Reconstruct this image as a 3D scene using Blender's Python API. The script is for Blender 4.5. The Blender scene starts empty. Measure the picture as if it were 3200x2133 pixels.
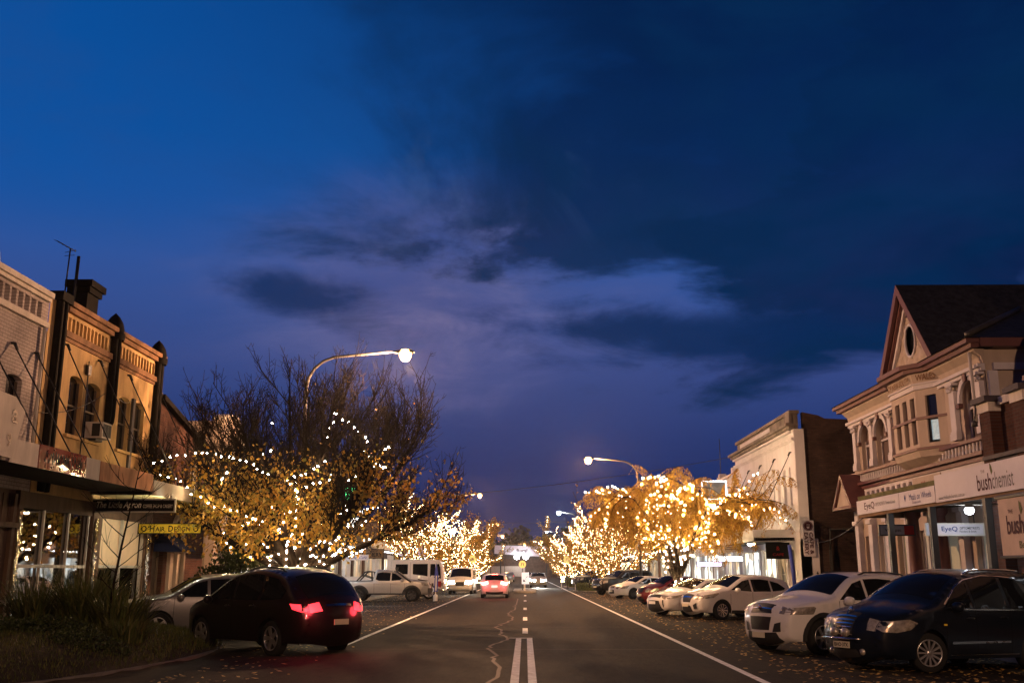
import bpy, bmesh, math, random
from mathutils import Vector, Matrix
from mathutils.geometry import delaunay_2d_cdt
R = math.radians
random.seed(11)
sc = bpy.context.scene
C = sc.collection
UP = Vector((0, 0, 1))

# ------------------------------------------------------------------ camera
cam = bpy.data.cameras.new('camera')
cam.lens = 35; cam.sensor_width = 36; cam.clip_start = .1; cam.clip_end = 4000
co = bpy.data.objects.new('camera', cam); C.objects.link(co)
co.location = (0, 0, 1.66); co.rotation_euler = (R(90 + 12.97), 0, R(.736))
sc.camera = co
sc.view_settings.view_transform = 'Standard'; sc.view_settings.look = 'None'
sc.view_settings.exposure = 0; sc.view_settings.gamma = 1
sc.render.engine = 'CYCLES'
sc.cycles.use_denoising = True
try:
    sc.cycles.denoiser = 'OPENIMAGEDENOISE'
except Exception:
    pass
sc.cycles.sample_clamp_indirect = 4
sc.cycles.sample_clamp_direct = 0
sc.cycles.max_bounces = 6; sc.cycles.diffuse_bounces = 2; sc.cycles.glossy_bounces = 3
sc.cycles.transparent_max_bounces = 12; sc.cycles.transmission_bounces = 4
sc.cycles.caustics_reflective = False; sc.cycles.caustics_refractive = False

# ------------------------------------------------------------------ materials
def nodes_of(m):
    m.use_nodes = True
    return m.node_tree.nodes, m.node_tree.links

def mk(name, col, rough=.6, metal=0., var=.2, scale=2.5, bump=0., bscale=40., coat=0., emit=None, es=0., spec=.5, streak=0., rvar=0.):
    m = bpy.data.materials.new(name); n, l = nodes_of(m); b = n['Principled BSDF']
    b.inputs['Metallic'].default_value = metal; b.inputs['Roughness'].default_value = rough
    b.inputs['Specular IOR Level'].default_value = spec if rough < .6 else spec * .3
    if coat:
        b.inputs['Coat Weight'].default_value = coat; b.inputs['Coat Roughness'].default_value = .04
    g = n.new('ShaderNodeNewGeometry')
    if var > 0 or rvar > 0:
        t = n.new('ShaderNodeTexNoise'); t.inputs['Scale'].default_value = scale; t.inputs['Detail'].default_value = 6; t.inputs['Roughness'].default_value = .65
        if streak:
            mp = n.new('ShaderNodeMapping'); mp.inputs['Scale'].default_value = (1, 1, 1 / (1 + streak)); l.new(g.outputs['Position'], mp.inputs['Vector']); l.new(mp.outputs['Vector'], t.inputs['Vector'])
        else:
            l.new(g.outputs['Position'], t.inputs['Vector'])
        r = n.new('ShaderNodeValToRGB')
        r.color_ramp.elements[0].position = .3; r.color_ramp.elements[1].position = .7
        r.color_ramp.elements[0].color = tuple(c * (1 - var) for c in col) + (1,)
        r.color_ramp.elements[1].color = tuple(min(1, c * (1 + var)) for c in col) + (1,)
        l.new(t.outputs['Fac'], r.inputs['Fac']); l.new(r.outputs['Color'], b.inputs['Base Color'])
        if rvar:
            mr = n.new('ShaderNodeMapRange'); mr.inputs['To Min'].default_value = rough - rvar; mr.inputs['To Max'].default_value = rough + rvar
            l.new(t.outputs['Fac'], mr.inputs['Value']); l.new(mr.outputs['Result'], b.inputs['Roughness'])
    else:
        b.inputs['Base Color'].default_value = tuple(col) + (1,)
    if bump:
        t2 = n.new('ShaderNodeTexNoise'); t2.inputs['Scale'].default_value = bscale; t2.inputs['Detail'].default_value = 4
        l.new(g.outputs['Position'], t2.inputs['Vector'])
        bp = n.new('ShaderNodeBump'); bp.inputs['Strength'].default_value = bump; bp.inputs['Distance'].default_value = .02
        l.new(t2.outputs['Fac'], bp.inputs['Height']); l.new(bp.outputs['Normal'], b.inputs['Normal'])
    if emit:
        b.inputs['Emission Color'].default_value = tuple(emit) + (1,); b.inputs['Emission Strength'].default_value = es
    return m

def mk_brick(name, c1, c2, mortar, axis='x', rough=.85, bw=.24, bh=.086, bump=.5):
    """brick courses; axis is the facade's normal axis"""
    m = bpy.data.materials.new(name); n, l = nodes_of(m); b = n['Principled BSDF']; b.inputs['Roughness'].default_value = rough; b.inputs['Specular IOR Level'].default_value = .15
    g = n.new('ShaderNodeNewGeometry'); s = n.new('ShaderNodeSeparateXYZ'); cb = n.new('ShaderNodeCombineXYZ')
    l.new(g.outputs['Position'], s.inputs[0])
    l.new(s.outputs['Y' if axis == 'x' else 'X'], cb.inputs[0]); l.new(s.outputs['Z'], cb.inputs[1])
    t = n.new('ShaderNodeTexBrick'); l.new(cb.outputs[0], t.inputs['Vector'])
    t.inputs['Scale'].default_value = 1; t.inputs['Brick Width'].default_value = bw; t.inputs['Row Height'].default_value = bh
    t.inputs['Mortar Size'].default_value = .008; t.inputs['Color1'].default_value = tuple(c1) + (1,); t.inputs['Color2'].default_value = tuple(c2) + (1,); t.inputs['Mortar'].default_value = tuple(mortar) + (1,)
    nz = n.new('ShaderNodeTexNoise'); nz.inputs['Scale'].default_value = 1.3; nz.inputs['Detail'].default_value = 6; l.new(g.outputs['Position'], nz.inputs['Vector'])
    mr = n.new('ShaderNodeMapRange'); mr.inputs['From Min'].default_value = .3; mr.inputs['From Max'].default_value = .7; mr.inputs['To Min'].default_value = .7; mr.inputs['To Max'].default_value = 1.15
    l.new(nz.outputs['Fac'], mr.inputs['Value'])
    mx = n.new('ShaderNodeMix'); mx.data_type = 'RGBA'; mx.blend_type = 'MULTIPLY'; mx.inputs[0].default_value = 1
    l.new(t.outputs['Color'], mx.inputs[6]); l.new(mr.outputs['Result'], mx.inputs[7]); l.new(mx.outputs[2], b.inputs['Base Color'])
    bp = n.new('ShaderNodeBump'); bp.inputs['Strength'].default_value = bump; bp.inputs['Distance'].default_value = .012; bp.invert = True
    l.new(t.outputs['Fac'], bp.inputs['Height']); l.new(bp.outputs['Normal'], b.inputs['Normal'])
    return m

def mk_emit(name, col, st, var=0., scale=3.):
    m = bpy.data.materials.new(name); n, l = nodes_of(m); b = n['Principled BSDF']
    b.inputs['Base Color'].default_value = (.1, .1, .1, 1); b.inputs['Roughness'].default_value = .4
    b.inputs['Emission Strength'].default_value = st; b.inputs['Emission Color'].default_value = tuple(col) + (1,)
    if var:
        g = n.new('ShaderNodeNewGeometry'); t = n.new('ShaderNodeTexVoronoi'); t.inputs['Scale'].default_value = scale; l.new(g.outputs['Position'], t.inputs['Vector'])
        s = n.new('ShaderNodeSeparateColor'); l.new(t.outputs['Color'], s.inputs[0])
        mr = n.new('ShaderNodeMapRange'); mr.inputs['To Min'].default_value = st * (1 - var); mr.inputs['To Max'].default_value = st * (1 + var); l.new(s.outputs[0], mr.inputs['Value']); l.new(mr.outputs['Result'], b.inputs['Emission Strength'])
        r = n.new('ShaderNodeValToRGB'); r.color_ramp.elements[0].color = (col[0], col[1] * .75, col[2] * .5, 1); r.color_ramp.elements[1].color = (col[0] * .85, col[1] * .95, col[2], 1)
        l.new(s.outputs[1], r.inputs['Fac']); l.new(r.outputs['Color'], b.inputs['Emission Color'])
    return m

def mk_leaf(name, cols, rough=.55, trans=.35):
    """leaf colours vary from leaf to leaf"""
    m = bpy.data.materials.new(name); n, l = nodes_of(m); b = n['Principled BSDF']; b.inputs['Roughness'].default_value = rough
    g = n.new('ShaderNodeNewGeometry'); r = n.new('ShaderNodeValToRGB'); e = r.color_ramp.elements
    while len(e) < len(cols): e.new(.5)
    for i, c in enumerate(cols):
        e[i].position = i / (len(cols) - 1); e[i].color = tuple(c) + (1,)
    l.new(g.outputs['Random Per Island'], r.inputs['Fac']); l.new(r.outputs['Color'], b.inputs['Base Color'])
    tl = n.new('ShaderNodeBsdfTranslucent'); l.new(r.outputs['Color'], tl.inputs['Color'])
    mx = n.new('ShaderNodeMixShader'); mx.inputs[0].default_value = trans
    l.new(b.outputs[0], mx.inputs[1]); l.new(tl.outputs[0], mx.inputs[2]); l.new(mx.outputs[0], n['Material Output'].inputs['Surface'])
    return m

def mk_glass(name, tint=(.8, .85, .85), base=.08):
    """thin pane: mostly clear, mirror-like at a glance"""
    m = bpy.data.materials.new(name); n, l = nodes_of(m); n.remove(n['Principled BSDF'])
    tr = n.new('ShaderNodeBsdfTransparent'); tr.inputs[0].default_value = tuple(tint) + (1,)
    gl = n.new('ShaderNodeBsdfGlossy'); gl.inputs['Roughness'].default_value = .02
    fr = n.new('ShaderNodeFresnel'); fr.inputs['IOR'].default_value = 1.5
    ad = n.new('ShaderNodeMath'); ad.operation = 'ADD'; ad.use_clamp = True; ad.inputs[1].default_value = base; l.new(fr.outputs[0], ad.inputs[0])
    mx = n.new('ShaderNodeMixShader'); l.new(ad.outputs[0], mx.inputs[0]); l.new(tr.outputs[0], mx.inputs[1]); l.new(gl.outputs[0], mx.inputs[2])
    l.new(mx.outputs[0], n['Material Output'].inputs['Surface'])
    return m

M = {}
def asphalt(name, c, rough, patch):
    m = bpy.data.materials.new(name); n, l = nodes_of(m); b = n['Principled BSDF']
    g = n.new('ShaderNodeNewGeometry')
    t = n.new('ShaderNodeTexNoise'); t.inputs['Scale'].default_value = 1.1; t.inputs['Detail'].default_value = 8; t.inputs['Roughness'].default_value = .7
    mp = n.new('ShaderNodeMapping'); mp.inputs['Scale'].default_value = (1, .12, 1); l.new(g.outputs['Position'], mp.inputs['Vector']); l.new(mp.outputs[0], t.inputs['Vector'])
    f = n.new('ShaderNodeTexNoise'); f.inputs['Scale'].default_value = 22; f.inputs['Detail'].default_value = 5; f.inputs['Roughness'].default_value = .8; l.new(g.outputs['Position'], f.inputs['Vector'])
    ad = n.new('ShaderNodeMath'); ad.operation = 'ADD'; l.new(t.outputs['Fac'], ad.inputs[0]); l.new(f.outputs['Fac'], ad.inputs[1])
    r = n.new('ShaderNodeValToRGB'); r.color_ramp.elements[0].position = .4; r.color_ramp.elements[1].position = .6
    hf = n.new('ShaderNodeMath'); hf.operation = 'MULTIPLY'; hf.inputs[1].default_value = .34
    t3 = n.new('ShaderNodeTexNoise'); t3.inputs['Scale'].default_value = 7; t3.inputs['Detail'].default_value = 6; t3.inputs['Roughness'].default_value = .75; m3 = n.new('ShaderNodeMapping'); m3.inputs['Scale'].default_value = (1, .22, 1); l.new(g.outputs['Position'], m3.inputs['Vector']); l.new(m3.outputs[0], t3.inputs['Vector'])
    sx = n.new('ShaderNodeSeparateXYZ'); l.new(g.outputs['Position'], sx.inputs[0]); cs = n.new('ShaderNodeMath'); cs.operation = 'MULTIPLY'; cs.inputs[1].default_value = 3.9; l.new(sx.outputs[0], cs.inputs[0]); cc = n.new('ShaderNodeMath'); cc.operation = 'COSINE'; l.new(cs.outputs[0], cc.inputs[0]); cm = n.new('ShaderNodeMath'); cm.operation = 'MULTIPLY_ADD'; cm.inputs[1].default_value = .07; l.new(cc.outputs[0], cm.inputs[0]); l.new(t3.outputs['Fac'], cm.inputs[2])
    a3 = n.new('ShaderNodeMath'); a3.operation = 'ADD'; l.new(ad.outputs[0], a3.inputs[0]); l.new(cm.outputs[0], a3.inputs[1]); l.new(a3.outputs[0], hf.inputs[0])
    r.color_ramp.elements[0].color = (c[0] * (1 - patch), c[1] * (1 - patch), c[2] * (1 - patch), 1); r.color_ramp.elements[1].color = (c[0] * (1 + patch), c[1] * (1 + patch), c[2] * (1 + patch), 1)
    l.new(hf.outputs[0], r.inputs['Fac']); 
    # tar-sealed joints across the carriageway and fine cracking
    v = n.new('ShaderNodeTexVoronoi'); v.feature = 'DISTANCE_TO_EDGE'; v.inputs['Scale'].default_value = .42
    wz = n.new('ShaderNodeTexNoise'); wz.inputs['Scale'].default_value = 1.6; wz.inputs['Detail'].default_value = 5; l.new(g.outputs['Position'], wz.inputs['Vector'])
    wm = n.new('ShaderNodeMix'); wm.data_type = 'RGBA'; wm.blend_type = 'LINEAR_LIGHT'; wm.inputs[0].default_value = .35; l.new(g.outputs['Position'], wm.inputs[6]); l.new(wz.outputs['Color'], wm.inputs[7]); l.new(wm.outputs[2], v.inputs['Vector'])
    cr = n.new('ShaderNodeMapRange'); cr.inputs['From Min'].default_value = 0; cr.inputs['From Max'].default_value = .012; cr.inputs['To Min'].default_value = .45; cr.inputs['To Max'].default_value = 1; l.new(v.outputs['Distance'], cr.inputs['Value'])
    mx = n.new('ShaderNodeMix'); mx.data_type = 'RGBA'; mx.blend_type = 'MULTIPLY'; mx.inputs[0].default_value = 1; l.new(r.outputs['Color'], mx.inputs[6]); l.new(cr.outputs[0], mx.inputs[7])
    l.new(mx.outputs[2], b.inputs['Base Color'])
    mr = n.new('ShaderNodeMapRange'); mr.inputs['From Min'].default_value = .3; mr.inputs['From Max'].default_value = .7; mr.inputs['To Min'].default_value = rough - .05; mr.inputs['To Max'].default_value = rough + .05; b.inputs['Specular IOR Level'].default_value = .1; l.new(t.outputs['Fac'], mr.inputs['Value']); l.new(mr.outputs[0], b.inputs['Roughness'])
    bp = n.new('ShaderNodeBump'); bp.inputs['Strength'].default_value = .9; bp.inputs['Distance'].default_value = .012; l.new(f.outputs['Fac'], bp.inputs['Height']); l.new(bp.outputs[0], b.inputs['Normal'])
    return m
M['road'] = asphalt('asphalt', (.021, .0165, .012), .82, .75)
M['ground'] = mk('ground_soil', (.04, .04, .035), .9, var=.3)
M['path'] = mk('concrete_paving', (.16, .15, .14), .8, var=.2, bump=.2)
M['kerb'] = mk('kerb_concrete', (.3, .28, .25), .8, var=.2, bump=.2)
M['line'] = mk('road_paint', (.8, .78, .73), .6, var=.4, scale=6, bump=.1)
M['repair'] = mk('crack_seal', (.075, .038, .026), .6, var=.3, scale=8)
M['soil'] = mk('garden_soil', (.035, .028, .02), .95, var=.4, bump=.6, bscale=14)
M['white'] = mk('white_paint', (.72, .69, .66), .6, var=.1)
M['offwhite'] = mk('aged_white_paint', (.62, .56, .5), .7, var=.2, streak=4)
M['wbrick'] = mk_brick('white_painted_brick', (.52, .45, .44), (.45, .39, .38), (.26, .22, .21))
M['render'] = mk('weathered_render', (.56, .37, .17), .8, var=.45, scale=1.1, streak=3, bump=.25, bscale=18)
M['renderdk'] = mk('soot_and_shade_render', (.014, .012, .01), .7, var=.4, spec=.12)  # soot on pilasters and chimney; painted shade behind the parapet slots
M['rust'] = mk('rust_stained_cornice', (.24, .13, .07), .8, var=.5, scale=2.2, streak=2)
M['brick'] = mk_brick('red_brick', (.10, .042, .03), (.07, .03, .022), (.08, .06, .055))
M['brickY'] = mk_brick('dark_brick_end', (.085, .05, .04), (.06, .035, .03), (.05, .042, .038), axis='y')
M['brickdk'] = mk_brick('brown_brick', (.13, .075, .05), (.1, .055, .04), (.09, .08, .07))
M['cream'] = mk('cream_stucco', (.47, .385, .32), .75, var=.12, bump=.1, streak=2)
M['creampale'] = mk('pale_stone_trim', (.62, .58, .6), .7, var=.1)
M['maroon'] = mk('maroon_trim', (.13, .05, .045), .55, var=.15)
M['slate'] = mk('slate_roof', (.035, .035, .038), .7, var=.5, scale=5, bump=.7, bscale=9)
M['iron'] = mk('rusty_roof_iron', (.08, .06, .05), .6, var=.4)
M['darkmetal'] = mk('dark_metal', (.02, .02, .022), .45, var=.2)
M['galv'] = mk('galvanised_steel', (.07, .065, .06), .5, metal=.3, var=.2)
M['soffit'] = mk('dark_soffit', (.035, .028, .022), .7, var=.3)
M['cafe'] = mk('white_render', (.72, .69, .72), .75, var=.14, scale=.8, bump=.15, bscale=20, streak=1)
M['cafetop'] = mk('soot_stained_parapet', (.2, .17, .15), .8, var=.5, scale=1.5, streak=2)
M['dkwin'] = mk('dark_glass', (.012, .013, .016), .06, var=0, spec=.7)
M['blind'] = mk('grey_mauve_blind', (.15, .11, .10), .7, var=.1)
M['frame'] = mk('window_timber', (.16, .12, .09), .6, var=.25)
M['framew'] = mk('white_window_frame', (.6, .56, .5), .5, var=.12)
M['glass'] = mk_glass('window_glass', base=.12)
M['mirrorglass'] = mk_glass('reflective_shop_glass', (.45, .48, .5), base=.34)
M['bark'] = mk('bark', (.038, .027, .02), .9, var=.4, scale=9, bump=.8, bscale=30)
M['twig'] = mk('twig_bark', (.018, .013, .011), .9, var=.3, spec=.08)
M['leafgold'] = mk_leaf('golden_leaves', [(.16, .08, .015), (.42, .21, .025), (.55, .3, .04), (.4, .26, .04), (.12, .12, .025)])
M['leafwil'] = mk_leaf('amber_leaflets', [(.3, .14, .02), (.52, .27, .035), (.62, .36, .05), (.4, .24, .035)])
M['leafgreen'] = mk_leaf('dark_green_leaves', [(.02, .03, .01), (.05, .07, .02), (.03, .05, .015)])
M['blade'] = mk_leaf('strappy_blades', [(.04, .055, .014), (.09, .12, .03), (.15, .14, .045), (.03, .05, .018)], trans=.2)
M['grass'] = mk_leaf('grass_blades', [(.04, .06, .012), (.09, .11, .025), (.13, .11, .03)], trans=.2)
M['fallen'] = mk_leaf('fallen_leaves', [(.5, .28, .06), (.65, .42, .1), (.35, .18, .05)], trans=.1)
M['hedge'] = mk_leaf('hedge_leaves', [(.06, .09, .02), (.14, .16, .04), (.09, .1, .03)], trans=.2)
M['tyre'] = mk('tyre_rubber', (.016, .016, .016), .8, var=.15)
M['alloy'] = mk('alloy_rim', (.55, .54, .52), .3, metal=.85, var=.08)
M['chrome'] = mk('chrome', (.7, .7, .7), .12, metal=1, var=0)
M['plastic'] = mk('black_plastic', (.018, .018, .019), .55, var=.15)
M['cglass'] = mk('car_glass', (.006, .007, .009), .04, var=0, spec=.28)
M['lampglass'] = mk('headlight_lens', (.42, .38, .32), .22, metal=.45, var=.55, scale=9, bump=.25, bscale=12, coat=1)
M['redlens'] = mk('red_lens', (.25, .01, .01), .2, var=.2, coat=1)
M['plate'] = mk('plate_cream', (.6, .55, .4), .5, var=.05)
M['platew'] = mk('plate_white', (.7, .7, .68), .5, var=.05)
M['black'] = mk('black_print', (.012, .012, .012), .6, var=0)
def paint(name, c, metal=0., rough=.35, coat=.9, spec=.5):
    return mk(name, c, rough, metal=metal, var=.05, scale=1.2, coat=coat, spec=spec)
M['pwhite'] = paint('white_car_paint', (.74, .72, .7))
M['pnavy'] = paint('navy_car_paint', (.006, .009, .016), .1, .3, .4, .25)
M['pred'] = paint('dark_red_car_paint', (.16, .012, .014), .2)
M['pblack'] = paint('black_car_paint', (.01, .01, .012), .1, .3, .5, .3)
M['pmar'] = paint('maroon_black_car_paint', (.009, .004, .005), .1, .3, .5, .3)
M['pdim'] = paint('dull_silver_car_paint', (.2, .19, .19), .3)
M['psilver'] = paint('silver_car_paint', (.42, .40, .38), .4)
M['bulb'] = mk_emit('fairy_bulb', (1, .70, .36), 340)
M['bulbfar'] = mk_emit('far_fairy_bulb', (1, .66, .33), 24)
M['bulbw'] = mk_emit('cool_bulb', (.85, .9, 1), 14)
M['sodium'] = mk_emit('sodium_lens', (1, .55, .2), 6)
M['sodfar'] = mk_emit('distant_sodium_lens', (1, .5, .16), 5)
M['coollens'] = mk_emit('white_lamp_lens', (.9, .95, 1), 40)
M['tube'] = mk_emit('fluorescent_tube', (.92, .95, 1), 14)
M['warmtube'] = mk_emit('warm_tube', (1, .85, .55), 9)
M['redglow'] = mk_emit('lit_tail_lens', (1, .03, .045), 2.6)
M['redbrake'] = mk_emit('lit_brake_lens', (1, .12, .08), 30)
M['headon'] = mk_emit('lit_headlamp', (1, .9, .72), 150)
M['green'] = mk_emit('green_neon', (.1, 1, .35), 4)
M['signlit'] = mk_emit('lit_white_sign', (.95, .97, 1), 3.2)
M['shoplit'] = mk_emit('lit_shop_interior', (1, .93, .75), 1.4, .9, 1.6)
M['shopcool'] = mk_emit('lit_shop_interior_cool', (.85, .95, 1), 1.5, .9, 1.4)
M['shopdim'] = mk_emit('dim_shop_interior', (1, .75, .45), .35, .9, 1.2)
M['signw'] = mk('sign_white', (.6, .56, .62), .5, var=.06)
M['signblack'] = mk('sign_black', (.006, .006, .006), .75, var=.1)
M['signcream'] = mk('sign_cream_letters', (.92, .86, .7), .5, var=.03)
M['yellow'] = mk('sign_yellow', (.85, .6, .05), .65, var=.1)
M['signmar'] = mk('maroon_board', (.24, .045, .03), .12, var=.25, scale=5, coat=1)
M['plum'] = mk('plum_letters', (.07, .02, .03), .6, var=0)
M['grey'] = mk('grey_letters', (.16, .15, .15), .6, var=0)
M['blue'] = mk('blue_letters', (.02, .04, .2), .6, var=0)
M['olive'] = mk('olive_leaf_mark', (.12, .13, .04), .6, var=.1)
M['red'] = mk('red_letters', (.3, .02, .02), .6, var=.05)
M['banner'] = mk('canvas_banner', (.6, .47, .38), .8, var=.12)
M['blueawn'] = mk('navy_canvas', (.012, .018, .06), .8, var=.2)
M['bluepost'] = mk('blue_post_paint', (.03, .06, .4), .5, var=.3)
M['timber'] = mk('painted_timber_cladding', (.14, .09, .065), .7, var=.35, streak=5)
M['wood'] = mk('weathered_wood', (.22, .14, .08), .8, var=.3)

# ------------------------------------------------------------------ mesh builder
class MB:
    def __init__(s): s.v = []; s.f = []; s.sm = []
    def add(s, vs, fs, smooth=False):
        o = len(s.v); s.v += [Vector(v) for v in vs]; s.f += [tuple(i + o for i in f) for f in fs]; s.sm += [smooth] * len(fs); return s
    def box(s, x0, x1, y0, y1, z0, z1):
        x0, x1 = min(x0, x1), max(x0, x1); y0, y1 = min(y0, y1), max(y0, y1); z0, z1 = min(z0, z1), max(z0, z1)
        return s.add([(x0, y0, z0), (x1, y0, z0), (x1, y1, z0), (x0, y1, z0), (x0, y0, z1), (x1, y0, z1), (x1, y1, z1), (x0, y1, z1)],
                     [(0, 3, 2, 1), (4, 5, 6, 7), (0, 1, 5, 4), (1, 2, 6, 5), (2, 3, 7, 6), (3, 0, 4, 7)])
    def prism(s, poly, fmap, d0, d1):
        """polygon (a,b) extruded from depth d0 to d1 through fmap(a,b,d)"""
        n = len(poly); vs = [fmap(a, b, d0) for a, b in poly] + [fmap(a, b, d1) for a, b in poly]
        fs = [tuple(range(n)), tuple(range(2 * n - 1, n - 1, -1))] + [(i, (i + 1) % n, n + (i + 1) % n, n + i) for i in range(n)]
        return s.add(vs, fs)
    def tube(s, path, rad, n=6, cap=True, smooth=True):
        path = [Vector(p) for p in path]; k = len(path)
        if not hasattr(rad, '__len__'): rad = [rad] * k
        t0 = (path[1] - path[0]).normalized(); a = t0.orthogonal().normalized(); vs = []
        for i, p in enumerate(path):
            t = (path[min(i + 1, k - 1)] - path[max(i - 1, 0)])
            t = t.normalized() if t.length > 1e-9 else t0
            a = (a - t * a.dot(t)); a = a.normalized() if a.length > 1e-6 else t.orthogonal().normalized(); b = t.cross(a)
            for j in range(n):
                th = 2 * math.pi * j / n; vs.append(p + (a * math.cos(th) + b * math.sin(th)) * rad[i])
        fs = [(i * n + j, i * n + (j + 1) % n, (i + 1) * n + (j + 1) % n, (i + 1) * n + j) for i in range(k - 1) for j in range(n)]
        if cap: fs += [tuple(range(n - 1, -1, -1)), tuple(range((k - 1) * n, k * n))]
        return s.add(vs, fs, smooth)
    def lathe(s, prof, c, axis='z', n=16, smooth=True):
        c = Vector(c); vs = []
        for r, h in prof:
            for j in range(n):
                th = 2 * math.pi * j / n; q = (r * math.cos(th), r * math.sin(th))
                vs.append(c + (Vector((q[0], q[1], h)) if axis == 'z' else Vector((q[0], h, q[1])) if axis == 'y' else Vector((h, q[0], q[1]))))
        k = len(prof)
        fs = [(i * n + j, i * n + (j + 1) % n, (i + 1) * n + (j + 1) % n, (i + 1) * n + j) for i in range(k - 1) for j in range(n)]
        return s.add(vs, fs, smooth)
    def octa(s, c, r):
        c = Vector(c)
        return s.add([c + Vector(d) * r for d in ((1, 0, 0), (-1, 0, 0), (0, 1, 0), (0, -1, 0), (0, 0, 1), (0, 0, -1))],
                     [(0, 2, 4), (2, 1, 4), (1, 3, 4), (3, 0, 4), (2, 0, 5), (1, 2, 5), (3, 1, 5), (0, 3, 5)], True)
    def build(s, name, mat, parent=None, fix=True, local=False):
        """ONE mesh object; world coordinates are made local to its parent unless local"""
        me = bpy.data.meshes.new(name); off = Vector()
        if parent is not None and not local: off = base_of(parent)
        me.from_pydata([v - off for v in s.v], [], s.f); mat and me.materials.append(M[mat] if isinstance(mat, str) else mat)
        me.polygons.foreach_set('use_smooth', s.sm); 
        if fix and len(s.f) < 20000:
            bm = bmesh.new(); bm.from_mesh(me); bmesh.ops.recalc_face_normals(bm, faces=bm.faces); bm.to_mesh(me); bm.free()
        me.update()
        o = bpy.data.objects.new(name, me); C.objects.link(o)
        if parent is not None: o.parent = parent
        return o

def base_of(o):
    p = Vector()
    while o is not None: p = p + o.location; o = o.parent
    return p

def thing(name, label, cat, loc=(0, 0, 0), group=None, rz=0.):
    o = bpy.data.objects.new(name, None); C.objects.link(o); o.location = loc; o.rotation_euler = (0, 0, rz); o.empty_display_size = .2
    o['label'] = label; o['category'] = cat
    if group: o['group'] = group
    return o
def tag(o, label, cat, group=None, kind=None):
    o['label'] = label; o['category'] = cat
    if group: o['group'] = group
    if kind: o['kind'] = kind
    return o
def struct(o): o['kind'] = 'structure'; return o
def own(mb, name, mat, label, cat, group=None):
    """a thing made of a single mesh, its origin at its base"""
    xs = [v.x for v in mb.v]; ys = [v.y for v in mb.v]; zs = [v.z for v in mb.v]
    c = Vector(((min(xs) + max(xs)) / 2, (min(ys) + max(ys)) / 2, min(zs)))
    for v in mb.v: v -= c
    o = mb.build(name, mat); o.location = c
    return tag(o, label, cat, group)

def inside(p, poly):
    x, y = p; r = False; j = len(poly) - 1
    for i in range(len(poly)):
        xi, yi = poly[i]; xj, yj = poly[j]
        if (yi > y) != (yj > y) and x < (xj - xi) * (y - yi) / (yj - yi) + xi: r = not r
        j = i
    return r
def cdt(outer, holes=(), extra=()):
    vs = []; es = []
    for ring in [outer] + list(holes):
        o = len(vs); n = len(ring); vs += [Vector(p) for p in ring]; es += [(o + i, o + (i + 1) % n) for i in range(n)]
    vs += [Vector(p) for p in extra]
    rv, re, rf, _, _, _ = delaunay_2d_cdt(vs, es, [], 0, 1e-5)
    fs = []
    for f in rf:
        c = sum((rv[i] for i in f), Vector((0, 0))) / len(f)
        if inside(c, outer) and not any(inside(c, h) for h in holes): fs.append(tuple(f))
    return rv, fs
def sheet(mb, fmap, outer, holes=(), reveal=.2):
    """wall face with real openings and reveals"""
    rv, fs = cdt(outer, holes); mb.add([fmap(p.x, p.y, 0) for p in rv], fs)
    for h in holes:
        n = len(h); mb.add([fmap(a, b, 0) for a, b in h] + [fmap(a, b, -reveal) for a, b in h], [(i, (i + 1) % n, n + (i + 1) % n, n + i) for i in range(n)])
def rect(a0, a1, b0, b1): return [(a0, b0), (a1, b0), (a1, b1), (a0, b1)]
def arch(a0, a1, b0, b1, rise, n=8):
    """opening with a curved head of the given rise (b1 is the crown)"""
    c = (a0 + a1) / 2; hw = (a1 - a0) / 2
    return [(a0, b0), (a1, b0)] + [(c + hw * math.cos(math.pi * i / n), b1 - rise + rise * math.sin(math.pi * i / n)) for i in range(n + 1)]

_txt = {}
def text(mb, s, o, right, up, w=None, h=None, bold=0., shear=0., sp=1.):
    """lettering centred at o, fitted into w x h"""
    key = (s, bold, shear, sp)
    if key not in _txt:
        cu = bpy.data.curves.new('t', 'FONT'); cu.body = s; cu.size = 1; cu.offset = bold; cu.shear = shear; cu.space_character = sp; cu.resolution_u = 3
        ob = bpy.data.objects.new('t', cu); C.objects.link(ob); dg = bpy.context.evaluated_depsgraph_get(); me = bpy.data.meshes.new_from_object(ob.evaluated_get(dg))
        _txt[key] = ([v.co.copy() for v in me.vertices], [tuple(p.vertices) for p in me.polygons])
        bpy.data.objects.remove(ob); bpy.data.curves.remove(cu); bpy.data.meshes.remove(me)
    vs, fs = _txt[key]
    x0 = min(v.x for v in vs); x1 = max(v.x for v in vs); y0 = min(v.y for v in vs); y1 = max(v.y for v in vs)
    sx = w / (x1 - x0) if w else None; sy = h / (y1 - y0) if h else None
    if sx is None: sx = sy
    if sy is None: sy = sx
    o = Vector(o); right = Vector(right).normalized(); up = Vector(up).normalized()
    mb.add([o + right * ((v.x - (x0 + x1) / 2) * sx) + up * ((v.y - (y0 + y1) / 2) * sy) for v in vs], fs)
def gz(x):
    """cross-fall of the carriageway from the crown to the gutter"""
    a = abs(x); return 0. if a < 4 else -.035 * (min(a, 10.3) - 4)
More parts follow.
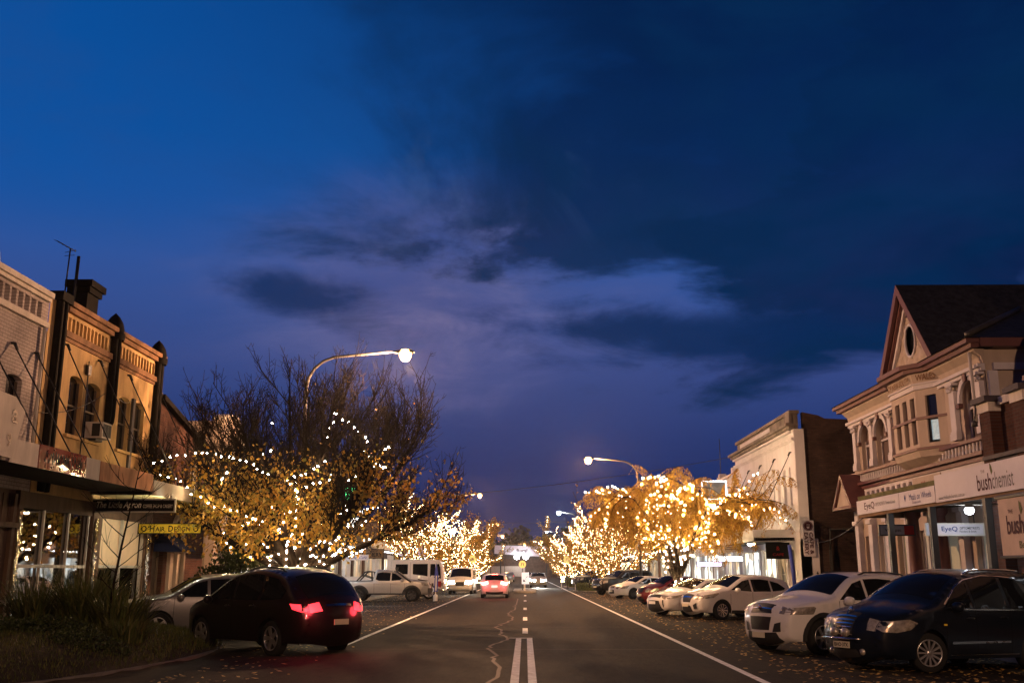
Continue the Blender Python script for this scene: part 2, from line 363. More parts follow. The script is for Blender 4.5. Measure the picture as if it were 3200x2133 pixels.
# ------------------------------------------------------------------ dusk sky
w = bpy.data.worlds.new('World'); sc.world = w; w.use_nodes = True
n = w.node_tree.nodes; l = w.node_tree.links; bg = n['Background']
def num(x): return hasattr(x, 'links')
def mth(op, a, b=None, c=None, cl=False):
    k = n.new('ShaderNodeMath'); k.operation = op; k.use_clamp = cl
    for i, q in enumerate((a, b, c)):
        if q is None: continue
        if num(q): l.new(q, k.inputs[i])
        else: k.inputs[i].default_value = q
    return k.outputs[0]
def sst(v, a, b):
    k = n.new('ShaderNodeMapRange'); k.interpolation_type = 'SMOOTHSTEP'; k.inputs['From Min'].default_value = a; k.inputs['From Max'].default_value = b
    l.new(v, k.inputs['Value']); return k.outputs[0]
def mixc(f, a, b, op='MIX'):
    k = n.new('ShaderNodeMix'); k.data_type = 'RGBA'; k.blend_type = op
    if num(f): l.new(f, k.inputs[0])
    else: k.inputs[0].default_value = f
    for i, q in ((6, a), (7, b)):
        if num(q): l.new(q, k.inputs[i])
        else: k.inputs[i].default_value = tuple(q) + (1,)
    return k.outputs[2]
tc = n.new('ShaderNodeTexCoord'); sp = n.new('ShaderNodeSeparateXYZ'); l.new(tc.outputs['Generated'], sp.inputs[0])
dx, dy, dz = sp.outputs
den = mth('ADD', mth('MAXIMUM', dz, 0.), .16)
cb = n.new('ShaderNodeCombineXYZ'); l.new(mth('DIVIDE', dx, den), cb.inputs[0]); l.new(mth('DIVIDE', dy, den), cb.inputs[1])
def noise(scale, det=8, ro=.55, off=(0, 0, 0), st=(1, 1, 1), dist=0.):
    mp = n.new('ShaderNodeMapping'); mp.inputs['Location'].default_value = off; mp.inputs['Scale'].default_value = st; l.new(cb.outputs[0], mp.inputs['Vector'])
    t = n.new('ShaderNodeTexNoise'); t.inputs['Scale'].default_value = scale; t.inputs['Detail'].default_value = det; t.inputs['Roughness'].default_value = ro; t.inputs['Distortion'].default_value = dist
    l.new(mp.outputs[0], t.inputs['Vector']); return t.outputs['Fac']
n1 = mth('SUBTRACT', noise(1.5, 10, .62, (3.1, 1.7, 0), dist=.5), .5)
n2 = mth('SUBTRACT', noise(3.2, 8, .6, (7, 2, 0), dist=.4), .5)
nl = mth('SUBTRACT', noise(.6, 4, .5, (1, 9, 0)), .5)
rp = n.new('ShaderNodeValToRGB'); e = rp.color_ramp.elements
while len(e) < 6: e.new(.5)
for i, (p, c) in enumerate([(0, (.004, .010, .062)), (.10, (.011, .028, .132)), (.20, (.038, .068, .235)), (.29, (.030, .086, .315)), (.40, (.005, .068, .28)), (.60, (.002, .028, .13))]):
    e[i].position = p; e[i].color = c + (1,)
l.new(dz, rp.inputs['Fac']); col = rp.outputs['Color']
# the west (left) still holds the light
lf = sst(dx, .05, -.5)
col = mixc(mth('MULTIPLY', mth('MULTIPLY', lf, sst(dz, .26, .36)), .7), col, (.002, .088, .37))
# thin high cloud, lilac from the town below
th = mth('MULTIPLY', sst(mth('ADD', n1, mth('MULTIPLY', n2, .35)), -.02, .22), .2)
col = mixc(th, col, (.03, .06, .19))
# bright gap low over the street
qx = mth('DIVIDE', mth('ADD', dx, .10), .235); qz = mth('DIVIDE', mth('SUBTRACT', dz, .268), .112)
rad = mth('SQRT', mth('ADD', mth('MULTIPLY', qx, qx), mth('MULTIPLY', qz, qz)))
gap = mth('MULTIPLY', sst(mth('ADD', rad, mth('MULTIPLY', n1, 1.6)), 1.15, .1), .92)
col = mixc(mth('MULTIPLY', gap, mth('ADD', .95, mth('MULTIPLY', n2, 1.3)), cl=True), col, mixc(sst(n2, -.2, .22), (.062, .078, .235), (.124, .130, .30)))
# heavy bank: over the middle high up and all the right
ua = mth('ADD', dx, mth('ADD', mth('MULTIPLY', n1, .75), mth('MULTIPLY', n2, .22)))
va = mth('ADD', dz, mth('ADD', mth('MULTIPLY', n1, .22), mth('MULTIPLY', n2, .10)))
b1 = mth('MULTIPLY', mth('MULTIPLY', sst(ua, -.27, .02), sst(va, .292, .332)), .94)
b2 = mth('MULTIPLY', sst(mth('SUBTRACT', ua, mth('MULTIPLY', dz, .12)), .09, .23), sst(mth('SUBTRACT', va, mth('MULTIPLY', dx, .04)), .155, .215))
bank = mth('MAXIMUM', b1, b2)
bank = mth('MULTIPLY', bank, mth('ADD', .93, mth('MULTIPLY', n2, .7)), cl=True)
bcol = mixc(sst(mth('ADD', n2, mth('MULTIPLY', n1, .6)), -.16, .16), (.0006, .0085, .046), (.0014, .021, .082))
col = mixc(bank, col, bcol)
# torn scraps under the bank
n3 = mth('SUBTRACT', noise(2.0, 8, .6, (11, 4.4, 0), (1, .9, 1), .6), .5)
def scrap(cx, cz, rx, rz, k):
    a = mth('DIVIDE', mth('SUBTRACT', dx, cx), rx); b = mth('DIVIDE', mth('SUBTRACT', dz, cz), rz); b = mth('ADD', b, mth('MULTIPLY', a, k))
    d = mth('SQRT', mth('ADD', mth('MULTIPLY', a, a), mth('MULTIPLY', b, b)))
    return sst(mth('ADD', d, mth('ADD', mth('MULTIPLY', n3, 2.0), mth('MULTIPLY', n2, 1.4))), 1.05, .25)
s1 = mth('MULTIPLY', scrap(-.235, .268, .10, .036, .55), .85); s2 = mth('MULTIPLY', scrap(.19, .226, .23, .042, .25), .92)
col = mixc(mth('MAXIMUM', s1, s2), col, (.002, .022, .095))
# low streaks near the roofs
n4 = noise(1.0, 6, .5, (2, 0, 0), (.35, 2.2, 1)); st = mth('MULTIPLY', mth('MULTIPLY', sst(n4, .52, .75), sst(dz, .22, .1)), .35)
col = mixc(st, col, (.032, .046, .155))
col = mixc(sst(dz, .0, -.05), col, (.004, .005, .02))
# faint pink-lit wisps high on the left
n5 = mth('SUBTRACT', noise(2.4, 9, .65, (5, 3, 0), (1, .7, 1), .8), .5); wis = mth('MULTIPLY', mth('MULTIPLY', sst(n5, .06, .26), sst(dz, .26, .34)), .3); wis = mth('MULTIPLY', wis, sst(dx, .2, .0)); col = mixc(wis, col, (.045, .09, .22))
# zenith and sky behind the camera dimmed to cut blue fill and reflections
col = mixc(1., col, mixc(sst(dz, .5, .95), (1, 1, 1), (.45, .5, .55)), 'MULTIPLY'); col = mixc(1., col, mixc(sst(dy, .25, -.25), (1, 1, 1), (.16, .17, .2)), 'MULTIPLY')
l.new(col, bg.inputs['Color']); bg.inputs['Strength'].default_value = 1.0

# ------------------------------------------------------------------ ground
g = MB(); g.add([(-450, -120, -.45), (450, -120, -.45), (450, 1000, -.45), (-450, 1000, -.45)], [(0, 1, 2, 3)]); struct(g.build('ground', 'ground'))
xs = [-10.3, -7, -4, 0, 4, 7, 10.3]
rd = MB(); ys = [-40, 0, 20, 40, 80, 160, 330]
rd.add([(x, y, gz(x)) for y in ys for x in xs], [(j * 7 + i, j * 7 + i + 1, (j + 1) * 7 + i + 1, (j + 1) * 7 + i) for j in range(6) for i in range(6)]); struct(rd.build('road', 'road'))
for s in (-1, 1):
    k = MB(); k.box(s * 10.3, s * 10.48, -40, 330, -.4, -.07); struct(k.build('kerb', 'kerb'))
    p = MB(); p.prism([(10.48, -.4), (13.2, -.4), (13.2, .02), (12.5, .01), (10.48, -.075)], lambda a, b, d: (s * a, d, b), -40, 330); struct(p.build('footpath', 'path'))
def strip(mb, x0, x1, y0, y1, dz=.006):
    k = max(1, int((y1 - y0) / 8))
    for i in range(k):
        a = y0 + (y1 - y0) * i / k; b = y0 + (y1 - y0) * (i + 1) / k
        mb.add([(x0, a, gz(x0) + dz), (x1, a, gz(x1) + dz), (x1, b, gz(x1) + dz), (x0, b, gz(x0) + dz)], [(0, 1, 2, 3)])
m = MB(); strip(m, -4.22, -4.08, 23.5, 300); strip(m, 3.6, 3.73, -10, 300); struct(m.build('road_marking_edge_lines', 'line'))
m = MB(); strip(m, -.235, -.1, 4, 26.2); strip(m, .04, .175, 4, 26.2)
for y in (28.2, 35.6, 45.2, 57.5, 70): strip(m, -.08, .07, y, y + 2.6)
m.add([(-.4, 26.25, .006), (.18, 26.25, .006), (.18, 26.42, .006), (-.4, 26.42, .006)], [(0, 1, 2, 3)])
struct(m.build('road_marking_centre_line', 'line'))
m = MB()
for i in range(9):
    for s in (-1, 1):
        y = 40 + i * 6.2
        if (s < 0 and y < 44): continue
        x0, x1 = s * 6.3, s * 10.1
        m.add([(x0, y, gz(x0) + .006), (x1, y + s * -2.2, gz(x1) + .006), (x1, y + s * -2.2 + .11, gz(x1) + .006), (x0, y + .11, gz(x0) + .006)], [(0, 1, 2, 3)])
struct(m.build('road_marking_parking_bays', 'line'))
m = MB(); rr = random.Random(5); x = -.62; y = 15.5; pts = []
while y < 64:
    pts.append((x, y)); y += rr.uniform(.25, .8); x += rr.uniform(-.13, .13); x = max(-1.0, min(-.45, x))
for (xa, ya), (xb, yb) in zip(pts, pts[1:]):
    wa = .035; m.add([(xa - wa, ya, .004), (xa + wa, ya, .004), (xb + wa, yb, .004), (xb - wa, yb, .004)], [(0, 1, 2, 3)])
for yy in (22.6, 31.5, 43):
    xx = -4
    while xx < 3.5:
        m.add([(xx, yy, .005), (xx + .8, yy + .02, .005), (xx + .8, yy + .06, .005), (xx, yy + .04, .005)], [(0, 1, 2, 3)]); xx += .8
struct(m.build('road_crack_seal', 'repair'))
# fallen leaves along both gutters and drifted under the parked cars
m = MB(); rr = random.Random(8)
for i in range(7500):
    s = rr.choice((-1, 1, 1)); y = 15 + 75 * rr.random() ** 1.6; x = s * (10.2 - 6.4 * rr.random() ** 1.25)
    if s < 0 and y < 27 and x < -6: continue
    if abs(x) < 4.4 and rr.random() < .8: continue
    z = gz(x) + rr.uniform(.008, .022); a = rr.uniform(0, 6.28); q = rr.uniform(.03, .065); t = rr.uniform(-.02, .02)
    ca, sa = math.cos(a) * q, math.sin(a) * q
    m.add([(x - ca, y - sa, z), (x + sa * .6, y - ca * .6, z + t * .5 + .004), (x + ca, y + sa, z + abs(t)), (x - sa * .6, y + ca * .6, z + .004)], [(0, 1, 2, 3)])
o = m.build('fallen_leaves', 'fallen', fix=False); tag(o, 'dry fallen leaves scattered over the parking lanes', 'leaves', kind='stuff')
# traffic island with pedestrian crossing signs and keep-left sign
m = MB(); ring = [(1.0 * math.cos(t) * (1 if math.cos(t) > 0 else 1), t) for t in ()]
pl = [(-.95, 80.6)] + [(-.05 + .9 * math.cos(R(a)), 80.3 + .9 * math.sin(R(a))) for a in range(190, 351, 16)] + [(.85, 80.6), (.85, 91), (-.95, 91)]
m.prism(pl, lambda a, b, d: (a, b, d), -.1, .15); struct(m.build('kerb_island', 'kerb'))
hills = MB(); rr = random.Random(3); pts = [(-430 + i * 14.3, 14 + 4 * math.sin(i * .5) + rr.uniform(-2, 2)) for i in range(61)]
hills.prism([(-430, -.4)] + pts + [(430, -.4)], lambda a, b, d: (a, 900 + d, b), 0, 60); struct(hills.build('hills', 'ground'))

# ------------------------------------------------------------------ street lamps
def street_lamp(x, y, s, label, cat='street lamp', power=9000, lens='sodium', arm=2.7, h=9.5, col=(1, .48, .20), light=True, big=1.):
    """s: side the column stands on; (x, y) is the lamp head"""
    px = x + s * arm
    t = thing('street_lamp', label, cat, (px, y, gz(px)), 'street lamps along both kerbs')
    mb = MB(); bend = [(px, y, gz(px)), (px, y, 3), (px, y, h - 2.0)] + [(px - s * 1.25 * (1 - math.cos(R(a))), y, h - 1.3 + 1.25 * math.sin(R(a))) for a in (0, 20, 40, 60, 80)] + [(x + s * .42, y, h + .13)]
    bend[2] = (px, y, h - 1.9); mb.tube(bend, [.1, .09, .075, .07, .065, .06, .055, .05, .045][:len(bend)], 8); mb.build('pole', 'galv', t)
    mb = MB(); mb.lathe([(.02, -.02), (.14, -.02), (.15, 0), (.15, .25), (.12, .28)], (px, y, gz(px)), n=10); mb.build('base', 'galv', t)
    mb = MB(); vs = []
    prof = [(-.44, .05, .05), (-.38, .1, .1), (-.05, .17, .17), (.2, .16, .15), (.34, .08, .07)]
    for dx_, hw, hh in prof:
        for k in range(8):
            a = math.pi * k / 7; vs.append((x + s * -dx_ , y + hw * math.cos(a), h + .08 + hh * math.sin(a)))
    mb.add(vs, [(i * 8 + j, i * 8 + j + 1, (i + 1) * 8 + j + 1, (i + 1) * 8 + j) for i in range(4) for j in range(7)], True)
    mb.build('lamp_head', 'darkmetal', t)
    mb = MB(); R1 = .17 * big
    mb.lathe([(0.001, -.2 * big), (.09 * big, -.18 * big), (.15 * big, -.09 * big), (R1, .02), (.12 * big, .1 * big)], (x, y, h + .05), n=16); mb.build('lens', lens, t)
    if light:
        la = bpy.data.lights.new('lamp_light', 'POINT'); la.energy = power; la.color = col; la.shadow_soft_size = .1
        lo = bpy.data.objects.new('lamp_light', la); C.objects.link(lo); lo.parent = t; lo.location = (x - px, 0, h - .12 - .22 * big - gz(px))
    return t
street_lamp(-4.5, 36.7, -1, 'tall curved street lamp rising out of the big bare tree on the left', power=8800, big=1.5, h=9.6, col=(1, .52, .26), arm=3.7)
street_lamp(4.6, 72.5, 1, 'curved street lamp above the drooping amber tree on the right', power=7500, big=1.7, arm=3.6)
street_lamp(-4.8, 107, -1, 'street lamp behind the glittering trees beyond the tow truck', power=6500, big=1.5, arm=5.2)
street_lamp(4.7, 140, 1, 'white street lamp far down the right kerb', power=5000, lens='coollens', col=(.85, .92, 1), big=1.7)
street_lamp(-4.8, 174, -1, 'orange street lamp above the far golden tree on the left', power=8000, lens='sodfar', big=2.)
street_lamp(4.5, 209, 1, 'small white street lamp far away over the right kerb', power=3000, lens='coollens', col=(.85, .92, 1), big=1.6)
street_lamp(-5.2, 234, -1, 'small orange street lamp low above the far left tree tops', power=6000, lens='sodfar', big=2.2)
street_lamp(4.5, 278, 1, 'small orange street lamp right of the one over the street end', power=5000, lens='sodfar', big=2.4)
street_lamp(-.1, 304, -1, 'orange street lamp over the middle of the street end', power=5000, lens='sodfar', arm=6, big=2.6)
street_lamp(4.6, -2, 1, 'street lamp above the near right parking bays', power=6200, big=1.4, col=(1, .58, .36))
street_lamp(-4.6, -30, -1, 'street lamp behind the viewpoint on the left kerb', power=6000, big=1.4)
# ------------------------------------------------------------------ trees
def rot_about(v, ax, ang): return Matrix.Rotation(ang, 3, ax) @ v
def limb(rr, p, d, L, r0, r1, seg=7, wander=.12, up=.06, droop=0.):
    pts = [Vector(p)]; d = Vector(d).normalized(); dirs = [d.copy()]
    for i in range(seg):
        d = (d + Vector((rr.uniform(-1, 1), rr.uniform(-1, 1), rr.uniform(-1, 1))) * wander + UP * up - UP * droop * (i / seg)).normalized()
        pts.append(pts[-1] + d * (L / seg)); dirs.append(d.copy())
    return pts, [r0 + (r1 - r0) * i / seg for i in range(seg + 1)], dirs
def at(pts, f):
    k = f * (len(pts) - 1); i = min(int(k), len(pts) - 2); return pts[i].lerp(pts[i + 1], k - i)
def side_dir(rr, d, ang):
    a = d.orthogonal().normalized(); a = rot_about(a, d, rr.uniform(0, 6.283)); return (d * math.cos(ang) + a * math.sin(ang)).normalized()
def leaf(mb, rr, p, q, hang=.5):
    d = Vector((rr.uniform(-1, 1), rr.uniform(-1, 1), rr.uniform(-1, 1) - hang)).normalized(); a = rot_about(d.orthogonal().normalized(), d, rr.uniform(0, 6.28)); b = d.cross(a)
    mb.add([p, p + d * q * .5 + a * q * .42 + b * q * .1, p + d * q * 1.05, p + d * q * .5 - a * q * .42 + b * q * .1], [(0, 1, 2, 3)])
def wrap(rr, pts, rad, step, out, bulbs, wild=.0):
    """bulb positions wound round a limb"""
    L = sum((b - a).length for a, b in zip(pts, pts[1:])); k = max(2, int(L / step)); ph = rr.uniform(0, 6)
    path = []
    for i in range(k):
        f = i / k; p = at(pts, f); ii = min(int(f * (len(pts) - 1)), len(pts) - 2); d = (pts[ii + 1] - pts[ii]).normalized(); a = rot_about(d.orthogonal().normalized(), d, ph + i * 1.3)
        r = rad[ii] + .03; q = p + a * r + Vector((rr.uniform(-1, 1), rr.uniform(-1, 1), rr.uniform(-1, 1))) * wild; bulbs.append(q); path.append(q)
    return path
def string_lights(label, bulbs, wires, base, r=.04, mat='bulb', group='fairy light strings in the trees'):
    t = thing('string_lights', label, 'fairy lights', base, group)
    mb = MB(); [mb.octa(b, r * random.uniform(.8, 1.2)) for b in bulbs]; mb.build('bulbs', mat, t, fix=False)['kind'] = 'stuff'
    if wires:
        wb = MB(); [wb.tube(p, .006, 3, cap=False) for p in wires if len(p) > 2]; wb.build('wire', 'twig', t, fix=False)
    return t

def bare_tree():
    rr = random.Random(42); base = Vector((-7.4, 33.2, -.12)); t = thing('pear_tree', 'big half-bare tree with golden lower leaves in front of the tall curved lamp', 'tree', base)
    tr = MB(); cr = MB(); bulbs = []; wires = []
    trunk = [base, base + Vector((.03, 0, .8)), base + Vector((0, 0, 1.5)), base + Vector((.05, 0, 1.9))]; tr.tube(trunk, [.42, .36, .36, .38], 10)
    fork = trunk[-1] - UP * .3
    specs = []   # azimuth, elevation, length, radius
    for az, el, L, r in [(180, 22, 5.0, .15), (172, 38, 5.0, .15), (150, 50, 5.6, .17), (120, 62, 5.7, .18), (95, 74, 5.7, .2), (60, 65, 5.7, .18), (28, 50, 5.7, .17), (8, 36, 5.8, .16), (-6, 24, 4.4, .14), (200, 50, 4.6, .15), (245, 58, 4.6, .15), (300, 56, 4.6, .15), (335, 44, 4.8, .15), (225, 30, 4.2, .13), (315, 28, 4.2, .13), (168, 62, 5.0, .13), (14, 60, 5.2, .13), (188, 47, 5.0, .12), (-12, 46, 5.2, .12), (70, 80, 5.6, .14), (110, 80, 5.5, .14)]:
        specs.append((R(az), R(el), L * 1.08, r))
    leafpts = []
    for li, (az, el, L, r) in enumerate(specs):
        d = Vector((math.cos(az) * math.cos(el), math.sin(az) * math.cos(el), math.sin(el)))
        pts, rad, dirs = limb(rr, fork + d * .1, d, L, r, .035, 9, .10, .045); tr.tube(pts, rad, 6)
        if li % 2 == 0 or li in (1, 7, 13): wires.append(wrap(rr, pts[: 4 if li in (3, 4, 5) else 6], rad, .17, 0, bulbs, .05))
        for j in range(20):
            f = rr.uniform(.22, 1); p = at(pts, f); ii = min(int(f * 9), 8)
            sd = side_dir(rr, dirs[ii], R(rr.uniform(25, 60))); sd = (sd + UP * .42).normalized(); sL = rr.uniform(1.3, 2.5) * (1.15 - .35 * f)
            sp_, sr, sdd = limb(rr, p, sd, sL, .034 * (1.2 - .5 * f), .012, 6, .16, .10); tr.tube(sp_, sr, 4, cap=False)
            leafpts.append((sp_, 0))
            for k in range(11):
                ff = rr.uniform(.15, 1); q = at(sp_, ff); i2 = min(int(ff * 6), 5)
                td = side_dir(rr, sdd[i2], R(rr.uniform(25, 65))); td = (td + UP * .55).normalized()
                tp, trd, tdd = limb(rr, q, td, rr.uniform(.45, 1.15), .013, .006, 4, .14, .1); tr.tube(tp, trd, 3, cap=False)
                leafpts.append((tp, 1))
                for u in range(3):
                    c = at(tp, rr.uniform(.2, .95)); dd = side_dir(rr, tdd[2], R(60)); tr.tube([c, c + dd * .11, c + dd * .2 + UP * .05], [.008, .007, .005], 3, cap=False)
        # low leafy limbs hang a skirt of leaves
    for sp_, kind in leafpts:
        for k in range(12 if kind else 10):
            p = at(sp_, rr.random()); hgt = p.z
            pr = 1. if hgt < 4.2 else max(0, 1 - (hgt - 4.2) / 1.6) ** 1.6 * .7
            if p.x > -6.0 and p.z < 3.9 and rr.random() < .55: continue
            if abs(p.x + 5.65) < .5 and 3.0 < p.z < 4.65: continue
            if rr.random() < pr * .7 + .0012: leaf(cr, rr, p + Vector((rr.uniform(-.12, .12), rr.uniform(-.12, .12), rr.uniform(-.25, .05))), rr.uniform(.08, .16), .8)
    # drooping lower shoots
    for k in range(150):
        a = rr.uniform(0, 6.283); ra = rr.uniform(.5, 4.3); c = base + Vector((math.cos(a) * ra, math.sin(a) * ra * .8, rr.uniform(2.5, 3.9) + .12 * ra))
        d = Vector((math.cos(a), math.sin(a), -.15)); tp, trd, _ = limb(rr, c, d, rr.uniform(.6, 1.3), .012, .005, 4, .2, 0, .45); tr.tube(tp, trd, 3, cap=False)
        for u in range(24 if c.x < -6.3 else 3): leaf(cr, rr, at(tp, rr.random()) + Vector((rr.uniform(-.15, .15), rr.uniform(-.15, .15), rr.uniform(-.25, .1))), rr.uniform(.08, .16), 1.)
    tr.build('trunk', 'twig', t, fix=False); cr.build('crown', 'leafgold', t, fix=False)
    # loose swags between the limbs
    def swag(a, b, sag, nb):
        pts = [Vector(a).lerp(Vector(b), i / nb) - UP * sag * math.sin(math.pi * i / nb) + Vector((rr.uniform(-.05, .05), rr.uniform(-.05, .05), rr.uniform(-.05, .05))) for i in range(nb + 1)]; bulbs.extend(pts); wires.append(pts)
    for pth in [[(-11.34,30.6,4.86),(-10.66,30.6,5.11),(-9.88,30.6,5.2),(-9.48,30.6,5.15),(-8.68,30.6,5.0),(-7.96,30.6,4.56),(-7.66,30.6,4.46)],[(-11.25,30.7,4.57),(-10.64,30.7,4.38),(-10.22,30.7,3.99),(-9.71,30.7,3.69),(-9.01,30.7,3.5),(-8.3,30.7,3.21),(-7.8,30.7,3.02)],[(-7.49,32.0,2.43),(-7.44,32.0,2.58),(-7.27,32.0,3.07),(-7.24,32.0,3.68),(-7.32,32.0,4.18),(-7.7,32.0,4.59),(-7.91,32.0,4.69)],[(-6.06,31.6,6.6),(-6.24,31.6,6.08),(-6.43,31.6,5.57)],[(-6.02,31.4,6.57),(-5.49,31.4,6.15),(-5.08,31.4,5.85),(-5.06,31.4,5.44),(-4.95,31.4,5.04),(-4.33,31.4,4.78)],[(-7.47,31.5,4.44),(-6.87,31.5,4.64),(-6.48,31.5,4.9),(-6.19,31.5,5.15)],[(-7.1,31.3,4.03),(-6.62,31.3,4.33),(-6.12,31.3,4.43),(-6.03,31.3,4.72)],[(-5.5,31.2,4.42),(-4.91,31.2,4.81),(-4.51,31.2,4.86),(-4.26,31.2,4.76)],[(-8.36,32.0,5.31),(-7.96,32.0,5.62)],[(-8.45,32.5,6.58),(-8.13,32.5,6.1)],[(-7.39,31.8,3.46),(-7.0,31.8,3.66),(-7.27,31.8,4.17)],[(-4.45,31.4,5.39),(-4.24,31.4,5.64)],[(-9.45,31.0,4.4),(-9.36,31.0,4.6),(-9.22,31.0,4.65)],[(-8.72,31.2,3.04),(-8.33,31.2,3.19),(-8.02,31.2,2.94)]]:
        oy = rr.uniform(-.25, .25)
        for p_, q_ in zip(pth, pth[1:]):
            p_, q_ = Vector(p_), Vector(q_); k_ = max(2, int((q_ - p_).length / .2)); pts = [p_.lerp(q_, i / k_) + Vector((rr.uniform(-.045, .045), oy + rr.uniform(-.06, .06), rr.uniform(-.045, .045))) for i in range(k_)]; bulbs.extend(pts); wires.append(pts)
    string_lights('warm fairy lights wound through the big half-bare tree', bulbs, wires, base, .026)
bare_tree()

def willow():
    rr = random.Random(9); base = Vector((7.2, 48.5, -.15)); t = thing('honey_locust_tree', 'drooping amber feathery tree behind the parked white cars', 'tree', base)
    tr = MB(); cr = MB(); bulbs = []; wires = []
    trunk = [base, base + Vector((.1, 0, .9)), base + Vector((.05, 0, 1.5))]; tr.tube(trunk, [.24, .2, .2], 9); wires.append(wrap(rr, trunk, [.24, .2, .2], .12, 0, bulbs, .05))
    for li in range(18):
        az = li / 18 * 6.283 + rr.uniform(-.2, .2); el = R(rr.uniform(38, 74)); reach = rr.uniform(1.6, 4.7)
        if abs(math.sin(az)) < .6: reach = rr.uniform(3.6, 5.6) if math.cos(az) > 0 else rr.uniform(2.4, 4.0)
        top = rr.uniform(5.6, 6.9) * (1 - .30 * (reach / 5.2) ** 2)
        d = Vector((math.cos(az) * math.cos(el), math.sin(az) * math.cos(el), math.sin(el)))
        pts = [base + Vector((math.cos(az + .12 * math.sin(k)) * reach * (k / 9) ** 1.15, math.sin(az + .12 * math.sin(k)) * reach * (k / 9) ** 1.15, 1.3 + (top - 1.3) * math.sin(min(1, k / 9 * 1.18) * 1.5708) - 1.1 * max(0, k / 9 - .72))) + Vector((rr.uniform(-.1, .1), rr.uniform(-.1, .1), rr.uniform(-.1, .1))) * (k > 0) for k in range(10)]; rad = [.11 - .01 * k for k in range(10)]; dirs = [(b - a).normalized() for a, b in zip(pts, pts[1:])] + [d]; tr.tube(pts, rad, 5); wires.append(wrap(rr, pts[1:rr.choice((5, 6, 7, 8))], rad[1:], .17, 0, bulbs, .15))
        for j in range(20):
            f = rr.uniform(.25, 1); p = at(pts, f); ii = min(int(f * 9), 8)
            sd = side_dir(rr, dirs[ii], R(rr.uniform(35, 75))); sL = rr.uniform(1.0, 2.1)
            sp_, sr, _ = limb(rr, p, (sd + UP * .15).normalized(), sL, .02, .006, 6, .18, 0, .5); tr.tube(sp_, sr, 3, cap=False)
            if rr.random() < .2: wires.append(wrap(rr, sp_, sr, .22, 0, bulbs, .08))
            for k in range(26):
                q = at(sp_, rr.uniform(.05, 1)); fl = rr.uniform(.3, .6); a = rr.uniform(0, 6.28)
                fd = (Vector((math.cos(a) * .5, math.sin(a) * .5, -.8 + rr.uniform(-.3, .6)))).normalized(); sdv = fd.cross(UP); sdv = sdv.normalized() if sdv.length > .01 else Vector((1, 0, 0))
                for u in range(8):
                    c = q + fd * fl * (u / 8) + Vector((rr.uniform(-.01, .01),) * 3) - UP * .06 * (u / 8) ** 2; sg = 1 if u % 2 else -1; w_ = rr.uniform(.09, .17)
                    e_ = (sdv * sg + fd * .7 - UP * .45).normalized() * w_; cr.add([c, c + e_ * .5 + fd * .04, c + e_, c + e_ * .5 - fd * .04], [(0, 1, 2, 3)])
    tr.build('trunk', 'bark', t, fix=False); cr.build('crown', 'leafwil', t, fix=False)
    string_lights('warm fairy lights wound round the drooping amber tree', bulbs, wires, base, .03)
willow()

def street_tree(x, y, H, Rr, nl_, lab, lablights, leaves, dens, seed, bare_top=True, r=.05, mat='leafgold', twigs=True, zlow=.9):
    rr = random.Random(seed); base = Vector((x, y, gz(x))); t = thing('street_tree', lab, 'tree', base, 'fairy-lit street trees')
    tr = MB(); cr = MB(); bulbs = []; trunk = [base, base + UP * (zlow * .6), base + UP * zlow]; tr.tube(trunk, [.2, .17, .17], 7); wrap(rr, trunk, [.2, .17, .17], .05, 0, bulbs, .04)
    for li in range(nl_):
        az = li / nl_ * 6.283 + rr.uniform(-.3, .3); el = R(rr.uniform(28, 82)); L = min((H - zlow) / max(.25, math.sin(el)), Rr / max(.2, math.cos(el))) * rr.uniform(.8, 1.05)
        d = Vector((math.cos(az) * math.cos(el), math.sin(az) * math.cos(el), math.sin(el)))
        pts, rad, dirs = limb(rr, trunk[-1] - UP * .1, d, L, .09, .02, 7, .12, .02); tr.tube(pts, rad, 5, cap=False); wrap(rr, pts[: 7 if bare_top else 6], rad, .12 / dens, 0, bulbs, .06)
        for j in range(9):
            f = rr.uniform(.2, .95); p = at(pts, f); ii = min(int(f * 7), 6); sd = side_dir(rr, dirs[ii], R(rr.uniform(30, 65)))
            sp_, sr, sdd = limb(rr, p, (sd + UP * .3).normalized(), rr.uniform(.7, 1.6) * (H / 6), .022, .008, 5, .15, .05); tr.tube(sp_, sr, 3, cap=False)
            if rr.random() < .55 * dens: wrap(rr, sp_, sr, .15 / dens, 0, bulbs, .05)
            if twigs:
                for k in range(5):
                    q = at(sp_, rr.uniform(.3, 1)); td = (side_dir(rr, sdd[3], R(40)) + UP * .6).normalized(); tr.tube([q, q + td * .35, q + td * .7 + UP * .1], [.009, .007, .004], 3, cap=False)
            for k in range(leaves):
                p2 = at(sp_, rr.random()) + Vector((rr.uniform(-.3, .3), rr.uniform(-.3, .3), rr.uniform(-.4, .2)))
                if bare_top and p2.z > base.z + H * .62 and rr.random() < .85: continue
                leaf(cr, rr, p2, rr.uniform(.12, .22), .7)
    tr.build('trunk', 'bark', t, fix=False); cr.build('crown', mat, t, fix=False)
    string_lights(lablights, bulbs, [], base, r, 'bulbfar')
street_tree(-7.4, 73, 7.0, 4.6, 17, 'bare-topped tree thick with fairy lights behind the tow truck', 'dense white-gold fairy lights in the tree behind the tow truck', 34, 1.0, 1, r=.034)
street_tree(-7.2, 93, 6.6, 4.4, 18, 'second fairy-lit tree beyond the tow truck, beside the post-top lantern', 'dense fairy lights in the tree by the post-top lantern', 36, .9, 2, r=.04)
street_tree(-6.6, 122, 8.0, 4.6, 18, 'full golden-green tree behind the braking hatchback', 'fairy lights in the golden-green tree behind the braking hatchback', 80, .5, 3, False, .06, twigs=False)
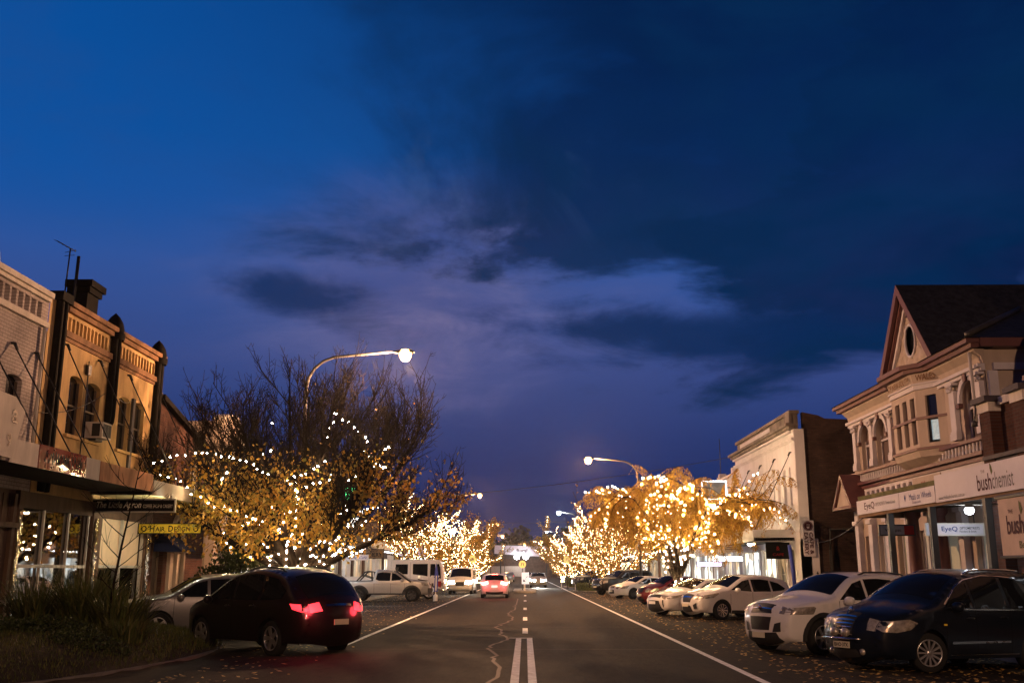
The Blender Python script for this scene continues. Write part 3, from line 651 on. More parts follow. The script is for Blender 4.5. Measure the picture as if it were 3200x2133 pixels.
street_tree(-6.8, 150, 8.0, 4.5, 12, 'far left golden tree beyond the white van', 'fairy lights in the far left golden tree', 60, .4, 4, False, .07, twigs=False)
street_tree(7.5, 84, 7.6, 4.6, 20, 'bare-topped tree thick with fairy lights above the black four-wheel drive', 'dense fairy lights in the tree above the black four-wheel drive', 36, .95, 5, r=.037)
street_tree(6.6, 104, 7.0, 4.6, 18, 'fairy-lit tree above the clipped hedge planter', 'dense fairy lights in the tree above the clipped hedge planter', 38, .9, 6, r=.042)
street_tree(6.2, 132, 7.6, 4.4, 16, 'golden-green tree beyond the round crossing sign on the right', 'fairy lights in the golden-green tree beyond the right crossing sign', 80, .48, 7, False, .064, twigs=False)
street_tree(5.8, 158, 8.0, 4.2, 12, 'farthest golden tree on the right of the street', 'fairy lights in the farthest golden tree on the right', 60, .4, 8, False, .072, twigs=False)

def plain_tree(x, y, H, Rr, seed, lab, name='tree', mat='leafgreen', nleaf=2600, q=.35, z0=None, zlow=1., group=None, cat='tree'):
    rr = random.Random(seed); base = Vector((x, y, gz(x) if z0 is None else z0)); t = thing(name, lab, cat, base, group)
    tr = MB(); cr = MB(); tr.tube([base, base + UP * H * .3, base + Vector((.1, 0, H * .7))], [H * .03, H * .022, H * .008], 7)
    cl = []
    for k in range(16):
        a = rr.uniform(0, 6.28); h = rr.uniform(zlow / H, .95); ra = Rr * rr.uniform(.2, .8) * (1 - abs(h - .45) * .9); c = base + Vector((math.cos(a) * ra, math.sin(a) * ra, H * h)); cl.append((c, Rr * rr.uniform(.28, .5)))
        tr.tube([base + UP * H * h * .6, base.lerp(c, .6) + UP * H * h * .3, c], [.05, .035, .015], 4)
    for k in range(nleaf):
        c, ra = rr.choice(cl); d = Vector((rr.gauss(0, 1), rr.gauss(0, 1), rr.gauss(0, .8))).normalized() * ra * rr.random() ** .4; p = c + d
        if p.z < base.z + .1: continue
        leaf(cr, rr, p, q * rr.uniform(.6, 1.2), .3)
    tr.build('trunk', 'bark', t, fix=False); cr.build('crown', mat, t, fix=False); return t
plain_tree(-10.6, 37.5, 3.4, 1.7, 21, 'dark evergreen bush behind the big half-bare tree', 'evergreen_bush', nleaf=5200, q=.15, zlow=.3, cat='bush')
for i, (x, y, H, r_) in enumerate([(-4, 345, 17, 9), (9, 352, 13, 8), (16, 330, 16, 7), (-16, 335, 13, 8), (30, 360, 15, 10), (-32, 360, 14, 10)]):
    plain_tree(x, y, H, r_, 60 + i, ['rounded dark tree silhouetted under the lamp at the street end', 'low dark tree right of the street-end lamp', 'tall dark tree behind the right shops at the street end', 'dark tree behind the left shops at the street end', 'far dark tree beyond the right roofs', 'far dark tree beyond the left roofs'][i], 'tree', q=1.3, nleaf=1500, z0=-.4, group='dark trees at the end of the street')
for i, (x, y) in enumerate([(13.8, 118), (13.6, 150), (-13.2, 128)]):
    rr = random.Random(90 + i); base = Vector((x, y, 0)); t = thing('bare_tree', ['bare brown tree above the right shops beyond the lit trees', 'far bare brown tree above the right shops', 'bare brown tree above the left shops beyond the lit trees'][i], 'tree', base, 'bare trees behind the shops'); tr = MB(); tw = MB()
    tr.tube([base, base + UP * 3.5], [.3, .22], 7)
    for k in range(16):
        a = rr.uniform(0, 6.28); el = R(rr.uniform(45, 85)); d = Vector((math.cos(a) * math.cos(el), math.sin(a) * math.cos(el), math.sin(el))); pts, rad, dirs = limb(rr, base + UP * 3.2, d, rr.uniform(5, 7.5), .12, .03, 7, .1, .05); tw.tube(pts, rad, 4, cap=False)
        for j in range(12):
            p = at(pts, rr.uniform(.3, 1)); sd = (side_dir(rr, dirs[4], R(40)) + UP * .5).normalized(); s_, r2, _ = limb(rr, p, sd, rr.uniform(1, 2.2), .03, .012, 4, .15, .05); tw.tube(s_, r2, 3, cap=False)
    tr.build('trunk', 'bark', t, fix=False); tw.build('crown', 'twig', t, fix=False)

# ------------------------------------------------------------------ garden bed, left foreground
def moundz(x, y):
    u = (x + 10.2) / 3.4; v = (y - 21.5) / 6.5; d = u * u + v * v
    return gz(max(-10.3, x)) - .02 + .78 * max(0, 1 - d) ** .7
m = MB(); nx, ny = 22, 30; vs = []
for j in range(ny + 1):
    for i in range(nx + 1):
        x = -12.4 + i / nx * 5.9; y = 14.2 + j / ny * 14.2; vs.append((x, y, moundz(x, y) + random.uniform(0, .03)))
m.add(vs, [(j * (nx + 1) + i, j * (nx + 1) + i + 1, (j + 1) * (nx + 1) + i + 1, (j + 1) * (nx + 1) + i) for j in range(ny) for i in range(nx)], True); struct(m.build('garden_bed_ground', 'soil', fix=False))
m = MB(); rr = random.Random(4)
for i in range(26000):
    x = rr.uniform(-12.3, -6.9); y = 14.3 + 12 * rr.random(); u = (x + 10.2) / 3.4; v = (y - 21.5) / 6.5
    if u * u + v * v > 1 + rr.uniform(-.1, .05): continue
    z = moundz(x, y); h = rr.uniform(.04, .11) * (1.5 if y > 20 else 1); a = rr.uniform(0, 6.28); d = Vector((math.cos(a), math.sin(a), 0)); p = Vector((x, y, z)); q = d.cross(UP) * .009
    m.add([p - q, p + q, p + d * h * .5 + UP * h], [(0, 1, 2)])
tag(m.build('grass', 'grass', fix=False), 'short patchy grass on the mounded garden bed', 'grass', kind='stuff')
kb = MB(); ring = [(-10.2 + 3.42 * math.cos(R(a)), 21.5 + 6.55 * math.sin(R(a))) for a in range(-125, 126, 5)]
for (xa, ya), (xb, yb) in zip(ring, ring[1:]):
    f_ = .96; pa = [(xa, ya), (xb, yb), (-10.2 + (xb + 10.2) * f_, 21.5 + (yb - 21.5) * f_), (-10.2 + (xa + 10.2) * f_, 21.5 + (ya - 21.5) * f_)]; kb.add([(x_, y_, gz(x_) - .1) for x_, y_ in pa] + [(x_, y_, gz(x_) + .07) for x_, y_ in pa], [(4, 5, 6, 7), (0, 1, 5, 4), (2, 3, 7, 6), (1, 2, 6, 5), (3, 0, 4, 7)])
struct(kb.build('garden_bed_kerb', 'path'))
def tussock(x, y, nb, hmin, hmax, lab, seed, spread=.55, w_=.022):
    rr = random.Random(seed); z = moundz(x, y); base = Vector((x, y, z)); m = MB()
    for i in range(nb):
        a = rr.uniform(0, 6.283); c = base + Vector((math.cos(a), math.sin(a), 0)) * spread * rr.random() ** .6 * .6 - UP * .05; h = rr.uniform(hmin, hmax); ln = rr.uniform(.15, .95); d = Vector((math.cos(a + rr.uniform(-.8, .8)), math.sin(a + rr.uniform(-.8, .8)), 0)); s = d.cross(UP)
        pts = []; bend = rr.random() < .25
        for k in range(5):
            f = k / 4; p = c + d * h * ln * f ** 1.5 + UP * h * (f - (.55 if bend else .18) * f ** 2.6 * ln); ww = w_ * (1 - f * .93); pts += [p - s * ww, p + s * ww]
        m.add(pts, [(2 * k, 2 * k + 1, 2 * k + 3, 2 * k + 2) for k in range(4)], True)
    for v in m.v: v -= base
    o = m.build('flax_plant', 'blade', fix=False); o.location = base; tag(o, lab, 'plant', 'strappy plants in the garden bed'); return o
tussock(-10.9, 23.0, 520, .7, 1.45, 'wide clump of strappy grass leaning left on the mounded bed', 1, .9)
tussock(-9.6, 22.4, 620, .7, 1.5, 'tallest middle clump of strappy grass on the mounded bed', 2, .9)
tussock(-8.5, 21.6, 480, .5, 1.15, 'low clump of strappy grass around the bare sapling', 3, .8)
tussock(-11.4, 21.0, 300, .35, .8, 'small strappy clump at the left end of the bed', 4, .6)
tussock(-7.9, 20.4, 260, .25, .6, 'smallest strappy clump at the road end of the bed', 5, .6)
def leafy(x, y, r_, n_, lab, seed):
    rr = random.Random(seed); z = moundz(x, y); base = Vector((x, y, z)); m = MB()
    for i in range(n_):
        a = rr.uniform(0, 6.28); ra = r_ * rr.random() ** .5; xx, yy = x + math.cos(a) * ra * 1.5, y + math.sin(a) * ra; p = Vector((xx, yy, moundz(xx, yy) + rr.uniform(0, .3) * (1 - (ra / r_) ** 2 * .7))); leaf(m, rr, p, rr.uniform(.03, .07), -.6)
    for v in m.v: v -= base
    o = m.build('groundcover_shrub', 'leafgreen', fix=False); o.location = base; tag(o, lab, 'shrub', 'low leafy shrubs in front of the strappy clumps')
leafy(-10.6, 20.3, .6, 1700, 'low leafy groundcover shrub below the widest strappy clump', 1); leafy(-9.3, 20.2, .6, 1700, 'low leafy groundcover shrub below the tallest strappy clump', 2); leafy(-8.1, 19.2, .5, 1000, 'low leafy groundcover shrub nearest the road on the mounded bed', 3)
def sapling():
    rr = random.Random(14); base = Vector((-8.62, 21.2, moundz(-8.62, 21.2))); t = thing('sapling', 'thin bare sapling in front of the coffee shop sign', 'tree', base); tr = MB(); tw = MB()
    pts = [base, base + Vector((.06, 0, .9)), base + Vector((.16, 0, 1.7)), base + Vector((.3, 0, 2.6)), base + Vector((.46, 0, 3.7))]; tr.tube(pts, [.035, .03, .024, .016, .006], 6)
    for f, az, L in [(.22, 185, .9), (.26, 10, 1.0), (.33, 170, 1.1), (.36, 20, 1.2), (.42, 150, .9), (.47, -15, 1.0), (.55, 190, 1.3), (.6, 5, 1.1), (.67, 170, 1.2), (.72, 30, .8), (.8, 200, .8), (.86, -20, .6)]:
        p = at(pts, f); a = R(az + rr.uniform(-25, 25)); d = Vector((math.cos(a), math.sin(a) * .7, .55)); s_, r2, dd = limb(rr, p, d, L, .013, .004, 6, .1, .07); tw.tube(s_, r2, 4, cap=False)
        for k in range(6):
            q = at(s_, rr.uniform(.25, 1)); e_ = (side_dir(rr, dd[3], R(40)) + UP * .25).normalized(); s3, r3, _ = limb(rr, q, e_, rr.uniform(.2, .5), .006, .003, 3, .12, .05); tw.tube(s3, r3, 3, cap=False)
    tr.build('trunk', 'twig', t, fix=False); tw.build('crown', 'twig', t, fix=False)
sapling()
# clipped hedge planters on the right
def hedge(x0, x1, y0, y1, h, lab, seed):
    rr = random.Random(seed); base = Vector(((x0 + x1) / 2, (y0 + y1) / 2, gz((x0 + x1) / 2))); t = thing('hedge', lab, 'hedge', base, 'clipped hedges in kerbed planters'); m = MB(); z0 = base.z + .1
    for i in range(int((x1 - x0) * (y1 - y0) * 90) + 700):
        f = rr.choice('tffs'); x, y, z = rr.uniform(x0, x1), rr.uniform(y0, y1), rr.uniform(z0, z0 + h)
        if f == 't': z = z0 + h + rr.uniform(-.05, .04)
        elif f == 'f': y = y0 + rr.uniform(-.04, .05)
        else: x = rr.choice((x0, x1)) + rr.uniform(-.04, .04)
        leaf(m, rr, Vector((x, y, z)), .1, -.2)
    m.build('foliage', 'hedge', t, fix=False)
    c = MB(); c.box(x0 + .08, x1 - .08, y0 + .08, y1 - .08, z0, z0 + h - .06); c.build('core', 'leafgreen', t)
    k = MB(); k.box(x0 - .35, x1 + .35, y0 - .35, y1 + .35, base.z - .3, base.z + .12); k.build('planter_kerb', 'kerb', t)
hedge(4.6, 9.6, 88, 91, .62, 'bright clipped hedge in the kerbed planter beside the black four-wheel drive', 1)
hedge(4.6, 7.0, 108, 114, .9, 'darker clipped hedge in the farther kerbed planter', 2)
def redbush(x, y, lab, seed):
    rr = random.Random(seed); base = Vector((x, y, gz(x) + .1)); m = MB()
    for i in range(260):
        a = rr.uniform(0, 6.28); h = rr.uniform(.6, 1.3); d = Vector((math.cos(a), math.sin(a), 0)); s = d.cross(UP) * .04; c = base + d * rr.uniform(0, .5)
        m.add([c - s, c + s, c + d * h * .25 + UP * h * .6 + s * .7, c + d * h * .25 + UP * h * .6 - s * .7, c + d * h * .6 + UP * h], [(0, 1, 2, 3), (3, 2, 4)])
    for v in m.v: v -= base
    o = m.build('flax_bush', mk('bronze_flax_' + str(seed), (.06, .03, .02), .6, var=.3), fix=False); o.location = base; tag(o, lab, 'bush', 'bronze flax bushes')
redbush(6.6, 93, 'bronze flax bush behind the bright clipped hedge', 1); redbush(8.6, 94, 'bronze flax bush behind the bright hedge, nearer the shops', 2); redbush(-8, 84, 'bronze flax bush beside the tow truck bonnet', 3)
# ------------------------------------------------------------------ buildings
FLm = lambda a, b, d: (-12.5 + d, a, b)      # left facades face +X
FRm = lambda a, b, d: (12.5 - d, a, b)       # right facades face -X
def fb(mb, fm, a0, a1, b0, b1, d0, d1): return mb.prism(rect(a0, a1, b0, b1), fm, d0, d1)
def window(par, fm, a0, a1, b0, b1, rise=0., dep=.16, fr='frame', pane='dkwin', fw=.06, mid=True, mull=0, sill=None, inner=None):
    m = MB(); fb(m, fm, a0, a0 + fw, b0, b1 - rise, -dep, -dep + .05); fb(m, fm, a1 - fw, a1, b0, b1 - rise, -dep, -dep + .05); fb(m, fm, a0 + fw, a1 - fw, b0, b0 + fw, -dep, -dep + .05)
    if rise == 0: fb(m, fm, a0 + fw, a1 - fw, b1 - fw, b1, -dep, -dep + .05)
    if mid: fb(m, fm, a0 + fw, a1 - fw, (b0 + b1) / 2 - .025, (b0 + b1) / 2 + .025, -dep, -dep + .06)
    for i in range(mull):
        c = a0 + (a1 - a0) * (i + 1) / (mull + 1); fb(m, fm, c - .025, c + .025, b0 + fw, b1 - rise - .02, -dep, -dep + .055)
    f = m.build('window', fr, par)
    p = MB(); poly = arch(a0, a1, b0, b1, rise) if rise else rect(a0, a1, b0, b1); p.prism(poly, fm, -dep - .03, -dep - .015); p.build('pane', pane, f)
    if sill:
        s = MB(); fb(s, fm, a0 - .08, a1 + .08, b0 - .09, b0 - .005, -dep + .02, .1); s.build('sill', sill, f)
    return f
def rods(par, fm, ys, z0, z1, d1, mat='darkmetal', r=.019):
    for y in ys:
        m = MB(); m.tube([fm(y, z0, .05), fm(y + .05, z1, d1)], r, 6); m.tube([fm(y, z0 + .02, -.02), fm(y, z0, .09), fm(y, z0 - .16, .16)], r * 1.9, 7); m.build('awning_rod', mat, par)

# ---- left: white painted brick building
t = thing('brick_building', 'white painted brick building with a slotted parapet at the left end', 'building', (-12.5, 20, 0))
m = MB(); slots = [rect(13 + i * .33, 13.24 + i * .33, 8.03, 8.42) for i in range(36)]
sheet(m, FLm, [(12, 3.6), (25.16, 3.6), (25.16, 8.62), (12, 8.62)], slots + [arch(23.45, 24.2, 4.75, 6.35, .12), arch(20.9, 21.65, 4.75, 6.35, .12)], .16); m.build('wall', 'wbrick', t)
m = MB(); fb(m, FLm, 12, 25.16, 7.98, 8.47, -.22, -.17); m.build('slot_shade_back', 'renderdk', t)  # dark sheet stands in for the shade inside the slots
m = MB(); fb(m, FLm, 12, 25.1, 8.62, 8.76, -.3, .16); fb(m, FLm, 12, 25.1, 8.52, 8.615, .004, .09); fb(m, FLm, 12, 25.1, 7.82, 7.96, .004, .1); m.build('cornice', 'offwhite', t)
m = MB(); m.prism([(20.6, 8.76), (22.4, 8.76), (22.3, 9.05), (22.0, 9.2), (21.85, 9.5), (21.5, 9.66), (21.15, 9.5), (21.0, 9.2), (20.7, 9.05)], FLm, -.3, .1); m.build('pediment', 'offwhite', t)
m = MB(); m.box(-30, -12.73, 12, 25.16, .0, 7.9); m.build('roof', 'iron', t)
for a in (23.45, 20.9): window(t, FLm, a, a + .75, 4.75, 6.35, .12, sill='offwhite')
rods(t, FLm, (18.5, 20.4, 22.1, 23.5, 24.66), 7.06, 4.3, 1.75)
m = MB(); m.tube([FLm(24.9, z, .08) for z in (4.2, 6, 7.8)], .045, 8); m.build('downpipe', 'offwhite', t)
m = MB(); sheet(m, FLm, [(12, 0), (24.5, 0), (24.5, 3.6), (12, 3.6)], [rect(20.0, 22.6, 1.0, 2.7)], .2); m.build('shopfront', 'timber', t)
m = MB(); [fb(m, FLm, 14 + i * .3, 14.02 + i * .3, 2.75, 3.5, .004, .02) for i in range(35)]; [fb(m, FLm, y, y + .14, 0, 3.5, .004, .1) for y in (19.8, 22.7, 23.5, 24.3)]; fb(m, FLm, 19, 24.5, 2.68, 2.8, .104, .2); fb(m, FLm, 19, 24.5, .9, 1.0, .104, .17); m.build('shopfront_trim', 'timber', t)
window(t, FLm, 20.0, 22.6, 1.0, 2.7, mull=2, dep=.2, fr='timber', pane='mirrorglass', mid=True)
m = MB(); fb(m, FLm, 20.0, 22.6, 1.0, 2.7, -.9, -.85); m.build('display_back', mk_emit('dim_display', (1, .6, .35), .05, .9, 2), t)

# ---- left: rendered two-storey building
t = thing('rendered_building', 'weathered rendered building glowing orange, with dark double pilasters and pointed caps', 'building', (-12.5, 29.3, 0))
m = MB(); slots = [rect(26.32 + i * .245, 26.32 + i * .245 + .17, 8.08, 8.46) for i in range(11)] + [rect(29.62 + i * .25, 29.62 + i * .25 + .17, 8.08, 8.46) for i in range(13)]
wins = [(26.76, 27.6), (27.88, 28.76), (30.2, 31.04), (31.34, 32.24)]
sheet(m, FLm, [(25.2, 3.6), (33.5, 3.6), (33.5, 8.7), (25.2, 8.7)], slots + [arch(a, b, 5.3, 6.95, .13) for a, b in wins], .18); m.build('wall', 'render', t)
m = MB(); fb(m, FLm, 26.2, 33, 8.04, 8.5, -.24, -.185); m.build('slot_shade_back', 'renderdk', t)  # dark-coloured sheet paints the shade behind these slots
m = MB(); fb(m, FLm, 26.1, 33.4, 8.7, 8.84, -.3, .2); fb(m, FLm, 26.1, 33.4, 8.56, 8.695, .004, .12); fb(m, FLm, 26.1, 33.4, 7.86, 8.03, .004, .1); fb(m, FLm, 26.1, 33.4, 7.76, 7.855, .004, .05); m.build('cornice', 'rust', t)
for y, z0, fin in ((25.75, 3.7, 0), (29.4, 6.05, 1), (33.1, 4.4, 1)):
    m = MB()
    for k in (-.13, .13): m.lathe([(.001, z0 - (.25 if fin else 0)), (.10, z0 - .05), (.115, z0 + .15), (.115, 8.85)], FLm(y + k, 0, .06), n=12)
    if fin:
        m.lathe([(.3, 8.5), (.33, 8.6), (.33, 8.7), (.28, 8.74), (.29, 8.85), (.24, 9.05), (.14, 9.22), (.001, 9.36)], FLm(y, 0, -.02), n=14)
    else:
        fb(m, FLm, y - .32, y + .32, 8.7, 8.95, -.2, .22)
    m.build('pilaster', 'renderdk', t)
m = MB(); m.box(-30, -12.75, 25.2, 33.5, 0, 7.9); m.build('roof', 'iron', t)
m = MB(); m.box(-13.25, -12.7, 27.75, 28.5, 7.9, 9.55); m.box(-13.3, -12.62, 27.7, 28.56, 9.55, 9.72); m.box(-13.35, -12.55, 27.64, 28.64, 9.72, 9.92); m.build('chimney', 'renderdk', t)
m = MB(); m.tube([(-13.05, 27.66, 8.8), (-13.03, 27.66, 10.62)], .05, 8); m.build('vent_pipe', 'darkmetal', t)
for a, b in wins: window(t, FLm, a, b, 5.3, 6.95, .13, sill='render')
rods(t, FLm, (26.25, 28.42, 30.64, 33.3), 7.65, 4.3, 1.8)
m = MB(); m.tube([FLm(27.72, 7.5, .05), FLm(27.74, 6.6, .05), FLm(27.7, 4.4, .05)], .02, 6); fb(m, FLm, 27.63, 27.83, 7.1, 7.38, .004, .1); m.build('cable_box', 'darkmetal', t)
m = MB(); fb(m, FLm, 31.1, 31.28, 4.4, 7.0, .004, .08); m.build('downpipe', 'galv', t)
m = MB(); fb(m, FLm, 24.5, 24.72, 0, 3.6, -.1, .12); fb(m, FLm, 28.9, 29.5, 0, 3.6, -.1, .1); fb(m, FLm, 33.0, 33.5, 0, 3.6, -.1, .1); fb(m, FLm, 24.72, 33.0, 3.2, 3.6, -.1, .05); fb(m, FLm, 24.72, 33, 0, .45, -.1, .06); m.build('shopfront', 'timber', t)
m = MB()
for y in (24.72, 26.1, 27.55, 28.82): fb(m, FLm, y, y + .06, .45, 3.2, -.06, .0)
fb(m, FLm, 24.78, 28.82, 1.74, 1.82, -.05, -.005)
f = m.build('shop_window', 'framew', t); m = MB(); fb(m, FLm, 24.72, 28.9, .45, 3.2, -.09, -.08); m.build('pane', 'mirrorglass', f)
m = MB(); fb(m, FLm, 24.72, 28.9, .45, 3.2, -1.9, -1.85); m.build('shop_back_wall', mk('glowing_blue_grey_wall', (.2, .21, .24), .8, emit=(.5, .52, .65), es=.09), t)  # wall's own faint glow stands in for light inside the shop
m = MB(); fb(m, FLm, 29.5, 33.0, 1.75, 1.83, -.05, .03); [fb(m, FLm, y, y + .07, .45, 3.2, -.05, .035) for y in (29.5, 31.2, 32.93)]; f = m.build('shop_window', 'framew', t)
m = MB(); fb(m, FLm, 29.5, 33.0, .45, 1.8, -.09, -.08); m.build('pane', 'glass', f)
m = MB(); [fb(m, FLm, 29.58 + i * .335, 29.58 + i * .335 + .33, 1.83, 3.2, -.12, -.1) for i in range(10)]; m.build('blind', mk('glowing_cream_blind', (.6, .48, .33), .7, var=.1, emit=(1, .62, .3), es=.22), t)
m = MB(); fb(m, FLm, 29.5, 33, .45, 1.9, -2.2, -2.15); m.build('shop_back_wall', mk('lit_yellow_wall', (.6, .5, .25), .8, var=.3, emit=(1, .85, .4), es=.35), t)
m = MB(); fb(m, FLm, 30.6, 31.5, 1.1, 1.5, -1.6, -1.3); m.build('drinks_fridge', mk_emit('fridge_glow', (.92, .85, 1), 3.5), t)
for y in (24.5, 28.95, 33.05):
    m = MB(); rr = random.Random(int(y * 10))
    for i in range(44):
        z = .5 + i * .06; fb(m, FLm, y + rr.uniform(0, .03), y + .2 + rr.uniform(-.05, .03), z, z + .05, .13, .135 + rr.uniform(0, .05))
    m.build('tinsel_strip', mk('foil_tinsel_' + str(int(y)), (.75, .6, .4), .16, metal=1, var=.5, scale=30, bump=1, bscale=30), t)

# ---- left awnings
def awning(lab, fm, y0, y1, z0, z1, d1, mat='soffit', fascia='offwhite', th=.14, cat='awning', end=True, grp='street awnings'):
    t = thing('awning', lab, cat, fm((y0 + y1) / 2, 0, d1 / 2), grp)
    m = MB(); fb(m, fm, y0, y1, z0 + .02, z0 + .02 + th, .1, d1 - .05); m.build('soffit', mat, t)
    m = MB(); fb(m, fm, y0, y1, z0, z1, d1 - .045, d1)
    if end: fb(m, fm, y1 - .05, y1, z0, z1, .12, d1 - .05); fb(m, fm, y0, y0 + .05, z0, z1, .12, d1 - .05)
    m.build('fascia', fascia, t); return t
awning('long dark awning with faded sign panels under the orange building', FLm, 12, 28.35, 3.86, 4.28, 1.9)
awning('cream awning with a hanging lamp past the orange building', FLm, 28.5, 39.4, 3.78, 4.2, 1.9, mat=mk('cream_soffit', (.5, .42, .22), .7, var=.15), fascia='cream')
def panel(name, lab, fm, y0, y1, z0, z1, d, mat, cat='sign', grp=None, deco=None):
    m = MB(); fb(m, fm, y0, y1, z0, z1, d, d + .03); 
    t = thing(name, lab, cat, fm((y0 + y1) / 2, z0, d), grp); m.build('board', mat, t)
    if deco: deco(t)
    return t
def sq(t):
    m = MB(); rr = random.Random(3); y = 21.75
    for L in (.5, .28, .2, .34, .18, .4, .3, .22):
        pts = [FLm(y + L * .9 * i / 8, 4.12 + .15 * math.sin(i * 1.7 + L * 20) * (1 - .4 * (i % 3 == 0)), .034 + 1.9) for i in range(9)]; m.tube(pts, .012, 4); y += L * .8
    m.build('lettering', 'black', t)
panel('fascia_sign', 'maroon glossy panel with dark script on the left awning', FLm, 21.55, 23.9, 3.84, 4.36, 1.905, 'signmar', deco=sq)
panel('fascia_sign', 'pale blank panel left of the maroon sign on the awning', FLm, 20.3, 21.5, 3.84, 4.34, 1.905, 'offwhite')
panel('fascia_sign', 'pale narrow panel right of the maroon sign on the awning', FLm, 23.95, 24.7, 3.84, 4.34, 1.905, 'offwhite')
panel('fascia_sign', 'flaking rust-orange panel at the end of the left awning', FLm, 24.75, 28.33, 3.85, 4.33, 1.905, mk('flaking_orange_panel', (.5, .24, .13), .7, var=.45, scale=2.5, streak=2))
t = thing('awning_sign', 'tall pale angled board standing on the left awning at the edge', 'sign', (-10.6, 19.6, 3.9)); m = MB(); m.prism([(18.6, 3.9), (20.2, 3.9), (20.55, 4.9), (20.1, 5.15), (18.6, 5.2)], FLm, 1.95, 2.03); m.build('board', 'offwhite', t)
for ch_, y_, z_ in (('a', 20.15, 4.75), ('9', 20.0, 4.25)): m = MB(); text(m, ch_, FLm(y_, z_, 2.04), (0, 1, 0), UP, h=.28, bold=.02); m.build('lettering', 'maroon', t)
# hanging signs on the left
def hang_sign(lab, x0, x1, y, z0, z1, mat, edge, texts, zt, th=.08, name='hanging_sign', extra=None, grp='signs hanging under the awnings', glow=None):
    t = thing(name, lab, 'sign', ((x0 + x1) / 2, y, z0), grp)
    m = MB(); m.box(x0, x1, y, y + th, z0, z1); m.build('board', mat, t)
    m = MB(); e_ = .035
    for a in ((x0 - e_, x1 + e_, z1, z1 + e_), (x0 - e_, x1 + e_, z0 - e_, z0), (x0 - e_, x0, z0, z1), (x1, x1 + e_, z0, z1)): m.box(a[0], a[1], y - .012, y + th + .012, a[2], a[3])
    m.build('frame', edge, t)
    m = MB(); [m.tube([(x, y + th / 2, z1 + .03), (x, y + th / 2, zt)], .012, 5) for x in (x0 + .2, x1 - .2)]; m.build('hanger', 'darkmetal', t)
    for s, cx, cz, w_, h_, mat_, bold, sh in texts:
        m = MB(); text(m, s, (cx, y - .0025, cz), (1, 0, 0), UP, w_, h_, bold, sh); m.build('lettering', mat_, t)
    if extra: extra(t, y)
    return t
hang_sign('black hanging sign with cream script ending in COFFEE SHOP & CAKERY', -12.5, -10.13, 28.95, 3.34, 3.66, 'signblack', 'framew', [('The Little Apron', -11.73, 3.5, 1.3, .24, 'signcream', .022, .28), ('COFFEE SHOP & CAKERY', -10.6, 3.485, .86, .1, 'signcream', 0, 0)], 3.8)
def cameo(t, y):
    for x in (-12.25, -10.58):
        m = MB(); m.prism([(x + .085 * math.cos(a * .5236), 2.985 + .1 * math.sin(a * .5236)) for a in range(12)], lambda a, b, d: (a, y - d, b), .002, .006); m.build('emblem', 'black', t)
        m = MB(); m.prism([(x - .03, 2.92), (x + .03, 2.93), (x + .05, 3.0), (x + .02, 3.05), (x - .04, 3.04), (x - .05, 2.98)], lambda a, b, d: (a, y - d, b), .008, .011); m.build('emblem', 'yellow', t)
hang_sign('yellow hanging sign reading HAIR DESIGN between two round emblems', -12.42, -10.42, 32.4, 2.85, 3.13, 'yellow', 'soffit', [('H', -11.99, 2.99, .15, .19, 'black', .02, 0), ('AIR', -11.73, 2.975, .31, .145, 'black', .015, 0), ('D', -11.39, 2.99, .15, .19, 'black', .02, 0), ('ESIGN', -11.02, 2.975, .52, .145, 'black', .015, 0)], 3.8, extra=cameo)
t = thing('awning_lamp', 'bare white lamp under the cream awning beside the coffee shop sign', 'lamp', (-10.5, 29.6, 3.5)); m = MB(); m.lathe([(.03, .33), (.05, .16), (.14, .1), (.15, .06)], (-10.45, 29.6, 3.5), n=14); m.build('shade', 'framew', t); m = MB(); m.lathe([(.001, -.04), (.07, -.02), (.1, .04), (.09, .07)], (-10.45, 29.6, 3.5), n=14); m.build('bulb', 'coollens', t)
la = bpy.data.lights.new('lamp_light', 'POINT'); la.energy = 90; la.color = (1, .9, .6); la.shadow_soft_size = .08; lo = bpy.data.objects.new('lamp_light', la); C.objects.link(lo); lo.location = (0.05, -.02, -.12); lo.parent = t
# antenna and air conditioner
t = thing('tv_antenna', 'thin television antenna on the dark chimney of the orange building', 'antenna', (-13.3, 27.6, 9.9)); m = MB(); m.tube([(-13.3, 27.6, 9.5), (-13.27, 27.6, 10.85)], .022, 6); m.tube([(-13.6, 27.4, 11.02), (-13.15, 27.7, 10.78)], .012, 5)
for k in range(5): x_ = -13.58 + k * .09; zz = 11.01 - k * .048; m.tube([(x_ - .05, 27.4 - .1 + k * .06, zz), (x_ + .05, 27.4 + .25 + k * .03, zz)], .008, 4)
m.tube([(-13.42, 27.6, 10.72), (-13.1, 27.6, 10.8)], .009, 4); m.tube([(-13.42, 27.6, 10.62), (-13.12, 27.6, 10.64)], .009, 4); m.build('mast', 'darkmetal', t)
t = thing('air_conditioner', 'boxy window air conditioner below the second orange-wall window', 'air conditioner', FLm(28.3, 5.3, .2)); m = MB(); fb(m, FLm, 27.98, 28.6, 5.34, 5.8, .0, .5); m.build('case', 'offwhite', t); m = MB()
for k in range(3):
    fb(m, FLm, 28.03 + .19 * k, 28.19 + .19 * k, 5.39, 5.75, .5, .508)
m.box(-12.3, -12.07, 27.972, 27.98, 5.39, 5.75); m.build('grille', 'plastic', t); m = MB(); fb(m, FLm, 28.05, 28.5, 5.27, 5.335, 0, .3); m.build('bracket', 'darkmetal', t)

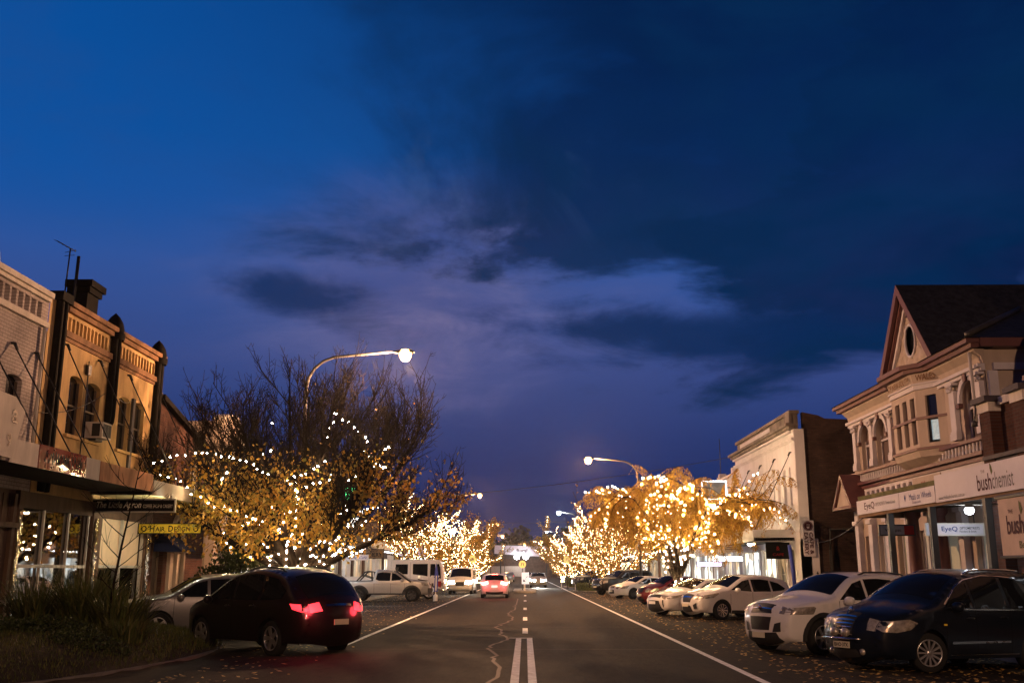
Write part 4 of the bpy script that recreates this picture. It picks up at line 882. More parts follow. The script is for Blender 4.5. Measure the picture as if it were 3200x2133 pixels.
# ---- left: hair salon building and the tall cream one behind
t = thing('brick_building', 'dark brick salon building with an arched pale doorway under the cream awning', 'building', (-12.5, 36.5, 0))
m = MB(); sheet(m, FLm, [(33.55, 0), (39.3, 0), (39.3, 6.1), (33.55, 7.4)], [rect(34.0, 35.0, .3, 2.6), rect(37.2, 38.4, 4.6, 5.7)], .2); m.build('wall', 'brick', t)
m = MB(); m.prism([(33.5, 7.38), (39.35, 6.08), (39.35, 6.26), (33.5, 7.56)], FLm, -.3, .2); m.build('barge_board', 'renderdk', t)
window(t, FLm, 37.2, 38.4, 4.6, 5.7, mull=1, pane='shopdim'); window(t, FLm, 34.0, 35.0, .3, 2.6, dep=.2, pane='mirrorglass', mid=False)  # upper pane's glow stands in for street-lamp light falling on it
m = MB(); m.box(-26, -12.71, 33.56, 39.3, 0, 6); m.build('roof', 'iron', t)
m = MB(); [fb(m, FLm, y, y + .16, .3, 2.3, .004, .12) for y in (35.4, 36.1, 36.8)]; fb(m, FLm, 35.3, 37.06, .1, .3, .004, .25); [fb(m, FLm, y, y + .4, .12, 2.28, .004, .03) for y in (35.6, 36.3)]
for k in range(10):
    a0, a1 = math.pi * k / 10, math.pi * (k + 1) / 10; c = 36.18
    m.prism([(c + .5 * math.cos(a0), 2.75 + .75 * math.sin(a0)), (c + .62 * math.cos(a0), 2.75 + .9 * math.sin(a0)), (c + .62 * math.cos(a1), 2.75 + .9 * math.sin(a1)), (c + .5 * math.cos(a1), 2.75 + .75 * math.sin(a1))], FLm, .004, .12)
fb(m, FLm, 35.3, 37.06, 2.3, 2.42, .004, .2); m.build('doorway_surround', 'cream', t)
m = MB(); m.prism([(33.8, 2.3), (35.2, 2.3), (35.2, 3.0), (33.8, 3.0)], lambda a, b, d: (-12.5 + .1 + d * (3.05 - b) * 1.3, a, b), 0, 1); m.build('canvas_blind', 'blueawn', t)
t = thing('cream_building', 'cream building with a curved parapet showing behind the big tree', 'building', (-12.5, 44, 0))
par = [(40.6, 7.75), (41.4, 7.95), (42.2, 8.02), (42.8, 7.98), (43.1, 7.75), (43.5, 7.3), (44.1, 6.85), (45, 6.5), (46, 6.35), (46.8, 6.3)]
m = MB(); m.prism([(40.6, 0), (46.8, 0)] + par[::-1], FLm, -.35, 0); m.build('wall', 'cream', t)
m = MB(); m.box(-22, -12.86, 40.62, 43, 0, 7.7); m.box(-22, -12.86, 43.02, 46.8, 0, 6.2); m.build('side_wall', 'cream', t)
m = MB(); [m.prism([a, b, (b[0], b[1] + .14), (a[0], a[1] + .14)], FLm, -.4, .1) for a, b in zip(par, par[1:])]; m.build('coping', 'offwhite', t)
m = MB(); fb(m, FLm, 42.5, 46.4, .3, 2.6, .004, .06); f = m.build('shop_window', 'framew', t); m = MB(); [fb(m, FLm, 42.6 + i * .95, 43.45 + i * .95, .4, 2.5, .064, .07) for i in range(4)]; m.build('pane', 'shopcool', f)
m = MB(); m.prism([(40.8, 3.2), (44.6, 3.2), (44.6, 3.3), (40.8, 3.3)], lambda a, b, d: (-12.5 + d * 1.6, a, b - d * .6), 0, 1); m.build('canvas_blind', 'blueawn', t)

# ---- generic shops further along
def shop(side, y0, y1, h, wall, lab, fascia, pane, seed, up=True, aw=True):
    fm = FLm if side < 0 else FRm; rr = random.Random(seed); t = thing('shop_building', lab, 'building', fm((y0 + y1) / 2, 0, 0), 'shops along the main street'); k = max(2, int((y1 - y0) / 2.6)); st = (y1 - y0) / k
    holes = [rect(y0 + st * (i + .3), y0 + st * (i + .7), 4.5, min(h - 1.1, 6.1)) for i in range(k)] if (up and h > 6) else []
    gh = [rect(y0 + .3 + (y1 - y0) / 2 * i, y0 + (y1 - y0) / 2 * (i + 1) - .3, .35, 2.75) for i in range(2)]
    m = MB(); sheet(m, fm, [(y0, 0), (y1, 0), (y1, h), (y0, h)], holes + gh, .2); m.build('wall', wall, t)
    m = MB(); fb(m, fm, y0, y1, h, h + .15, -.3, .15); fb(m, fm, y0, y1, h - .6, h - .45, .004, .12); [fb(m, fm, y, y + .35, h - .4, h + .45, -.25, .18) for y in (y0 + .05, y1 - .4)]; m.build('cornice', wall, t)
    m = MB(); a, b = sorted((fm(0, 0, -.21)[0], fm(0, 0, -14)[0])); m.box(a, b, y0, y1, 0, h - .5); m.build('roof', 'iron', t)
    for q in holes: window(t, fm, q[0][0], q[1][0], q[0][1], q[2][1], sill=wall)
    for q in gh:
        f = window(t, fm, q[0][0], q[1][0], q[0][1], q[2][1], dep=.18, fr='framew', pane=pane, mid=False, mull=2); f.name = 'shop_window'
    if aw:
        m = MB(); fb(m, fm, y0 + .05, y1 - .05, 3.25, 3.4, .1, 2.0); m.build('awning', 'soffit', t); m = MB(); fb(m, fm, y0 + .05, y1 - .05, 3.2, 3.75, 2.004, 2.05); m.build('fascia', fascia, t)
        m = MB(); fb(m, fm, y0 + 1, y1 - 1, 3.16, 3.21, 1.0, 1.12); m.build('strip_light', 'tube', t)
    return t
L = [(47, 54, 5.0, 'timber', 'low timber-fronted shop just past the curved parapet', 'soffit', 'shopdim', False), (54.1, 61, 5.2, 'brickdk', 'brown brick shop with white strip lights behind the big tree', 'soffit', 'shopdim', False), (61.1, 69, 5.4, 'brickdk', 'brown shop with dim windows left of the butchery', 'soffit', 'shopdim', False), (69.1, 79, 4.9, 'brickdk', 'butchery shop behind the silver ute', 'offwhite', 'shopdim', False), (79.1, 90, 5.6, 'brickdk', 'shop with the pale gabled sign behind the tow truck', 'signw', 'shopdim', False),
     (90.1, 103, 6.9, 'brickdk', 'two-storey brick shop behind the second fairy-lit tree', 'offwhite', 'shoplit', True), (103.1, 120, 5.5, 'offwhite', 'pale shop behind the golden-green tree on the left', 'signw', 'shopcool', False), (120.1, 145, 6.2, 'brick', 'red brick shop far along the left side', 'offwhite', 'shoplit', True), (145.1, 185, 5.5, 'cream', 'last cream shops along the left side', 'signw', 'shopcool', False)]
for i, a in enumerate(L): shop(-1, a[0], a[1], a[2], a[3], a[4], a[5], a[6], 100 + i, a[7])
Rr_ = [(59.5, 63.9, 7.2, 'cafe', 'white shop with square piers next to the white arched-window building', 'offwhite', 'shoplit', True), (64, 68, 7.0, 'offwhite', 'pale pier-topped shop behind the amber tree', 'signw', 'shopcool', True), (68.1, 77, 5.2, 'offwhite', 'brightly lit low shop behind the red and white parked cars', 'signw', 'shopcool', False), (77.1, 88, 5.4, 'brickdk', 'brown shop with a glowing white front behind the black four-wheel drive', 'soffit', 'shopcool', False), (88.1, 104, 6.2, 'brickdk', 'two-storey brown shop behind the clipped hedge', 'offwhite', 'shopdim', True), (104.1, 122, 5.4, 'offwhite', 'pale shop behind the farther hedge planter', 'signw', 'shopcool', False), (122.1, 150, 6.4, 'brick', 'red brick shop far along the right side', 'offwhite', 'shoplit', True), (150.1, 190, 5.6, 'cream', 'last cream shops along the right side', 'signw', 'shopdim', False)]
for i, a in enumerate(Rr_): shop(1, a[0], a[1], a[2], a[3], a[4], a[5], a[6], 200 + i, a[7])
t = thing('end_building', 'pale-fronted building with a long white sign closing the end of the street', 'building', (0, 330, -.3)); m = MB(); m.box(-40, 40, 331, 345, -.4, 5.5); m.build('wall', 'brickdk', t); m = MB(); m.prism([(-40, 5.5), (40, 5.5), (0, 9)], lambda a, b, d: (a, 330.5 + d, b), 0, 15); m.build('roof', 'iron', t)
m = MB(); m.box(-18, 0, 328, 331, 0, 3.2); m.build('annexe', 'cream', t)
t = thing('fascia_sign', 'long white sign on the building at the street end', 'sign', (-1, 326, 6)); m = MB(); m.prism([(-9.8, 7.1), (8.4, 5.9), (8.4, 8.0), (6.5, 9.4), (-9.8, 9.7)], lambda a, b, d: (a, 325 + d, b), 0, .4); m.build('board', mk('far_sign_white', (.5, .45, .5), .6, emit=(.8, .7, .85), es=.22), t)
m = MB(); text(m, 'Rural', (-1, 324.9, 8), (1, 0, 0), UP, 3.4, 1.1, .02); text(m, 'Shop', (5, 324.9, 8), (1, 0, 0), UP, 2.6, 1, .02); m.build('lettering', 'black', t); m = MB(); m.box(-8, -7.6, 325.2, 325.6, -.3, 7.2); m.box(6.6, 7, 325.2, 325.6, -.3, 6); m.build('leg', 'darkmetal', t)
for i, x in enumerate((-2.6, .2)):
    t = thing('floodlight', ['left white floodlight below the long sign at the street end', 'right white floodlight below the long sign at the street end'][i], 'lamp', (x, 324, 5.2), 'floodlights below the street-end sign'); m = MB(); m.lathe([(.001, -.8), (.7, -.5), (.9, 0), (.7, .5), (.001, .8)], (x, 324, 6.0), n=12); m.build('lens', 'coollens', t); m = MB(); m.tube([(x, 324.4, 6.6), (x, 325, 7.4)], .1, 5); m.build('bracket', 'darkmetal', t)
# left shop signs
hang_sign('brown hanging sign reading BUTCHERY under a shop awning', -11.95, -9.95, 71.5, 2.55, 3.15, 'wood', 'soffit', [('BUTCHERY', -10.95, 2.78, 1.75, .3, 'black', .02, 0), ('TOP SHOP', -10.9, 3.04, 1.1, .13, 'black', .01, 0)], 3.3)
hang_sign('white hanging sign with a red left panel and Café in blue', -12.3, -10.2, 66, 2.38, 2.66, 'signw', 'offwhite', [('PARAGON', -11.2, 2.5, .75, .12, 'blue', .01, 0), ('Café', -10.52, 2.52, .5, .17, 'blue', 0, .3)], 3.3, extra=lambda t, y: MB().box(-12.3, -11.65, y - .008, y - .002, 2.38, 2.66).build('panel', 'red', t))
t = thing('awning_sign', 'pale gabled sign with two lines of blue capitals on the awning end', 'sign', (-9.3, 88, 3.2)); m = MB(); m.prism([(-10.9, 2.95), (-7.6, 2.95), (-7.6, 3.2), (-8.4, 4.0), (-10.3, 4.0), (-10.9, 3.3)], lambda a, b, d: (a, 88 + d, b), 0, .12); m.build('board', mk('pale_lilac_sign', (.5, .45, .55), .6, emit=(.7, .65, .8), es=.12), t); m = MB(); text(m, 'COOTAMUNDRA', (-9.3, 87.97, 3.66), (1, 0, 0), UP, 1.8, .22, .01); text(m, 'LIVING CENTRE', (-9.25, 87.97, 3.27), (1, 0, 0), UP, 2.5, .32, .02); m.build('lettering', 'blue', t)
m = MB(); m.box(-10.5, -7.7, 87.6, 87.75, 2.6, 2.78); m.build('strip_light', 'tube', t)
t = thing('lit_sign', 'glowing sign stack, green shape above a white panel and round disc, behind the golden leaves', 'sign', (-10.9, 64, 3.7)); m = MB(); m.box(-11.0, -10.85, 64.0, 64.15, 3.7, 7.2); m.build('post', 'darkmetal', t)
m = MB(); m.prism([(-10.95 + .62 * math.cos(R(a)) * (1 if a % 60 else .72), 6.45 + .72 * math.sin(R(a)) * (1 if a % 60 else .8)) for a in range(0, 360, 30)], lambda a, b, d: (a, 63.9 - d, b), 0, .1); m.build('emblem', 'green', t)
m = MB(); m.box(-11.3, -10.2, 63.8, 63.95, 5.15, 5.5); m.build('panel', 'signlit', t); m = MB(); m.prism([(-10.75 + .34 * math.cos(R(a)), 4.65 + .34 * math.sin(R(a))) for a in range(0, 360, 20)], lambda a, b, d: (a, 63.9 - d, b), 0, .1); m.build('disc', 'signlit', t); m = MB(); text(m, 'Q', (-10.75, 63.78, 4.66), (1, 0, 0), UP, h=.34, bold=.02); m.build('lettering', 'blue', t)
for i, (x0, x1, y, z) in enumerate([(-11.9, -10.2, 60, 2.5), (-12.2, -10.4, 55, 2.55)]):
    t = thing('lightbox', ['glowing blank lightbox under the awning right of the tree trunk', 'glowing blank lightbox seen between the forked trunk'][i], 'sign', ((x0 + x1) / 2, y, z), 'glowing lightboxes under the left awnings'); m = MB(); m.box(x0, x1, y, y + .2, z, z + .5); m.build('panel', 'tube', t); m = MB(); m.box(x0 - .03, x1 + .03, y + .02, y + .18, z + .5, z + .55); m.build('frame', 'darkmetal', t); m = MB(); m.tube([((x0 + x1) / 2, y + .1, z + .55), ((x0 + x1) / 2, y + .1, 3.3)], .02, 5); m.build('hanger', 'darkmetal', t)
for i, (x, y) in enumerate([(-11.2, 58), (-11.4, 64), (-11, 68), (11.6, 52.5)]):
    t = thing('awning_lamp', ['round white lamp under the brown brick shop awning', 'round white lamp under the pale shop awning left of the butchery', 'round white lamp nearest the butchery sign', 'round white lamp under the café awning'][i], 'lamp', (x, y, 3.0), 'round lamps under the awnings'); m = MB(); m.lathe([(.001, -.12), (.1, -.08), (.13, 0), (.1, .08), (.04, .12)], (x, y, 3.02), n=12); m.build('bulb', 'coollens', t); m = MB(); m.tube([(x, y, 3.12), (x, y, 3.3)], .02, 5); m.build('bracket', 'darkmetal', t)
t = thing('post_lantern', 'post-top lantern glowing beside the second fairy-lit tree', 'street lamp', (-6.6, 92, -.1)); m = MB(); m.tube([(-6.6, 92, -.1), (-6.6, 92, 4.9)], .05, 7); m.build('pole', 'darkmetal', t); m = MB(); m.lathe([(.001, -.25), (.22, -.2), (.3, 0), (.22, .22), (.001, .3)], (-6.6, 92, 5.15), n=12); m.build('lens', 'coollens', t)
# ---- right: the old bank
t = thing('bank_building', 'cream old bank with a steep gable, oriel window and arched openings', 'building', (12.5, 32.3, 0))
ar = [(27.12, 28.25), (34.25, 35.42), (35.88, 37.05)]
m = MB(); gw = [rect(27.3, 28.3, .9, 2.9), rect(29.4, 30.6, .9, 2.9), rect(31.2, 32.4, .2, 2.9), rect(33.2, 34.2, .9, 2.9), rect(35.0, 36.0, .9, 2.9), rect(36.5, 37.4, .2, 2.9)]
sheet(m, FRm, [(26.7, 0), (38, 0), (38, 7.3), (26.7, 7.3)], [arch(a, b, 5.2, 6.88, .56, 12) for a, b in ar] + gw, .22); m.build('wall', 'cream', t)
for a, b in ar:
    c = (a + b) / 2; m = MB()
    for k in range(14):
        A0, A1 = math.pi * k / 14, math.pi * (k + 1) / 14; r0, r1 = (b - a) / 2 + .005, (b - a) / 2 + .15; e0, e1 = .565, .72
        m.prism([(c + r0 * math.cos(A0), 6.32 + e0 * math.sin(A0)), (c + r1 * math.cos(A0), 6.32 + e1 * math.sin(A0)), (c + r1 * math.cos(A1), 6.32 + e1 * math.sin(A1)), (c + r0 * math.cos(A1), 6.32 + e0 * math.sin(A1))], FRm, .004, .09)
    m.build('arch_moulding', 'creampale', t)
    m = MB(); fb(m, FRm, a - .16, a + .03, 6.18, 6.3, .004, .13); fb(m, FRm, b - .03, b + .16, 6.18, 6.3, .004, .13); m.prism([(c - .07, 6.84), (c + .07, 6.84), (c + .11, 7.06), (c - .11, 7.06)], FRm, .095, .16); m.build('keystone', 'maroon', t)
    f = window(t, FRm, a, b, 5.2, 6.88, .56, dep=.2, fr='creampale', pane='blind', mid=False)
    m = MB(); fb(m, FRm, a + .05, b - .05, 6.12, 6.19, -.2, -.14); m.build('transom', 'creampale', f)
for i, a in enumerate(gw):
    window(t, FRm, a[0][0], a[1][0], a[0][1], a[2][1], dep=.2, fr='creampale', pane=mk('window_blind_%d' % i, [(.62, .6, .5), (.5, .5, .36), (.62, .62, .58), (.55, .5, .3), (.62, .62, .6), (.4, .3, .25)][i], .7, var=.06, emit=(.95, .95, .8), es=[.08, .06, .03, .05, .11, .02][i]), mid=False)
for y in (26.95, 28.66, 33.75, 35.65, 37.45):
    m = MB(); w_ = .3 if y != 28.66 else .34; fb(m, FRm, y - w_ / 2, y + w_ / 2, 5.3, 6.72, .004, .14); fb(m, FRm, y - w_ / 2 - .05, y + w_ / 2 + .05, 5.3, 5.5, .144, .18); fb(m, FRm, y - w_ / 2 - .03, y + w_ / 2 + .03, 5.5, 5.57, .144, .165); fb(m, FRm, y - w_ / 2 - .06, y + w_ / 2 + .06, 6.88, 6.95, .004, .2); m.build('pilaster', 'creampale', t)
    m = MB(); rr = random.Random(int(y * 9))
    for k in range(16): m.octa(FRm(y + rr.uniform(-.17, .17), 6.8 + rr.uniform(-.07, .07), .12 + rr.uniform(0, .06)), .055)
    m.build('capital', 'creampale', t)
m = MB(); fb(m, FRm, 26.7, 38.05, 5.12, 5.22, .004, .2); m.build('sill_course', 'maroon', t)
m = MB()
for k in range(48): y = 26.9 + k * .23; m.lathe([(.04, 4.82), (.065, 4.9), (.035, 4.98), (.05, 5.1)], FRm(y, 0, .1), n=6)
m.build('balusters', 'creampale', t)
m = MB(); fb(m, FRm, 26.7, 38.05, 4.7, 4.8, .004, .32); fb(m, FRm, 26.7, 38.05, 4.56, 4.66, .004, .22); m.build('string_cornice', 'maroon', t)
m = MB(); fb(m, FRm, 26.7, 38.05, 4.45, 4.555, .004, .16); [fb(m, FRm, 26.8 + i * .5, 27.0 + i * .5, 4.3, 4.445, .004, .2) for i in range(22)]; fb(m, FRm, 26.7, 38.05, 3.85, 4.0, .004, .12); m.build('dentils', 'creampale', t)
m = MB(); fb(m, FRm, 26.65, 38.1, 6.97, 7.06, .004, .12); fb(m, FRm, 26.65, 38.1, 7.064, 7.16, .004, .2); m.build('entablature', 'creampale', t)
m = MB(); m.prism([(0, 7.17), (.06, 7.17), (.1, 7.35), (.28, 7.52), (.28, 7.56), (0, 7.56)], lambda a, b, d: (12.498 - a, d, b), 26.62, 38.12); m.build('frieze', 'cream', t)
m = MB(); fb(m, FRm, 26.45, 38.4, 7.565, 7.68, -.2, .42); fb(m, FRm, 26.4, 38.45, 7.684, 7.8, -.2, .55); m.build('eaves', 'maroon', t)
# main hip roof and the gable roof across it
m = MB(); e_ = [(11.9, 26.35, 7.81), (26, 26.35, 7.81), (26, 38.5, 7.81), (11.9, 38.5, 7.81)]; m.add(e_ + [(17.2, 32.4, 10.45), (21.5, 32.4, 10.45)], [(0, 1, 5, 4), (1, 2, 5), (2, 3, 4, 5), (3, 0, 4), (3, 2, 1, 0)]); m.build('roof', 'slate', t)
m = MB(); m.add([(12.08, 28.95, 7.83), (12.08, 33.65, 7.83), (12.08, 31.3, 10.72), (21, 28.95, 7.83), (21, 33.65, 7.83), (21, 31.3, 10.72)], [(0, 3, 5, 2), (1, 2, 5, 4), (3, 4, 5)]); m.add([(12.1, 29.2, 7.83), (12.1, 33.4, 7.83), (12.1, 31.3, 10.55), (21, 29.2, 7.83), (21, 33.4, 7.83), (21, 31.3, 10.55)], [(0, 2, 5, 3), (1, 4, 5, 2)]); m.build('gable_roof', 'slate', t)
m = MB(); m.tube([(12.0, 26.4, 7.9), (17.2, 32.4, 10.5)], .09, 6); m.tube([(17.2, 32.4, 10.5), (21.5, 32.4, 10.5)], .08, 6); m.build('ridge_capping', 'galv', t)
oval = [(31.3 + .42 * math.cos(2 * math.pi * i / 20), 8.85 + .52 * math.sin(2 * math.pi * i / 20)) for i in range(20)]
fg = lambda a, b, d: (12.42 - d, a, b)
# carved tympanum: a finely faceted sheet with leafy relief
tri = [(29.35, 7.82), (33.25, 7.82), (31.3, 10.3)]; rr = random.Random(2); ex = []
while len(ex) < 1500:
    p = (rr.uniform(29.4, 33.2), rr.uniform(7.85, 10.2))
    if inside(p, tri) and not inside(p, oval): ex.append(p)
rv, fs = cdt(tri, [oval], ex); m = MB()
def relief(a, b):
    r = math.hypot((a - 31.3) / 1.0, (b - 8.85)); th_ = math.atan2(b - 8.85, a - 31.3)
    return .05 * math.sin(9 * th_ + 5 * r) * math.sin(7 * r + 1) + .02 * math.sin(31 * a) * math.sin(29 * b)
m.add([fg(p.x, p.y, .02 + (relief(p.x, p.y) if .55 < math.hypot(p.x - 31.3, p.y - 8.85) else 0)) for p in rv], fs, True); m.build('tympanum', 'cream', t)
m = MB(); m.prism(oval, fg, -.12, -.1); m.build('oval_window', 'dkwin', t)
m = MB(); m.tube([fg(a, b, .04) for a, b in oval + oval[:2]], .045, 6); m.build('oval_moulding', 'creampale', t)
m = MB()
for sg in (-1, 1):
    A = (31.3 + sg * 2.32, 7.84); B = (31.3, 10.72); q = (31.3 + sg * 2.02, 7.84); q2 = (31.3, 10.36); m.prism([A, B, q2, q], lambda a, b, d: (12.06 + d, a, b), 0, .12)
    q3 = (31.3 + sg * 1.9, 7.84); q4 = (31.3, 10.2); m.prism([q, q2, q4, q3], lambda a, b, d: (12.2 + d, a, b), 0, .14)
m.build('barge_board', 'maroon', t)
m = MB()
for sg in (-1, 1): q, q2, q3, q4 = (31.3 + sg * 1.88, 7.84), (31.3, 10.18), (31.3 + sg * 1.72, 7.84), (31.3, 9.98); m.prism([q, q2, q4, q3], lambda a, b, d: (12.3 + d, a, b), 0, .1)
m.build('raking_moulding', 'creampale', t)
# oriel (bay) window
P4 = [(33.2, 0), (32.3, .52), (30.3, .52), (29.4, 0)]
def band(mb, z0, z1, g0=0., g1=None, d0=0.):
    g1 = g0 if g1 is None else g1; lo = [FRm(a, z0, b + g0) for a, b in P4]; hi = [FRm(a, z1, b + g1) for a, b in P4]
    lo[0] = FRm(33.2 + g0, z0, d0); lo[3] = FRm(29.4 - g0, z0, d0); hi[0] = FRm(33.2 + g1, z1, d0); hi[3] = FRm(29.4 - g1, z1, d0)
    mb.add(lo + hi, [(0, 1, 5, 4), (1, 2, 6, 5), (2, 3, 7, 6), (0, 3, 2, 1), (4, 5, 6, 7)])
m = MB()
ff = lambda a, b, d: FRm(a, b, .52 + d)
u2 = Vector((12.5 - 11.98, -(.9), 0)); L2 = u2.length; u2n = u2.normalized(); n2_ = Vector((-.9, -.52, 0)).normalized()
fr_ = lambda a, b, d: tuple(Vector((11.98, 30.3, 0)) + u2n * a + n2_ * d + UP * b)
u3 = Vector((12.5 - 11.98, .9, 0)); u3n = u3.normalized(); n3_ = Vector((-.9, .52, 0)).normalized(); fl_ = lambda a, b, d: tuple(Vector((11.98, 32.3, 0)) + u3n * a + n3_ * d + UP * b)
slots = [rect(30.42 + i * .62, 30.42 + i * .62 + .36, 5.42, 6.85) for i in range(3)]
sheet(m, ff, [(30.3, 5.3), (32.3, 5.3), (32.3, 7.05), (30.3, 7.05)], slots, .16); sheet(m, fr_, [(0, 5.3), (L2, 5.3), (L2, 7.05), (0, 7.05)], [rect(.34, .74, 5.42, 6.85)], .1); sheet(m, fl_, [(0, 5.3), (L2, 5.3), (L2, 7.05), (0, 7.05)], [rect(.34, .74, 5.42, 6.85)], .1)
bay = m.build('oriel', 'cream', t)
m = MB()
for q in slots: m.prism(q, ff, -.17, -.155)
m.build('pane', 'blind', bay)
m = MB(); m.prism(rect(.34, .74, 6.2, 6.85), fr_, -.1, -.09); m.build('pane', 'dkwin', bay); m = MB(); m.prism(rect(.34, .74, 5.42, 6.85), fl_, -.1, -.09); m.build('pane', 'dkwin', bay)
m = MB(); m.prism(rect(.42, .74, 5.5, 6.1), fr_, -.1, -.09); m.build('pane', mk('lit_curtain', (.4, .45, .45), .7, emit=(.55, .8, .85), es=.35, var=.5, scale=5), bay)
m = MB(); m.prism(rect(.34, .74, 6.1, 6.2), fr_, -.1, -.06); m.prism(rect(.34, .42, 5.42, 6.1), fr_, -.1, -.06); m.build('sash', 'darkmetal', bay)
m = MB(); band(m, 6.14, 6.22, .05); m.build('transom', 'maroon', bay)
m = MB(); band(m, 5.22, 5.3, .1); m.build('sill', 'maroon', bay)
m = MB(); band(m, 5.02, 5.215, -.02, .06); band(m, 4.84, 5.015, -.3, -.03); m.build('corbel', 'cream', bay)
m = MB(); band(m, 7.06, 7.2, .05); band(m, 7.204, 7.25, .1); m.build('moulding', 'creampale', bay)
m = MB(); band(m, 7.254, 7.56, .03, .1); m.build('name_band', 'cream', bay)
m = MB(); band(m, 7.565, 7.68, .3); band(m, 7.684, 7.82, .42); m.build('cornice', 'maroon', bay)
M['carved'] = mk('carved_letters', (.2, .11, .06), .8)
m = MB(); text(m, 'OF NEW SOUTH', ff(31.3, 7.4, .125), (0, -1, 0), UP, 1.75, .19, .02); m.build('lettering', 'carved', bay); m = MB(); text(m, 'WALES', Vector(fr_(.52, 7.4, .125)), u2n, UP, .72, .2, .02); m.build('lettering', 'carved', bay)
# door pediment and ground floor
m = MB(); m.prism([(36.3, 3.98), (38.15, 3.98), (37.22, 4.98)], FRm, .2, .75); m.build('door_pediment', 'cream', t)
m = MB(); m.prism([(36.15, 3.98), (36.35, 3.98), (37.22, 4.98), (37.22, 5.14)], FRm, .1, .85); m.prism([(38.3, 3.98), (37.22, 5.14), (37.22, 4.98), (38.1, 3.98)], FRm, .1, .85); fb(m, FRm, 36.15, 38.3, 3.86, 3.97, .1, .85); m.build('pediment_trim', 'maroon', t)
for y in (26.95, 28.8, 30.9, 32.8, 34.6, 36.25, 37.7):
    m = MB(); fb(m, FRm, y - .18, y + .18, 0, 3.8, .004, .2); fb(m, FRm, y - .24, y + .24, 1.0, 1.2, .204, .28); fb(m, FRm, y - .24, y + .24, 3.3, 3.45, .204, .28); m.build('ground_pilaster', 'creampale', t)
for y in (29.0, 31.0):
    m = MB(); m.lathe([(.26, 1.0), (.26, 1.15), (.19, 1.22), (.2, 2), (.17, 3.2), (.25, 3.3), (.25, 3.5)], FRm(y + .3, 0, .55), n=14); m.build('column', 'maroon', t)
m = MB(); fb(m, FRm, 26.7, 38.05, .86, 1.0, .004, .35); m.build('plinth_course', 'maroon', t); m = MB(); fb(m, FRm, 26.7, 38.05, 0, .85, .004, .2); m.build('plinth', 'cream', t)
m = MB(); m.tube([FRm(26.85, 7.5, .3), FRm(26.85, 6.2, .3), FRm(26.8, 5.6, .32)], .05, 8); m.build('downpipe', 'offwhite', t)
fs_ = lambda a, b, d: (a, 26.7 - d, b)
m = MB(); sheet(m, fs_, [(12.52, 0), (22, 0), (22, 7.56), (12.52, 7.56)], [arch(13.5, 14.6, 5.2, 6.88, .56, 12)], .2); m.build('side_wall', 'cream', t)
window(t, fs_, 13.5, 14.6, 5.2, 6.88, .56, dep=.18, fr='creampale', pane='dkwin', mid=True)
m = MB()
for k in range(14):
    A0, A1 = math.pi * k / 14, math.pi * (k + 1) / 14
    m.prism([(14.05 + r_ * math.cos(A_), 6.32 + e_ * math.sin(A_)) for r_, e_, A_ in ((.555, .565, A0), (.72, .73, A0), (.72, .73, A1), (.555, .565, A1))], fs_, .004, .09)
m.build('arch_moulding', 'creampale', t)
m = MB(); m.prism(rect(12.7, 22, 6.97, 7.16), fs_, .004, .14); m.build('entablature', 'creampale', t); m = MB(); m.prism(rect(12.3, 22, 7.565, 7.8), fs_, .0, .36); m.build('eaves', 'maroon', t)
m = MB(); m.prism(rect(12.55, 12.8, 5.3, 6.95), fs_, .004, .1); m.build('pilaster', 'creampale', t)
# ---- right: chemist
t = thing('chemist_building', 'red brick chemist with pale framed parapet panel and curved pediment at the right edge', 'building', (12.5, 20, 0))
m = MB(); sheet(m, FRm, [(12, 0), (26.66, 0), (26.66, 5.9), (12, 5.9)], [rect(15, 25.4, .4, 2.9)], .15); m.build('wall', 'brick', t)
m = MB(); [fb(m, FRm, y, y + .6, 0, 5.75, .004, .3) for y in (26.05, 24.2)]; m.build('pier', 'brick', t)
m = MB(); [fb(m, FRm, y - .04, y + .64, 5.75, 6.0, .0, .34) for y in (26.05, 24.2)]; fb(m, FRm, 24.3, 26.0, 5.9, 6.1, -.3, .1); m.build('pier_cap', 'offwhite', t)
m = MB(); [fb(m, FRm, y - .12, y + .72, 6.005, 6.15, -.05, .46) for y in (26.05, 24.2)]; fb(m, FRm, 12, 26.6, 4.5, 4.6, .004, .36); fb(m, FRm, 12, 26.6, 4.42, 4.495, .004, .26); m.build('moulding', mk('dark_grey_trim', (.07, .06, .07), .6), t)
m = MB(); fb(m, FRm, 14, 24.1, 4.95, 6.2, .004, .16); fb(m, FRm, 12, 26.6, 4.0, 4.41, .004, .2); m.build('parapet_panel', mk('pale_parapet_render', (.5, .45, .48), .75, var=.08), t)
m = MB()
for a in ((22.6, 23.75, 5.05, 5.12), (22.6, 23.75, 5.9, 5.97), (23.68, 23.75, 5.12, 5.9), (14, 22.4, 5.05, 5.12), (22.33, 22.4, 5.12, 5.97)): fb(m, FRm, *a, .164, .22)
fb(m, FRm, 14, 24.15, 6.2, 6.32, -.1, .3); m.build('panel_frame', 'maroon', t)
c = 21.9; ped = [(c + 1.9 * math.cos(math.pi * i / 20), 6.32 + 1.75 * math.sin(math.pi * i / 20)) for i in range(21)]
m = MB(); m.prism(ped, FRm, -.2, .1); m.build('pediment', mk('pale_pediment', (.5, .46, .5), .75, var=.08), t)
m = MB(); m.tube([FRm(a, b, .06) for a, b in ped], .12, 6); m.build('pediment_moulding', 'darkmetal', t)
m = MB(); m.box(12.66, 26, 12, 26.62, 0, 5.6); m.build('roof', 'iron', t)
